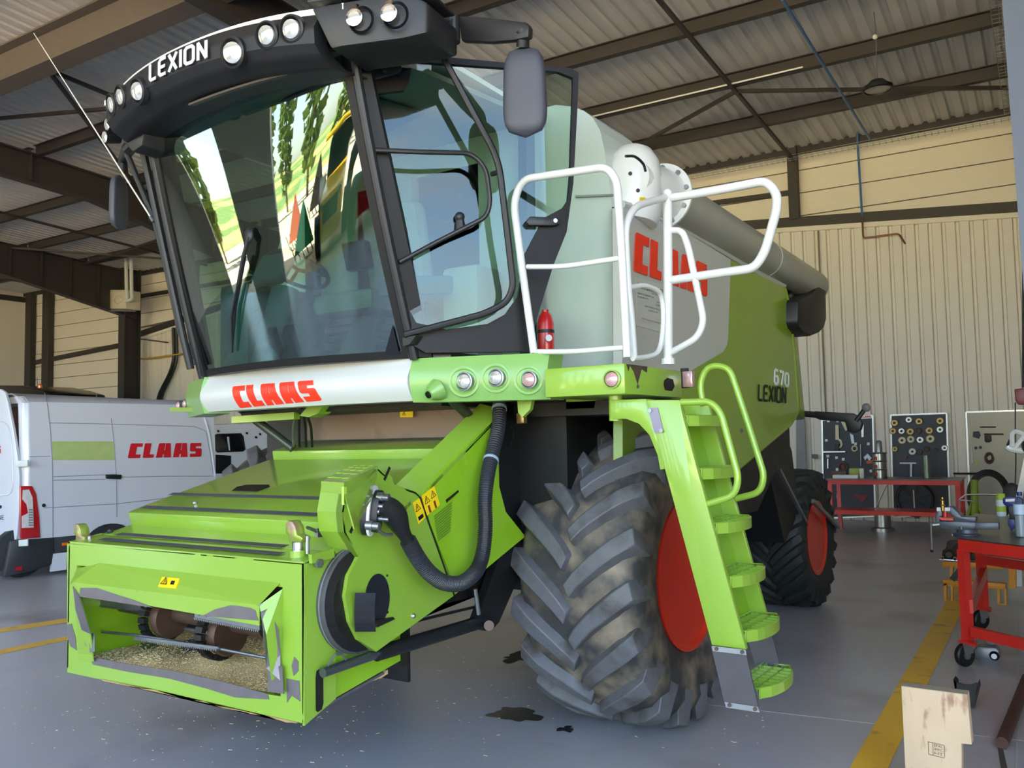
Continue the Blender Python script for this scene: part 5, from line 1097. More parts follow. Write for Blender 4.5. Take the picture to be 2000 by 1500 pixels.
# belt and pulley at the front
pc = PX(697, 1168, SX-.07); 
pu = MB().lathe([(.24, -.10), (.25, -.09), (.25, .0), (.25, .03), (.24, .035), (.14, .02), (.14, -.08), (.23, -.10)], pc, (1, 0, 0), 48, True).build('belt_pulley', mat('pulley_grey', (84, 84, 88), .4, .3), H, smooth=True)
for k in (-.07, -.045, -.02, .005): MB().lathe([(.2505, k), (.2535, k+.004), (.2505, k+.008)], pc, (1, 0, 0), 48, True).build('groove', mat('belt_grey', (110, 110, 112), .5), pu)
MB().lathe([(.0, .03), (.13, .03), (.24, .038), (.2, .05), (0, .05)], pc, (1, 0, 0), 30).build('pulley_disc', BKD, pu)
# round opening with auger stub bracket
oc = PX(737, 1170, SX+.002)
o_ = [oc+V((0, cos(a)*.085, sin(a)*.118)) for a in [2*pi*k/30 for k in range(30)]]
MB().prism(o_, (.002, 0, 0)).build('round_opening', mat('opening_blue_black', (24, 30, 40), .35), cov)
bk = [PX(u, v, SX+.05) for u, v in ((694, 1158), (732, 1160), (738, 1190), (736, 1235), (728, 1235), (697, 1232), (702, 1200))]
def bend(i, j):
    t = j; p = PX(694+40*i-2*sin(pi*t), 1158+76*t, SX+.07-.05*sin(pi*t)); return p
MB().slab(bend, 3, 10, (-.006, .004, 0)).build('guard_flap', mat('flap_grey', (52, 54, 62), .22, coat=.6), cov, smooth=True)
MB().prism([PX(734, 1212, SX+.04), PX(768, 1205, SX+.004), PX(772, 1209, SX+.004), PX(738, 1225, SX+.04)], (-.02, 0, 0)).build('flap_bracket', BK, cov)
c = PX(807, 1203, SX+.001); MB().sph(c, .014, 10, 6).build('bolt', CHR, cov, smooth=True)
for (u, v) in ((756, 1124), (757, 1196)): MB().cyl(PX(u, v, SX), PX(u, v, SX)+V((.002, 0, 0)), .006, 8).build('hole', BLKI, cov)
# stickers on the side covers
def sxp(pts, d=.0): return [PX(u, v, SX+d) for u, v in pts]
MB().prism(sxp(((806, 982), (820, 972), (831, 1010), (817, 1024)), .001), (.0015, 0, 0)).build('warning_sticker', YST, cov)
MB().prism(sxp(((823, 968), (848, 949), (859, 986), (833, 1008)), .001), (.0015, 0, 0)).build('warning_sticker', YST, rcv)
ex = (PX(848, 949, SX)-PX(823, 968, SX)).normalized(); ey = V((1, 0, 0)).cross(ex); ey = ey if ey.z > 0 else -ey
tri_mark(PX(816, 992, SX+.004), ex, ey, .022, cov); tri_mark(PX(834, 977, SX+.004), ex, ey, .022, rcv); tri_mark(PX(846, 966, SX+.004), ex, ey, .022, rcv)
for (u, v) in ((822, 1010),): MB().obox(PX(u, v, SX+.003), (.001, 0, 0), ex*.02, ey*.01).build('warning_mark', BLKI, cov)
for (u, v) in ((839, 994), (850, 985)): MB().obox(PX(u, v, SX+.003), (.001, 0, 0), ex*.007, ey*.02).build('warning_mark', mat('mark_brown', (120, 50, 20)), rcv)
MB().prism(sxp(((871, 976), (895, 957), (896, 961), (872, 982)), .001), (.001, 0, 0)).build('notice_header', BLKI, rcv)
for k in range(11):
    t = k/11; p = PX(846+8*t+2, 1008+52*t, SX+.002); L = .16-.05*t; MB().prism([p, p+ex*L, p+ex*L-ey*.006, p-ey*.006], (.0006, 0, 0)).build('notice_line', mat('notice_ink', (96, 130, 40), .4), rcv)
MB().bar(PX(819, 970, SX+.003), PX(887, 1163, SX+.003), .012, .004, (0, 1, 0)).build('panel_gap', BLKI, cov)
q = [PX(787, 1003, SX+.002), PX(803, 985, SX+.002), PX(801, 978, SX+.002), PX(786, 994, SX+.002)]
text('L. 30/100', _quad(*q), (.001, 0, 0), BLKI, cov)
# hydraulic multi-coupler and hose bundle
cp_ = PX(716, 1000, SX+.09)
ax = V((.9, .40, -.1)).normalized()
def oval(c, n, r1, r2, up=V((-.1, 0, 1))):
    n = n.normalized(); e2 = (up-n*up.dot(n)).normalized(); e1 = e2.cross(n); return [c+e1*cos(a)*r1*1.0+e2*math.copysign(abs(sin(a))**.8, sin(a))*r2 for a in [2*pi*k/28 for k in range(28)]]
cpl = MB().prism(oval(PX(713, 996, SX+.03), ax, .062, .115), ax*.03).build('coupler_plate', BK, H, bev=.004)
MB().prism(oval(PX(713, 996, SX+.03)+ax*.03, ax, .064, .117), ax*.012).build('coupler_seal', WHI, cpl)
MB().prism(oval(PX(713, 996, SX+.03)+ax*.042, ax, .052, .098), ax*.035).build('coupler_body', BK, cpl, bev=.006)
for (u, v, L, r_) in ((746, 970, .09, .021), (742, 988, .06, .013), (742, 999, .07, .015), (745, 1013, .09, .012), (724, 1026, .10, .021), (735, 1030, .06, .012)):
    p = PX(u-8, v, SX+.10); e = p+V((.75, .25, -.05)).normalized()*L*.62; MB().tube([p, p+(e-p)*.5, p+(e-p)*.5, e], [r_, r_, r_*.8, r_*.8], 12).build('fitting', ZN, cpl, smooth=True)
MB().tube(spl([PX(738, 1035, SX+.12), PX(752, 1044, SX+.12), PX(766, 1044, SX+.12)], 4), .008, 8).build('spring', ZN, cpl)
HO = SX+.13
MB().tube(spl([PX(748, 985, HO), PX(770, 1005, HO), PX(785, 1035, HO), PX(800, 1062, HO)], 6), [.045+.014*sin(k*.3) for k in range(19)], 16).build('hose_sleeve', BK, cpl, smooth=True)
path = spl([PX(797, 1056, HO), PX(815, 1088, HO), PX(838, 1118, HO), PX(868, 1138, HO), PX(902, 1138, HO), PX(930, 1115, HO), PX(943, 1080, HO), PX(948, 1030, HO), PX(947, 980, HO-.01), PX(952, 930, HO-.02), PX(963, 880, HO-.05), PX(974, 830, HO-.09), PX(975, 778, HO-.15)], 46)
MB().tube(path, [.0405 if (k % 4) < 2 else .036 for k in range(len(path))], 18, caps=True).build('corrugated_hose', HS, H, label='thick black corrugated hose looping down and up to the platform')
for k in (int(len(path)*.80), int(len(path)*.965)):
    MB().tube([path[k-1], path[k+3]], .044, 16).build('cable_tie', mat('tie_pale', (150, 170, 185), .5), H)
# ratchet clamps and latch on top right of deck
MB().bar(PX(606, 1092, XRt+.02), PX(650, 1080, XRt+.02), .02, .04).build('latch_arm', G, fr_); b = PX(620, 1100, XRt+.02); MB().cyl(b, b+V((.02, 0, 0)), .022, 6).build('latch_bolt', ZN, fr_)
MB().tube([PX(600, 1030, FRx+.02), PX(615, 1036, FRx+.02), PX(632, 1045, FRx+.02)], .008, 8).build('toggle_clamp', ZN, fr_); MB().obox(PX(627, 1040, FRx+.02), (.01, 0, 0), (0, .03, 0), (0, 0, .02)).build('clamp_block', ZN, fr_)
# lower side behind the frame, cylinder, arm
MB().prism([PX(u, v, XC+.92) for u, v in ((627, 1250), (665, 1245), (690, 1262), (668, 1290), (640, 1320), (627, 1340))], (-.03, 0, 0)).build('side_plate', mat('green_paint_shade', (140, 186, 34)), H)
MB().cyl(PX(646, 1243, XC+.93), PX(646, 1243, XC+.95), .02, 10).build('bolt', RU_, H)
MB().prism([V((XRt-.06, 2.88, .57)), V((XRt-.06, 3.45, .66)), V((XRt-.06, 3.45, 1.3)), V((XRt-.06, 2.88, 1.26))], (-.02, 0, 0)).build('side_plate', mat('green_paint_shade', (140, 186, 34)), H)
cy = MB().tube([PX(735, 1277, XC+.98), PX(945, 1213, XC+.98)], .036, 16).build('lift_cylinder', mat('cylinder_black', (34, 36, 38), .35, .3), H, smooth=True)
MB().tube([PX(630, 1314, XC+.98), PX(740, 1276, XC+.98)], .022, 14).build('piston_rod', mat('rod_grey', (104, 110, 118), .25, .8), cy, smooth=True)
MB().tube([PX(700, 1240, XC+.95), PX(925, 1186, XC+.95)], .008, 8).build('brake_pipe', BKD, cy)
MB().prism([PX(u, v, XC+1.0) for u, v in ((948, 1232), (930, 1215), (935, 1200), (985, 1060), (1015, 1055), (1030, 1075), (1012, 1130), (975, 1215), (962, 1230))], (-.05, 0, 0)).build('lift_arm', BKD, H)
MB().cyl(PX(955, 1222, XC+.95), PX(955, 1222, XC+1.08), .028, 14).build('pivot_pin', RU_, H, smooth=True)
MB().tube([PX(928, 1150, XC+1.0), PX(935, 1200, XC+1.0)], .012, 8).build('hydraulic_line', ZN, H); MB().tube([PX(640, 1300, XC+1.0), PX(655, 1278, XC+1.0), PX(668, 1278, XC+1.0), PX(676, 1288, XC+1.0)], .006, 6).build('hydraulic_line', ZN, H)
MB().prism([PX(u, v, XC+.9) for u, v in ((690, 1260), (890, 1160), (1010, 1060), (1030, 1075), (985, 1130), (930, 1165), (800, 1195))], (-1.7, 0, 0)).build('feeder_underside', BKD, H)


# ================================================================== VANS
vdir = V((sin(radians(7)), cos(radians(7)), 0)); vnx = V((cos(radians(7)), -sin(radians(7)), 0)); VO = PZ(40, 1130, 0); VO.z = 0
van = thing('panel_van', 'white panel van with green stripe and red lettering, rear door open', 'van', VO)
vp = lambda u, v, o=0.: onp(u, v, vnx, vnx.dot(VO))+vnx*o
def vl(s, z, o=0.): return VO+vdir*s+vnx*o+V((0, 0, z))
# flank with tumblehome above the waist
SL = 2.93
def flank(i, j):
    s = .10+i*(SL-.10); z = .48+j*2.04; o = 0 if z < 1.45 else -.10*((z-1.45)/1.07)**1.6
    o -= .25*max(0, (z-2.40)/.12)**2*.6; return vl(s, z, o)
b = MB().slab(flank, 24, 24, -vnx*.04); b.build('side_body', VW, van, smooth=True)
MB().prism([vl(.05, 2.50, -.22), vl(SL, 2.50, -.22), vl(SL, 2.58, -.6), vl(SL, 2.58, -1.5), vl(SL, 2.50, -1.9), vl(.05, 2.50, -1.9), vl(.05, 2.58, -1.5), vl(.05, 2.58, -.6)], (0, 0, -.02)).build('roof', VW, van)
MB().prism([vl(.05, .48, -1.96), vl(SL, .48, -1.96), vl(SL, 2.5, -1.9), vl(.05, 2.5, -1.9)], -vnx*.03).build('far_side', VW, van)
# rounded rear corner pillar
def corner(i, j):
    a = i*pi/2; z = .5+j*2.02; o = 0 if z < 1.45 else -.10*((z-1.45)/1.07)**1.6
    o -= .15*max(0, (z-2.40)/.12)**2; return vl(.12-.12*sin(a), z, o-.12*(1-cos(a)))
MB().slab(corner, 8, 20, vdir*.02-vnx*.02).build('corner_pillar', VW, van, smooth=True)
DKR = mat('cargo_dark_red', (70, 22, 18), .8, var=.2)
MB().prism([vl(.25, .6, -.15), vl(.25, .6, -1.8), vl(.25, 2.4, -1.75), vl(.25, 2.4, -.22)], vdir*.02).build('cargo_rack', DKR, van)
MB().prism([vl(.02, 2.42, -.2), vl(.02, 2.42, -1.9), vl(.02, 2.52, -1.9), vl(.02, 2.52, -.25)], vdir*.1).build('rear_header', VW, van)
# door seams, crease lines
SEAM = mat('van_seam', (130, 132, 140), .6)
def vline(pts, w=.008, m=SEAM, name='body_seam'): return MB().tube([p for p in pts], w, 5).build(name, m, van)
def onfl(u, v, off=.003):
    p = vp(u, v); z = p.z; o = 0 if z < 1.45 else -.10*((z-1.45)/1.07)**1.6
    o -= .25*max(0, (z-2.40)/.12)**2*.6; n = vnx; return onp(u, v, n, n.dot(VO)+o)+n*off
for pts in ([(87, 768), (92, 790), (98, 840), (102, 900), (103, 990), (103, 1050)], [(213, 783), (222, 860), (227, 930), (228, 1010)], [(96, 826), (160, 827), (250, 829), (380, 833), (402, 842), (409, 880), (416, 925)], [(57, 892), (98, 891)], [(104, 931), (160, 929), (228, 926)], [(104, 938), (205, 936)], [(85, 992), (103, 991), (228, 984), (330, 972)], [(228, 932), (330, 930), (416, 930)], [(188, 771), (189, 778)]):
    P = []
    for k in range(len(pts)-1):
        for t in (0, .5): P.append(onfl(pts[k][0]*(1-t)+pts[k+1][0]*t, pts[k][1]*(1-t)+pts[k+1][1]*t))
    P.append(onfl(*pts[-1])); vline(P, .005)
b = MB(); N = 8
for k in range(N):
    u0, u1 = 101+(222.5-101)*k/N, 101+(222.5-101)*(k+1)/N
    b.prism([onfl(u0+(2 if k == 0 else 0), 898.5), onfl(u1+(1.8 if k == N-1 else 0), 898.5), onfl(u1, 862), onfl(u0, 862)], vnx*.002)
b.build('green_stripe', mat('stripe_green', (168, 186, 118), .35), van)
cw = [onfl(249, 895, .006), onfl(393, 892, .006), onfl(394, 865, .006), onfl(255, 866, .006)]
block_word('CLAAS', _quad(*cw), vnx*.004, slant=.0, gap=.09).build('lettering', VRED, van, label='red maker\'s name on the van side')
MB().prism([onfl(205, 927), onfl(236, 927), onfl(234, 936), onfl(206, 935)], vnx*.04).build('door_handle', BK, van, bev=.01)
MB().cyl(onfl(85, 987), onfl(85, 987)+vnx*.01, .024, 14).build('fuel_cap', BK, van)
# tail lamp
tl = [onfl(39, 949, .01), onfl(62, 949, .02), onfl(70, 965, .02), onfl(76, 1010, .02), onfl(78, 1050, .02), onfl(40, 1053, .01)]
tlm = MB().prism(tl, -vnx*.05).build('tail_lamp', TLR, van, bev=.008)
MB().prism([onfl(43, 957, .025), onfl(55, 956, .03), onfl(62, 972, .03), onfl(64, 1030, .03), onfl(41, 1031, .025), onfl(41, 1008, .025), onfl(53, 1002, .03), onfl(50, 985, .03), onfl(42, 975, .025)], vnx*.004).build('clear_lens', TLC, tlm)
for k in range(7): MB().prism([onfl(54, 994+k*5, .035), onfl(64, 994+k*5, .035), onfl(64, 997+k*5, .035), onfl(54, 997+k*5, .035)], vnx*.002).build('lens_rib', mat('lens_rib_grey', (120, 120, 112)), tlm)
# bumper, sill, wheel
MB().prism([vp(20, 1056, .0), vp(50, 1053, .05), vp(104, 1050, .05), vp(104, 1100, .05), vp(60, 1115, .05), vp(8, 1128, 0)], -vnx*.3).build('rear_bumper', mat('bumper_black', (40, 41, 46), .5, var=.1), van, bev=.02)
MB().prism([vl(.35, .25, .03), vl(2.9, .25, .03), vl(2.9, .52, .03), vl(.35, .52, .03)], -vnx*.06).build('sill', mat('bumper_black', (40, 41, 46)), van, bev=.01)
MB().prism([vp(26, 1107, .06), vp(40, 1105, .06), vp(39, 1113, .06), vp(26, 1114, .06)], vnx*.01).build('reflector', TLR, van); MB().obox(onfl(124, 1062, .05), vdir*.04, vnx*.01, V((0, 0, .02))).build('side_marker', AMB, van)
MB().prism([vp(101, 1081, .06), vp(128, 1078, .06), vp(126, 1112, .06), vp(96, 1116, .06)], -vnx*.05).build('jacking_flap', VW, van)
for s_ in (1.25,):
    c = vl(s_, .34, -.14); w_ = MB().lathe([(.2, -.1), (.32, -.11), (.34, -.06), (.34, .08), (.3, .11), (.2, .1)], c, vnx, 32, True).build('wheel', RUD, van, smooth=True); MB().lathe([(0, .06), (.2, .08), (.2, -.05), (0, -.05)], c, vnx, 24).build('hubcap', ZN, w_)
ar_ = [vl(1.22+.40*cos(a), .3+.35*sin(a), .005) for a in [pi*k/14 for k in range(15)]]
MB().prism(ar_, vnx*.02).build('wheel_arch', mat('bumper_black', (40, 41, 46)), van)
MB().lathe([(.2, -.1), (.34, -.06), (.34, .08), (.2, .1)], vl(.05, .34, -.2), vnx, 24, True).build('spare_wheel', RUD, van)
# low nose beyond the load body
MB().prism([vl(SL, .3, -.02), vl(4.4, .3, -.02), vl(4.5, .9, -.06), vl(3.8, 1.15, -.08), vl(SL, 1.1, -.06)], -vnx*1.8).build('nose', mat('nose_dark', (40, 42, 46), .4), van, bev=.03)
MB().prism([vl(SL, 1.2, -.06), vl(SL, 2.4, -.2), vl(SL, 2.4, -1.8), vl(SL, 1.2, -1.9)], -vdir*.02).build('bulkhead', INT2, van)
MB().tube([onfl(395, 800), onfl(409, 850), onfl(416, 900), onfl(420, 930)], .018, 8).build('edge_trim', VW, van, smooth=True)
# open rear door, hinged at the corner
dn = V((.28, -1, 0)).normalized(); dq = lambda u, v, o=0.: onp(u, v, dn, dn.dot(VO+vnx*.02))+V((dn.x, dn.y, 0))*o
dpts = [(-60, 758), (2, 760), (10, 766), (16, 790), (26, 840), (34, 890), (38, 930), (37, 1000), (33, 1045), (28, 1071), (-60, 1078)]
vd = MB().prism([dq(u, v) for u, v in dpts], -dn*.05).build('rear_door', VW, van, bev=.012, label='rear door swung open towards the yard')
MB().tube(rnd([dq(-50, 822, .003), dq(6, 824, .003), dq(18, 832, .003), dq(24, 880, .003), dq(26, 950, .003), dq(20, 966, .003), dq(-50, 972, .003)], .1), .01, 6).build('panel_crease', VW, vd, smooth=True)
MB().prism([dq(-60, 1078, .01), dq(28, 1071, .01), dq(24, 1085, .01), dq(14, 1096, .01), dq(-60, 1110, .01)], -dn*.06).build('door_bumper', mat('bumper_black', (40, 41, 46)), vd)
for v_ in (906, 1061): MB().prism([dq(36, v_-6, .02), dq(56, v_-8, .0), dq(56, v_+5, .0), dq(34, v_+6, .02)], dn*.02).build('hinge', WH, vd, bev=.004)
text('RENAULT', _quad(dq(-24, 1053, .004), dq(22, 1051, .004), dq(23, 1046, .004), dq(-23, 1047, .004)), (0, 0, 0), ZN, vd)
text('BOURGOGNE', _quad(dq(-58, 1016, .004), dq(8, 1015, .004), dq(8, 1006, .004), dq(-58, 1007, .004)), (0, 0, 0), BLKI, vd)
block_word('CLAAS', _quad(dq(-90, 890, .004), dq(2, 886, .004), dq(3, 871, .004), dq(-88, 873, .004)), dn*.003).build('lettering', VRED, vd)
MB().cyl(dq(1, 990, 0), dq(1, 990, .02), .024, 12).build('lock_button', BK, vd)
MB().prism([dq(31, 960, -.1), dq(36, 960, -.1), dq(30, 1075, -.1), dq(26, 1075, -.1)], -dn*.02).build('load_strap', mat('strap_blue', (40, 90, 180), .6), van)
MB().prism([dq(33, 990, -.08), dq(40, 990, -.08), dq(39, 1040, -.08), dq(32, 1040, -.08)], -dn*.02).build('load_boxes', mat('strap_sand', (170, 140, 80), .6), van)
# second van, deeper in the hall
v2 = 17.2
y0 = PY(415, 930, v2); t = thing('parked_van', 'white van with dark side window parked deeper in the hall', 'van', V((y0.x, v2, 0)))
F2 = lambda u, v, o=0.: PY(u, v, v2-o)
zt2 = F2(450, 827).z; XA, XB = F2(400, 870).x, F2(640, 870).x
bd = [V((XA-1.5, v2, .45)), V((XB, v2, .45)), V((XB+.1, v2, 1.5)), V((XB-.2, v2, zt2)), V((XA-1.5, v2, zt2))]
MB().prism(bd, (0, 1.8, 0)).build('body', VW, t, bev=.08)
def win(pts, par, nm='window'): 
    w = MB().prism([F2(u, v, .02) for u, v in pts], (0, .02, 0)).build(nm, BKG, par, bev=.005); return w
w = win(((418, 850), (424, 847), (470, 846), (475, 852), (479, 878), (474, 882), (424, 884), (420, 880)), t)
MB().prism([F2(u, v, .045) for u, v in ((443, 853), (447, 853), (449, 880), (447, 880))], (0, .01, 0)).build('window_post', VW, w)
win(((551, 838), (556, 836), (590, 836), (595, 842), (597, 868), (556, 868), (552, 862)), t)
for (u, v) in ((426, 842), (482, 846), (508, 848), (500, 854)): MB().prism([F2(u-2, v-2, .02), F2(u+2, v-2, .02), F2(u+3, v+2, .02), F2(u-1, v+2, .02)], (0, -.01, 0)).build('door_hole', BKG, t)
MB().prism([F2(u, v, .03) for u, v in ((525, 826), (531, 826), (531, 885), (528, 885))], (0, -.05, 0)).build('door_edge', BKG, t)
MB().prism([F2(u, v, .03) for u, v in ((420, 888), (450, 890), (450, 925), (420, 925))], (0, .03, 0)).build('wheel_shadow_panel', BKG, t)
MB().obox(F2(496, 879, .1), (.07, 0, 0), (0, .04, 0), (0, 0, .06)).build('blue_cap', mat('cap_blue', (40, 40, 160), .5), t)
# dark vehicle roof beyond the front van
p = onp(45, 757, RV, RV.dot(R(0, 13.5))); t = thing('dark_vehicle', 'dark roof of a vehicle showing above the white van on the left', 'vehicle', (p.x, p.y, 0))
q = lambda u, v: onp(u, v, RV, RV.dot(R(0, 13.5)))
MB().prism([q(-40, 752), q(40, 753), q(75, 760), q(100, 768), q(100, 830), q(-40, 830)], RV*1.6).build('cab', BKG, t, bev=.04)
c = q(78, 755); MB().lathe([(.06, -.04), (.06, .03), (.03, .07), (0, .075)], c, (0, 0, 1), 16).build('beacon', AMB, t, smooth=True); MB().tube([q(73, 757), q(73, 738)], .006, 5).build('aerial', BK, t)
MB().prism([V((q(-40, 800).x, q(0, 0).y, 0)), V((q(100, 800).x, q(0, 0).y, 0)), q(100, 835), q(-40, 835)], RV*1.4).build('body', BKG, t)

# ================================================================== WORKSHOP AREA ON THE RIGHT
BV = 16.4
def bench_geo():
    c = onp(1620, 1037, RV, RV.dot(R(0, 16.4)))
f_l, f_r = PZ(1625, 1040, 0), PZ(1871, 1031, 0)
vb = inv(f_l)[1]; B_ = lambda u, v, o=0.: onp(u, v, RV, vb+o)
bz = B_(1622, 937).z; uL, uR = inv(B_(1618, 990))[0], inv(B_(1878, 990))[0]
t = thing('workbench', 'long red steel workbench with lower shelf in front of the tool boards', 'workbench', R((uL+uR)/2, vb+.4, 0))
MB().prism([R(uL-.02, vb-.03, bz), R(uR+.02, vb-.03, bz), R(uR+.02, vb+.85, bz), R(uL-.02, vb+.85, bz)], (0, 0, .02)).build('worktop', BTOP, t)
for v_ in (vb+.03, vb+.78):
    MB().bar(R(uL, v_, bz-.04), R(uR, v_, bz-.04), .06, .08).build('rail', BRED, t)
    MB().bar(R(uL, v_, .36), R(uR, v_, .36), .05, .06).build('rail', BRED, t)
    for u_ in (uL+.04, uR-.04): 
        MB().bar(R(u_, v_, bz-.06), R(u_, v_, .01), .07, .07).build('leg', BRED, t); MB().box(*(lambda c: (c.x-.06, c.x+.06, c.y-.06, c.y+.06, .001, .012))(R(u_, v_, 0))).build('foot', BRED, t)
for u_ in (uL+.04, uR-.04):
    for z_ in (bz-.04, .36): MB().bar(R(u_, vb+.03, z_), R(u_, vb+.78, z_), .05, .06).build('rail', BRED, t)
MB().prism([R(uL, vb, .39), R(uR, vb, .39), R(uR, vb+.8, .39), R(uL, vb+.8, .39)], (0, 0, .012)).build('shelf', BRED, t)
# tool boards leaning on the wall
BW = VW_-.12
def board(lab, pts, m, frame=True):
    P = [W(u, v, BW) for u, v in pts]; t = thing('tool_board', lab, 'tool board', (P[0]+P[1])/2*1.0)
    MB().prism(P, -RV*.02).build('panel', m, t)
    for i in range(4):
        if frame: MB().bar(P[i]-RV*.02, P[(i+1) % 4]-RV*.02, .03, .03, RV).build('frame_bar', ALU, t)
    return t
tb1 = board('dark tool board at the left with red lettering on its white header', ((1609, 1012), (1710, 1008), (1705, 812), (1606, 820)), BRD)
MB().prism([W(u, v, BW-.025) for u, v in ((1606, 822), (1705, 817), (1705, 810), (1606, 814))], -RV*.006).build('header', WHI, tb1)
MB().prism([W(u, v, BW-.03) for u, v in ((1685, 816), (1704, 815), (1704, 810), (1685, 811))], -RV*.004).build('header', WHI, tb1)
block_word('CLAAS', _quad(W(1682, 816, BW-.04), W(1701, 815, BW-.04), W(1701, 811.5, BW-.04), W(1682, 812.5, BW-.04)), -RV*.002).build('lettering', VRED, tb1)
tb2 = board('dark tool board in the middle, hung with rows of ring bushings', ((1745, 1010), (1856, 1004), (1849, 807), (1740, 811)), BRD)
tb3 = board('bare steel tool board on the right, hung with a few black tools', ((1896, 1010), (2060, 1000), (2055, 800), (1887, 805)), SSH)
# ring bushings
rowsn = {0: 'top', 1: 'second', 2: 'third', 3: 'fourth', 4: 'bottom'}
rings = [(1747, 826, 7, BRZ, 0, 'bronze'), (1775, 820, 6.5, ALU, 0, 'thin silver'), (1795, 823, 7, BRZ, 0, 'bronze'), (1836, 822, 7.2, BRZ, 0, 'wide bronze'),
         (1744, 842, 6.5, BRZ, 1, 'brown'), (1761, 842, 6.5, ALU, 1, 'silver'), (1778, 843, 7, BRZ, 1, 'bronze'), (1795, 841, 5, RU_, 1, 'small dark'), (1815, 841, 7, BRZ, 1, 'bronze'), (1836, 839, 6.8, ALU, 1, 'dull silver'),
         (1762, 860, 6.8, IVO, 2, 'ivory'), (1779, 858, 6.8, IVO, 2, 'ivory'), (1797, 859, 7, ALU, 2, 'grey'), (1817, 857, 7.4, IVO, 2, 'largest ivory'),
         (1748, 877, 5.5, BRZ, 3, 'small brass'), (1782, 882, 6.4, WHI, 3, 'white slotted'), (1796, 883, 5, RU_, 3, 'black'), (1810, 877, 5, RU_, 3, 'black'), (1828, 880, 4, RU_, 3, 'small black'), (1845, 875, 6, ALU, 3, 'grey')]
ordn = ['first', 'second', 'third', 'fourth', 'fifth', 'sixth']; cnt = {}
sc_px = lambda: None
proto_ring = {}
for (u, v, r_, m, row, adj) in rings:
    k = cnt.get(row, 0); cnt[row] = k+1; c = W(u, v, BW-.05); r = r_*.0103
    t = thing('ring_bushing', '%s ring, %s in the %s row of the middle tool board' % (adj, ordn[k], rowsn[row]), 'bushing', c, 'ring bushings on the middle tool board')
    key = (round(r, 4), m.name)
    if key in proto_ring:
        for ch in proto_ring[key].children: 
            c2 = ch.copy(); COL.objects.link(c2); c2.parent = t
    else:
        MB().lathe([(r, -.025), (r, .02), (r*.82, .03), (r*.78, .022), (r*.5, .022), (r*.46, .03), (r*.36, .03), (r*.36, -.025)], c, -RV, 24, True).build('ring', m, t, smooth=True)
        MB().lathe([(0, 0), (r*.36, 0), (r*.36, -.01), (0, -.01)], c, -RV, 14).build('bore', BKD, t); proto_ring[key] = t
def flat(name, lab, cat, pts, m, o=.04, th=.02, pl=None, bev=0):
    P = [W(u, v, BW-o) for u, v in pts]; b = MB().prism(P, RV*-th); b.org = P[0]; ob = b.build(name, m, bev=bev); return tag(ob, lab, cat)
def wtube(name, lab, cat, pts, r, m, o=.05, cyc=False):
    P = [W(u, v, BW-o) for u, v in pts]; b = MB().tube(P, r, 6, closed=cyc); b.org = P[0]; return tag(b.build(name, m), lab, cat)
flat('hook_spanner', 'cream hook spanner with curved jaw on the left tool board', 'spanner', [(1632, 830), (1638, 830), (1639, 856), (1644, 860), (1646, 868), (1644, 873), (1640, 876), (1639, 874), (1642, 869), (1641, 863), (1637, 859), (1632, 859)], IVO)
flat('puller', 'pale perforated puller arm hanging askew behind the black rear arm', 'tool', [(1641, 820), (1648, 820), (1657, 838), (1652, 842)], IVO)
flat('puller_link', 'grey slotted link below the pale puller arm', 'tool', [(1660, 846), (1667, 850), (1669, 866), (1664, 867), (1661, 852)], ZN)
flat('turnbuckle', 'small brown and chrome turnbuckle on the left tool board', 'tool', [(1682, 826), (1687, 826), (1687, 853), (1683, 854)], CH)
wtube('ring_tool', 'ring-shaped cream tool in the centre of the left tool board', 'tool', [(1669+5*cos(a), 876+5*sin(a)) for a in [2*pi*k/14 for k in range(14)]], .015, IVO, cyc=True)
flat('small_shelf', 'thin metal shelf across the left tool board', 'shelf', [(1609, 881.5), (1653, 881), (1653, 883), (1609, 884)], ALU, th=.12)
flat('black_block', 'black block standing on the thin shelf', 'tool', [(1631, 867), (1639, 867), (1640, 880), (1631, 881)], BKD, th=.08)
wtube('c_clamp', 'brown round clamp low on the left tool board', 'clamp', [(1647+8*cos(a), 912+8*sin(a)) for a in [-pi*1.2+k*.42 for k in range(14)]], .02, RU_)
flat('round_part', 'dark red round part inside the brown clamp', 'tool', [(1642, 908), (1650, 906), (1653, 918), (1644, 919)], mat('dark_red_part', (96, 30, 26), .5), bev=.02)
flat('orange_tool', 'orange handled tool at the right side of the left tool board', 'tool', [(1692, 900), (1704, 898), (1704, 905), (1693, 906)], mat('tool_orange', (190, 80, 30), .5))
flat('angle_head', 'grey angled metal head above the orange tool', 'tool', [(1687, 893), (1695, 886), (1703, 895), (1698, 900), (1694, 894), (1690, 899)], ZN)
wtube('long_driver', 'long steel driver bar standing in front of the left tool board', 'tool', [(1681, 868), (1682, 910)], .014, CH)
flat('socket_bit', 'small steel bit at the lower left of the left tool board', 'tool', [(1616, 896), (1618, 896), (1618, 915), (1616, 915)], CH)
for k, (u, v, wh) in enumerate(((1618, 822, 'top left corner'), (1636, 822, 'above the hook spanner'), (1614, 860, 'at the left edge, halfway up'), (1671, 867, 'above the ring-shaped tool'), (1696, 867, 'right of the ring-shaped tool'), (1617, 891, 'above the small steel bit'), (1634, 894, 'under the thin shelf'), (1647, 897, 'above the brown clamp'), (1635, 917, 'left of the brown clamp'), (1701, 920, 'low at the right edge'))):
    flat('number_tag', 'white number tag on the left tool board, '+wh, 'tag', [(u-2.6, v-2.6), (u+2.6, v-2.8), (u+2.6, v+2.4), (u-2.6, v+2.6)], WHI, th=.006)
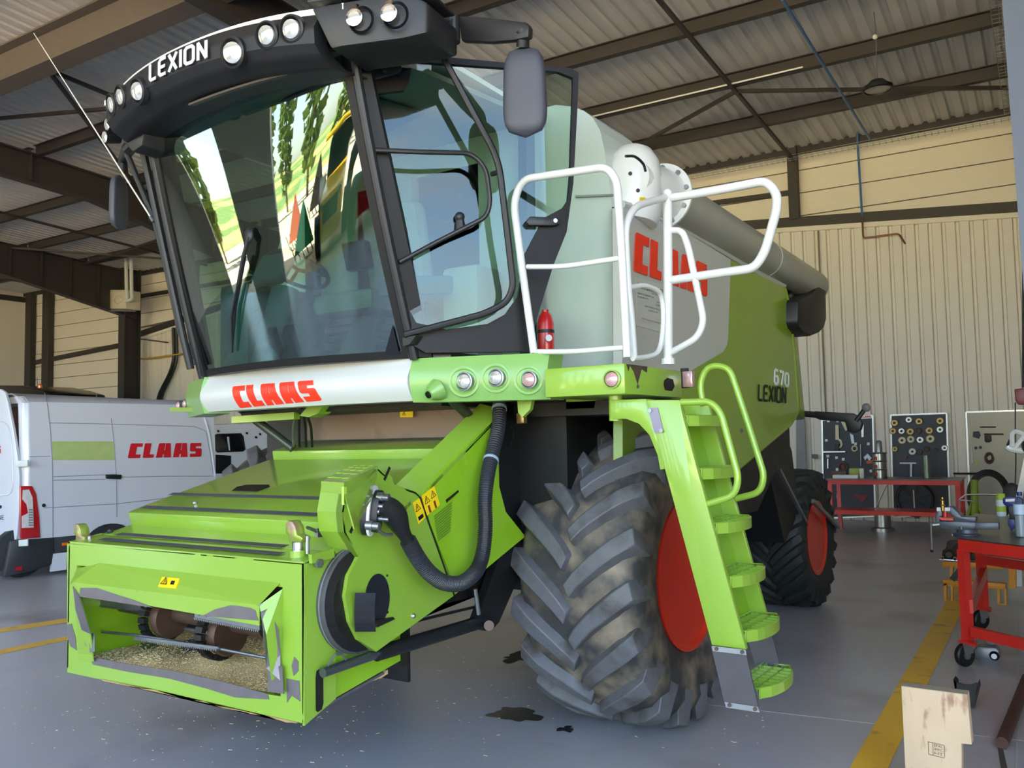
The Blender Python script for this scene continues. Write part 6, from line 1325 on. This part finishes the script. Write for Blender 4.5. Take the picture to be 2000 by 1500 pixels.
flat('red_pan', 'small red part on the middle tool board under the rings', 'tool', [(1763, 891), (1773, 890), (1772, 895), (1765, 895)], mat('dark_red_part', (96, 30, 26)))
flat('t_shaped_tool', 'steel T-shaped press tool leaning at the middle tool board', 'press tool', [(1758, 903), (1790, 903), (1790, 906), (1782, 906), (1782, 932), (1778, 932), (1778, 906), (1758, 906)], ZN, th=.05)
# filter canister stack and tube on the bench
def lath(name, lab, cat, base, prof, m, parts=(), n=24):
    t = thing(name, lab, cat, base); MB().lathe(prof, base, (0, 0, 1), n).build('body', m, t, smooth=True)
    for (nm, pr, mm) in parts: MB().lathe(pr, base, (0, 0, 1), n, len(pr) > 3 and pr[0][0] > .01).build(nm, mm, t, smooth=True)
    return t
tp = lambda u, o=.4: R(inv(B_(u, 950, o))[0], vb+o, bz+.02)
hB = B_(1720, 862, .5).z-bz
t = lath('filter_stack', 'silver ribbed cylinder tower standing on the red workbench', 'cylinder', tp(1720, .5), [(.0, 0), (.115, 0), (.115, hB*.66), (0, hB*.66)], CH,
     [('band', [(.12, hB*.2), (.13, hB*.22), (.12, hB*.24), (.11, hB*.22)], ZN), ('band', [(.12, hB*.42), (.135, hB*.44), (.12, hB*.46), (.11, hB*.44)], ZN), ('band', [(.125, hB*.64), (.14, hB*.66), (.125, hB*.68), (.11, hB*.66)], ZN), ('head', [(0, hB*.66), (.06, hB*.66), (.055, hB*.95), (.03, hB), (0, hB)], ZN)])
for z_ in (.1, .3, .52): MB().obox(tp(1718, .5)+V((-.03, -.105, hB*z_)), (.03, 0, 0), (0, .012, 0), (0, 0, .03)).build('red_print', mat('dull_red_print', (150, 60, 60), .6), t)
hT = B_(1811, 892, .5).z-bz
lath('steel_tube', 'upright greenish steel tube on the workbench by the middle board', 'tube', tp(1812, .5), [(0, 0), (.07, 0), (.07, hT), (0, hT)], mat('green_steel', (110, 124, 112), .35, .7))
t = lath('silver_cylinder', 'silver cylinder with red band standing on the floor under the bench', 'cylinder', R(inv(B_(1723, 1018, .5))[0], vb+.55, 0), [(0, 0), (.2, 0), (.2, .06), (.14, .08), (.14, .33), (0, .33)], CH)
def onbench(name, lab, cat, u0, u1, v1, m, o=.2, d=.2, bev=.004):
    p, q = B_(u0, 930, o), B_(u1, 930, o); z1 = B_(u0, v1, o).z; org = (p+q)/2; b = MB().prism([V((p.x, p.y, bz+.02)), V((q.x, q.y, bz+.02)), V((q.x, q.y, z1)), V((p.x, p.y, z1))], RV*d); b.org = V((org.x, org.y, bz+.02)); return tag(b.build(name, m, bev=bev), lab, cat)
onbench('white_box', 'flat white box at the left end of the red workbench', 'box', 1626, 1675, 928, WHI, .08, .25)
onbench('green_case', 'green organiser case with clear lid behind the flat white box', 'case', 1659, 1682, 915, mat('case_green', (150, 170, 60), .4), .4, .2)
onbench('spray_bottle', 'small white bottle with dark cap on the red workbench', 'bottle', 1679, 1687, 915, mat('bottle_white', (210, 210, 205), .5), .15, .07)
onbench('brown_case', 'low brown case behind the flat white box', 'case', 1621, 1653, 921, RU_, .45, .2)
# tools on the floor/wall under the bench
flat('yellow_wrench', 'cream wrench hanging on the board below the bench top', 'wrench', [(1635, 950), (1638, 950), (1639, 972), (1636, 975), (1634, 972)], IVO)
flat('red_puller', 'red puller hanging on the board below the bench top', 'tool', [(1664, 966), (1668, 965), (1695, 968), (1690, 976), (1685, 982), (1680, 978), (1674, 972)], mat('dark_red', (130, 28, 34), .5))
sw = onp(1787, 975, RV, RV.dot(R(0, BW-.1))); t = thing('spoked_ring', 'large dark six-spoked wheel leaning on the wall below the workbench', 'wheel', sw)
MB().tube([sw+RU*.33*cos(a)+V((0, 0, .33*sin(a))) for a in [2*pi*k/32 for k in range(32)]], .025, 6, closed=True).build('rim', BKD, t)
for k in range(6): a = k*pi/3+.3; MB().bar(sw, sw+RU*.31*cos(a)+V((0, 0, .31*sin(a))), .03, .03, RV).build('spoke', BKD, t)
wtube('silver_rod', 'slanted silver rod under the workbench', 'rod', [(1731, 948), (1708, 998)], .014, CH, .5); wtube('white_rod', 'upright white rod in front of the spoked wheel', 'rod', [(1784, 957), (1786, 992)], .014, WH, .5)
# on the right board
wtube('thin_hook', 'thin black hook tool at the top of the steel tool board', 'tool', [(1914, 834), (1945, 834)], .01, BKD); wtube('long_pin', 'black straight pin below the thin hook tool', 'tool', [(1922, 848), (1960, 848)], .014, BKD)
flat('black_bracket', 'black cast bracket on the left of the steel tool board', 'tool', [(1901, 843), (1912, 842), (1916, 850), (1912, 857), (1900, 853)], BKD)
flat('black_cup', 'black rounded cup hanging on the steel tool board', 'tool', [(1923, 850), (1936, 850), (1937, 861), (1933, 864), (1925, 864), (1923, 860)], BKD, bev=.02)
for (u, v, l_) in ((1906, 875, 'left'), (1915, 874, 'right')): flat('black_disc', 'small black disc on the steel tool board, %s of the pair' % l_, 'disc', [(u+3*cos(a), v+3*sin(a)) for a in [2*pi*k/12 for k in range(12)]], BKD)
wtube('coiled_cable', 'coiled brown cable hanging on the steel tool board', 'cable', [(1932+(9-k*.12)*cos(k*.5), 894+(12-k*.2)*sin(k*.5)) for k in range(36)], .014, RU_)
wtube('long_bar', 'dark long bar resting across the boards above the bench end', 'bar', [(1862, 925), (1937, 925)], .02, BKD, .15)
for (pts, lab) in (([(1897, 873), (1899, 905)], 'white strip along the left edge of the steel tool board'),): wtube('white_strip', lab, 'strip', pts, .012, WHI)
flat('green_tool', 'small green tool low on the steel tool board', 'tool', [(1904, 900), (1910, 900), (1909, 910), (1905, 911)], mat('case_green', (150, 170, 60)))
flat('wall_socket', 'small grey hook box on the ribbed wall left of the boards', 'hook', [(1586, 887), (1597, 887), (1597, 896), (1592, 897), (1586, 894)], mat('grey_box', (90, 88, 84), .5), o=.06)
# tall grey door leaf behind the rear wheel
P = [W(u, v, VW_-.2) for u, v in ((1556, 1000), (1579, 1000), (1572, 814), (1556, 815))]; b = MB().prism(P, -RV*.04); b.org = P[0]; o = tag(b.build('steel_cabinet', mat('cabinet_grey', (110, 116, 120), .4)), 'grey steel cabinet edge behind the combine tail', 'cabinet')
# things hanging at the right: red reel, black cable, G clamp
cq = lambda u, v, d=9.5: onp(u, v, RV, d)
t = thing('cable_reel', 'dark red retractable cable reel hanging at the right edge', 'cable reel', cq(1995, 775))
MB().prism([cq(1981, 760), cq(2010, 757), cq(2012, 790), cq(1988, 790), cq(1983, 782)], RV*.15).build('casing', mat('reel_red', (110, 28, 30), .4), t, bev=.01); MB().tube([cq(1983, 786), cq(1983, 838), cq(1984, 900), cq(1983, 945)], .006, 6).build('cable', BK, t); MB().tube([cq(1998, 757), cq(1998, 600), cq(2000, 100)], .01, 6).build('support_rod', BK, t)
t = thing('g_clamp', 'large white G-clamp hanging from the black cable at the right edge', 'clamp', cq(1985, 860))
MB().tube(rnd([cq(1967, 872), cq(1972, 877), cq(1996, 881), cq(1998, 880)], .05, 4), .03, 8).build('lower_arm', WH, t, smooth=True)
MB().tube(rnd([cq(1981, 876), cq(2002, 850), cq(1996, 846), cq(1982, 842), cq(1976, 848), cq(1977, 872)], .08, 5), .024, 8).build('frame', WH, t, smooth=True); MB().tube([cq(1967, 870), cq(1983, 840)], .012, 6).build('screw', BK, t); MB().tube([cq(1997, 862), cq(1999, 884)], .014, 6).build('handle', BK, t)
# aluminium ladder edge
P = [cq(u, v, 11.5) for u, v in ((1978, 1000), (1992, 1000), (2014, 880), (2003, 880))]; t = thing('step_ladder', 'pale aluminium step ladder edge at the right border behind the near bench', 'ladder', V((P[0].x, P[0].y, 0)))
MB().prism(P, RV*.08).build('rail', WH, t); MB().prism([P[0]*1.0, P[1]*1.0, V((P[1].x-.02, P[1].y, 0)), V((P[0].x-.05, P[0].y, 0))], RV*.08).build('rail', WH, t)
# black hoses / tyre at the back right, green stand
gs = lambda u, v: onp(u, v, RV, 15.5)
t = thing('green_stand', 'olive green axle stand between the two benches', 'axle stand', V((gs(1903, 1004).x, gs(1903, 1004).y, 0)))
sz = gs(1903, 940).z; MB().cyl(V((gs(1903, 1004).x, gs(1903, 1004).y, .3)), gs(1903, 937), .055, 12).build('post', mat('olive_green', (120, 140, 40), .5), t)
for a in (0, 2.1, 4.2): MB().bar(gs(1903, 975), V((gs(1903, 1004).x+.3*cos(a+.5), gs(1903, 1004).y+.3*sin(a+.5), .03)), .05, .05).build('leg', mat('olive_green', (120, 140, 40)), t)
t = thing('hose_coil', 'big black hose coil leaning behind the near bench', 'hose', gs(1928, 975))
for k in range(3): MB().tube([gs(1928, 975)+RV*.5+RU*(.24+.03*k)*cos(a)+V((0, 0, (.36+.03*k)*sin(a)))+RV*.03*k for a in [2*pi*q/30 for q in range(30)]], .025, 6, closed=True).build('coil_turn', BK, t)
P = [gs(u, v) for u, v in ((1955, 1000), (1990, 1000), (1992, 950), (1975, 943), (1960, 948))]; b = MB().prism(P, RV*.3); b.org = P[0]; tag(b.build('black_bag', BKD, bev=.05), 'black bag heaped behind the blue drill at the right', 'bag')
# ---- near bench with vise
TZ = .95
fl0, fr0 = PZ(1869, 1052, TZ), PZ(2000, 1068, TZ); bl0 = PZ(1904, 1004, TZ)
fr1 = fl0+(fr0-fl0)*2.2; br1 = bl0+(fr1-fl0)
bn = thing('mobile_workbench', 'near red workbench on castors with a bench vise, cut by the right border', 'workbench', V((fl0.x+.4, fl0.y+.6, 0)))
MB().prism([fl0, fr1, br1, bl0], (0, 0, .008)).build('worktop', BTOP, bn)
ux = (fr1-fl0).normalized(); uy = (bl0-fl0).normalized(); ln = (fr1-fl0).length; ld_ = (bl0-fl0).length*.66
bp = lambda a, b_, z: fl0+ux*a+uy*b_+V((0, 0, z-TZ))
for (p, q) in ((bp(.03, .03, TZ-.045), bp(ln, .03, TZ-.045)), (bp(.05, .03, TZ-.045), bp(.05, ld_+.6, TZ-.045)), (bp(.05, ld_+.03, TZ-.045), bp(ln, ld_+.03, TZ-.045))): MB().bar(p, q, .05, .085).build('rail', BRED, bn)
for (a, b_) in ((.05, .03), (.10, ld_), (ln-.1, .03)):
    MB().bar(bp(a, b_, TZ-.08), bp(a, b_, .2), .062, .062, ux).build('leg', BRED, bn); MB().obox(bp(a, b_, .19), ux*.08, uy*.08, V((0, 0, .01))).build('castor_plate', BRED, bn)
    c = bp(a-.01, b_, .085)+V((-.02, 0, 0)); w_ = MB().lathe([(.03, -.022), (.075, -.025), (.085, -.015), (.085, .015), (.075, .025), (.03, .022)], c, (.8, -.6, 0), 24, True).build('castor_wheel', BKD, bn, smooth=True)
    MB().cyl(c-V((.8, -.6, 0))*.03, c+V((.8, -.6, 0))*.03, .03, 12).build('castor_hub', ZN, w_); MB().prism([c+V((.8, -.6, 0))*.032+V((-.02, -.02, .0)), c+V((.8, -.6, 0))*.032+V((.03, .03, .02)), c+V((.8, -.6, 0))*.032+V((.03, .04, .1)), c+V((.8, -.6, 0))*.032+V((-.03, -.03, .1))], V((.8, -.6, 0))*.006).build('castor_fork', ZN, w_)
MB().bar(bp(.1, .03, .27), bp(ln, .03, .27), .05, .075).build('rail', BRED, bn); MB().bar(bp(.08, .03, .45), bp(.12, ld_, .5), .05, .1).build('rail', BRED, bn); MB().bar(bp(.1, ld_, .62), bp(ln, ld_, .62), .05, .08).build('rail', BRED, bn)
MB().tube([PZ(1860, 1049, TZ), PZ(1880, 1053, TZ)], .006, 6).build('edge_pin', CHR, bn); MB().sph(PZ(1862, 1045, TZ), .012, 8, 5).build('pin_knob', CHR, bn)
# vise
vy = (fl0.y+.25); VZ = lambda u, v: PY(u, v, vy)
IRON = mat('vise_grey', (84, 90, 102), .38, .4, var=.15, scale=12)
vs_ = thing('bench_vise', 'heavy grey bench vise clamped on the corner of the near red bench', 'vise', VZ(1889, 1047))
cB = VZ(1889, 1045); MB().lathe([(0, -.02), (.1, -.02), (.1, .01), (.075, .02), (.07, .045), (0, .045)], cB, (0, 0, 1), 28).build('swivel_base', IRON, vs_, smooth=True)
MB().prism([VZ(u, v) for u, v in ((1833, 1018), (1868, 1018), (1905, 1020), (1907, 1030), (1900, 1036), (1880, 1036), (1850, 1035), (1836, 1030), (1829, 1026))], (0, .11, 0)).build('fixed_body', IRON, vs_, bev=.008)
MB().prism([VZ(u, v) for u, v in ((1905, 1021), (1950, 1021), (1951, 1034), (1905, 1035))], (0, .09, 0)).build('slide_bar', IRON, vs_, bev=.004)
MB().prism([VZ(u, v) for u, v in ((1829, 1000), (1833, 992), (1839, 990), (1840, 1004), (1841, 1008), (1836, 1010), (1836, 1018), (1829, 1024), (1826, 1012))], (0, .12, 0)).build('front_jaw', IRON, vs_, bev=.006)
MB().prism([VZ(u, v) for u, v in ((1845, 992), (1852, 990), (1860, 990), (1870, 1000), (1878, 1009), (1906, 1010), (1906, 1020), (1868, 1020), (1862, 1010), (1856, 1003), (1845, 1003))], (0, .12, 0)).build('rear_jaw', IRON, vs_, bev=.006)
for (u0, u1) in ((1830, 1838), (1846, 1856)): MB().prism([VZ(u0, 991), VZ(u1, 991), VZ(u1, 998), VZ(u0, 998)], (0, -.012, 0)).build('jaw_plate', ZN, vs_)
MB().tube([VZ(1822, 1025), VZ(1836, 1024)], .018, 12).build('screw_head', ZN, vs_); MB().tube([VZ(1819, 1026)+V((0, -.02, .02)), VZ(1820, 1076)], .008, 8).build('handle_bar', CH, vs_); MB().sph(VZ(1820, 1076), .013, 8, 6).build('handle_knob', BKD, vs_)
MB().cyl(VZ(1877, 1042), VZ(1877, 1028), .012, 8).build('clamp_bolt', ZN, vs_)
t = thing('red_wood_jaws', 'red clamp block with brass fitting held in the vise', 'fitting', VZ(1846, 1012)); MB().prism([VZ(1834, 1010), VZ(1862, 1013), VZ(1862, 1017), VZ(1838, 1016)], (0, .08, 0)).build('block', BRED, t); MB().cyl(VZ(1846, 1010), VZ(1846, 998), .016, 10).build('block_stem', BRED, t)
MB().lathe([(0, -.05), (.018, -.05), (.02, -.01), (.012, 0), (.012, .03), (.018, .035), (.008, .04), (.008, .055), (0, .055)], VZ(1841, 985), (0, 0, 1), 16).build('brass_fitting', mat('brass_dark', (190, 160, 90), .25, .9), t, smooth=True)
# handle rods above the vise, spray can, drill, water bottle
bt = lambda u, v, z=TZ+.008: PZ(u, v, z)
t = thing('extension_bar', 'bright steel bar and hook lying across a box edge behind the vise', 'bar', bt(1880, 1010)); MB().tube([PY(1886, 966, vy+.8), PY(1946, 966, vy+.8)], .007, 8).build('bar', CHR, t); MB().tube([PY(1876, 977, vy+.8), PY(1900, 978, vy+.8), PY(1908, 980, vy+.8)], .006, 6).build('hook', CHR, t); MB().tube([PY(1874, 1005, vy+.8), PY(1874, 975, vy+.8), PY(1886, 966, vy+.8)], .006, 6).build('frame_rod', ZN, t)
c = bt(1956, 1008); t = thing('spray_can', 'green-capped white spray can on the near bench', 'spray can', c)
zc = PY(1956, 964, c.y).z-c.z; MB().lathe([(0, 0), (.04, 0), (.042, .01), (.042, zc*.72), (0, zc*.72)], c, (0, 0, 1), 20).build('can', mat('can_white', (205, 215, 225), .35), t, smooth=True); MB().lathe([(.04, zc*.72), (.042, zc*.74), (.040, zc), (0, zc)], c, (0, 0, 1), 20).build('cap', mat('cap_green', (160, 185, 70), .4), t, smooth=True); MB().lathe([(.043, zc*.2), (.043, zc*.45), (.0425, zc*.45), (.0425, zc*.2)], c, (0, 0, 1), 20, True).build('green_band', mat('cap_green', (160, 185, 70)), t)
c = bt(1978, 1038); dy = c.y; D = lambda u, v: PY(u, v, dy)
t = thing('cordless_drill', 'dark blue cordless drill standing on its battery on the near bench', 'drill', c)
MB().prism([D(u, v) for u, v in ((1958, 974), (1963, 971), (1990, 971), (1998, 976), (1998, 986), (1985, 990), (1966, 989), (1959, 984))], (0, .06, 0)).build('motor_body', mat('drill_blue', (28, 40, 110), .4), t, bev=.008)
MB().prism([D(u, v) for u, v in ((1968, 988), (1984, 988), (1984, 1014), (1972, 1015))], (0, .05, 0)).build('grip', BK, t, bev=.006); MB().prism([D(u, v) for u, v in ((1968, 1014), (1990, 1014), (1990, 1026), (1975, 1037), (1969, 1026))], (0, .07, 0)).build('battery', mat('drill_blue', (28, 40, 110)), t, bev=.004)
MB().prism([D(1964, 975), D(1982, 974), D(1982, 979), D(1964, 980)], (0, -.004, 0)).build('white_label', WHI, t)
c = bt(1996, 1050); t = thing('water_bottle', 'clear plastic water bottle with blue cap at the right border', 'bottle', c)
hb_ = PY(1996, 962, c.y).z-c.z; MB().lathe([(0, 0), (.04, 0), (.045, .02), (.042, .05), (.046, .08), (.042, .11), (.046, .14), (.046, hb_*.72), (.03, hb_*.86), (.014, hb_*.92), (.014, hb_), (0, hb_)], c, (0, 0, 1), 28).build('bottle', PET, t, smooth=True)
MB().lathe([(.047, hb_*.52), (.047, hb_*.74), (.0465, hb_*.74), (.0465, hb_*.52)], c, (0, 0, 1), 28, True).build('paper_label', mat('label_pale_blue', (190, 210, 235), .4), t, smooth=True); MB().lathe([(0, hb_*.93), (.018, hb_*.93), (.018, hb_+.005), (0, hb_+.005)], c, (0, 0, 1), 18).build('cap', mat('drill_blue', (28, 40, 110)), t)
MB().cyl(c+V((0, 0, .01)), c+V((0, 0, hb_*.5)), .040, 20).build('water', mat('water_grey', (190, 195, 198), .1, coat=1.), t)
# orange stands with gearbox
sv = lambda u, v: PY(u, v, 10.2); 
t = thing('orange_stand', 'orange steel transmission stand behind the legs of the near bench', 'stand', V((sv(1900, 1180).x, 10.3, 0)))
def sbar(u0, v0, u1, v1, h, par=t, d=.1): return MB().prism([sv(u0, v0), sv(u1, v1), sv(u1, v1+h), sv(u0, v0+h)], (0, d, 0)).build('beam', ORG, par, bev=.004)
sbar(1840, 1096, 1960, 1101, 11); sbar(1842, 1132, 1964, 1140, 12)
for (u0, u1, v0, v1) in ((1843, 1849, 1140, 1175), (1857, 1861, 1143, 1175), (1948, 1953, 1150, 1185), (1962, 1966, 1150, 1185), (1855, 1861, 1107, 1132)): MB().prism([sv(u0, v0), sv(u1, v0), sv(u1, v1), sv(u0, v1)], (0, .06, 0)).build('upright', ORG, t)
sbar(1845, 1172, 1861, 1172, 6); sbar(1949, 1179, 1966, 1179, 6)
MB().bar(sv(1860, 1132), sv(1880, 1108), .05, .06).build('brace', BKD, t)
MB().prism([sv(1970, 1090), sv(1984, 1092), sv(1984, 1150), sv(1970, 1150)], (0, .1, 0)).build('upright', ORG, t)
t = thing('gearbox', 'dark greasy gearbox casting resting on the orange stand', 'gearbox', sv(1880, 1095)); GB = mat('greasy_iron', (62, 54, 46), .5, .4, var=.4, scale=20)
MB().prism([sv(u, v) for u, v in ((1838, 1094), (1840, 1075), (1848, 1070), (1849, 1056), (1880, 1056), (1905, 1062), (1940, 1066), (1980, 1070), (2000, 1080), (2000, 1098), (1900, 1095))], (0, .5, 0)).build('casting', GB, t, bev=.02)
for (u, v, r_) in ((1855, 1082, .05), (1880, 1076, .09), (1925, 1082, .08), (1960, 1080, .07)): MB().lathe([(r_, -.02), (r_, .05), (r_*.6, .07), (0, .07)], sv(u, v), (0, -1, 0), 18).build('flange', GB, t, smooth=True)
for (u, v) in ((1843, 1087), (1868, 1089)): MB().lathe([(.012, -.01), (.02, 0), (.012, .01)], sv(u, v)-V((0, .1, 0)), (0, 1, 0), 14, True).build('lifting_eye', CHR, t)
MB().bar(sv(1836, 1091)-V((0, .05, 0)), sv(1880, 1094)-V((0, .05, 0)), .02, .012).build('steel_edge', CHR, t)
# grey casting with white cap on floor by the castor
c = PZ(1930, 1290, 0); t = thing('alloy_housing', 'grey alloy gear housing lying on the floor beside the castor', 'casting', c)
CY_ = c.y; E_ = lambda u, v: PY(u, v, CY_)
MB().prism([E_(u, v) for u, v in ((1902, 1268), (1910, 1263), (1945, 1265), (1951, 1272), (1952, 1288), (1946, 1293), (1908, 1292), (1902, 1284))], (0, .14, 0)).build('casing', mat('alloy_grey', (132, 132, 140), .45, .6), t, bev=.015)
MB().prism([E_(u, v)+V((0, .06, 0)) for u, v in ((1918, 1248), (1948, 1250), (1944, 1260), (1938, 1264), (1925, 1262))], (0, .08, 0)).build('funnel', mat('alloy_grey', (132, 132, 140)), t, bev=.008)
MB().lathe([(0, .02), (.022, .02), (.03, .012), (.036, .0), (.03, -.01), (0, -.01)], E_(1942, 1281), (0, -1, 0), 20).build('end_ring', BKG, t, smooth=True); MB().lathe([(0, .025), (.02, .022), (.024, .01)], E_(1942, 1281), (0, -1, 0), 16).build('white_cap', WHI, t, smooth=True)
for k in range(5): MB().tube(spl([E_(1920+k*6, 1250)+V((0, .1, 0)), E_(1918+k*6, 1243)+V((0, .1, 0)), E_(1914+k*7, 1238)+V((0, .1, 0))], 3), .0015, 4).build('wire', IVO, t)
# timber block standing on end
TBZ = .5; a_, b2_ = PZ(1760, 1340, TBZ), PZ(1889, 1357, TBZ); dd = (b2_-a_).normalized(); dk = V((-dd.y, dd.x, 0))*.075
tb = thing('timber_block', 'sawn timber block standing on end in the right foreground', 'timber block', V(((a_+b2_)/2).to_tuple()[:2]+(0,)))
wdt = (b2_-a_).length
prof = [(0, 0), (wdt, 0), (wdt*1.03, TBZ)]
fc_ = [a_-V((0, 0, TBZ)), a_+dd*wdt*.86-V((0, 0, TBZ)), a_+dd*wdt*.86-V((0, 0, TBZ-.12)), a_+dd*wdt*.88-V((0, 0, .235)), a_+dd*wdt*1.03-V((0, 0, .232)), a_+dd*wdt*1.02-V((0, 0, .15)), b2_, a_]
MB().prism(fc_, dk).build('block', WD, tb, bev=.004); MB().prism([a_, b2_, b2_+dk, a_+dk], (0, 0, .002)).build('end_grain', WDE, tb)
ink = mat('stamp_ink', (110, 78, 60), .8); so = lambda x, z: a_+dd*x+V((0, 0, z-TBZ))-dk.normalized()*.001
def sline(x0, z0, x1, z1): MB().bar(so(x0, z0), so(x1, z1), .0025, .001, dk.normalized()).build('stamp_line', ink, tb)
sx, sz = wdt*.38, .25
for q_ in ((sx, sz, sx+.07, sz-.005), (sx+.07, sz-.005, sx+.07, sz-.06), (sx, sz-.06, sx+.07, sz-.065), (sx, sz, sx, sz-.06), (sx+.02, sz, sx+.02, sz-.06)): sline(*q_)
for k, s__ in enumerate(('EPAL', 'IPPC', 'HT')): text(s__, _quad(so(sx+.026, sz-.018-k*.018), so(sx+.064, sz-.020-k*.018), so(sx+.064, sz-.008-k*.018), so(sx+.026, sz-.006-k*.018)), -dk.normalized()*.001, ink, tb)
# dark steel U piece behind the block
c = PZ(1882, 1383, 0); t = thing('steel_channel', 'short black steel channel standing behind the timber block', 'steel piece', c); cy_ = c.y; S_ = lambda u, v: PY(u, v, cy_)
MB().prism([S_(u, v) for u, v in ((1862, 1327), (1868, 1333), (1880, 1337), (1896, 1338), (1908, 1334), (1910, 1345), (1899, 1382), (1888, 1384), (1870, 1380))], (0, .02, 0)).build('web', BKD, t); MB().prism([S_(1862, 1327), S_(1870, 1380), S_(1868, 1333)], (0, .1, 0)).build('flange', BKD, t); MB().prism([S_(1910, 1333), S_(1899, 1382), S_(1902, 1384), S_(1912, 1345)], (0, .1, 0)).build('flange', BKD, t)
# rusty bar on the floor
p, q = PZ(1957, 1452, .03), PZ(2006, 1325, .03); b = MB().tube([p, q], .034, 20); b.org = p; tag(b.build('rusty_bar', mat('rust_bar', (84, 58, 52), .6, .4, var=.35, scale=14, stretch=(1, 1, 1), bump=.4), smooth=True), 'thick rusty round bar lying at the lower right border', 'bar')
t = PZ(1970, 1500, 0)
strip('dark_tape', [PZ(1948, 1458, 0), PZ(1958, 1458, 0), PZ(1972, 1520, 0), PZ(1958, 1520, 0)], mat('tape_dark', (70, 66, 62), .6))
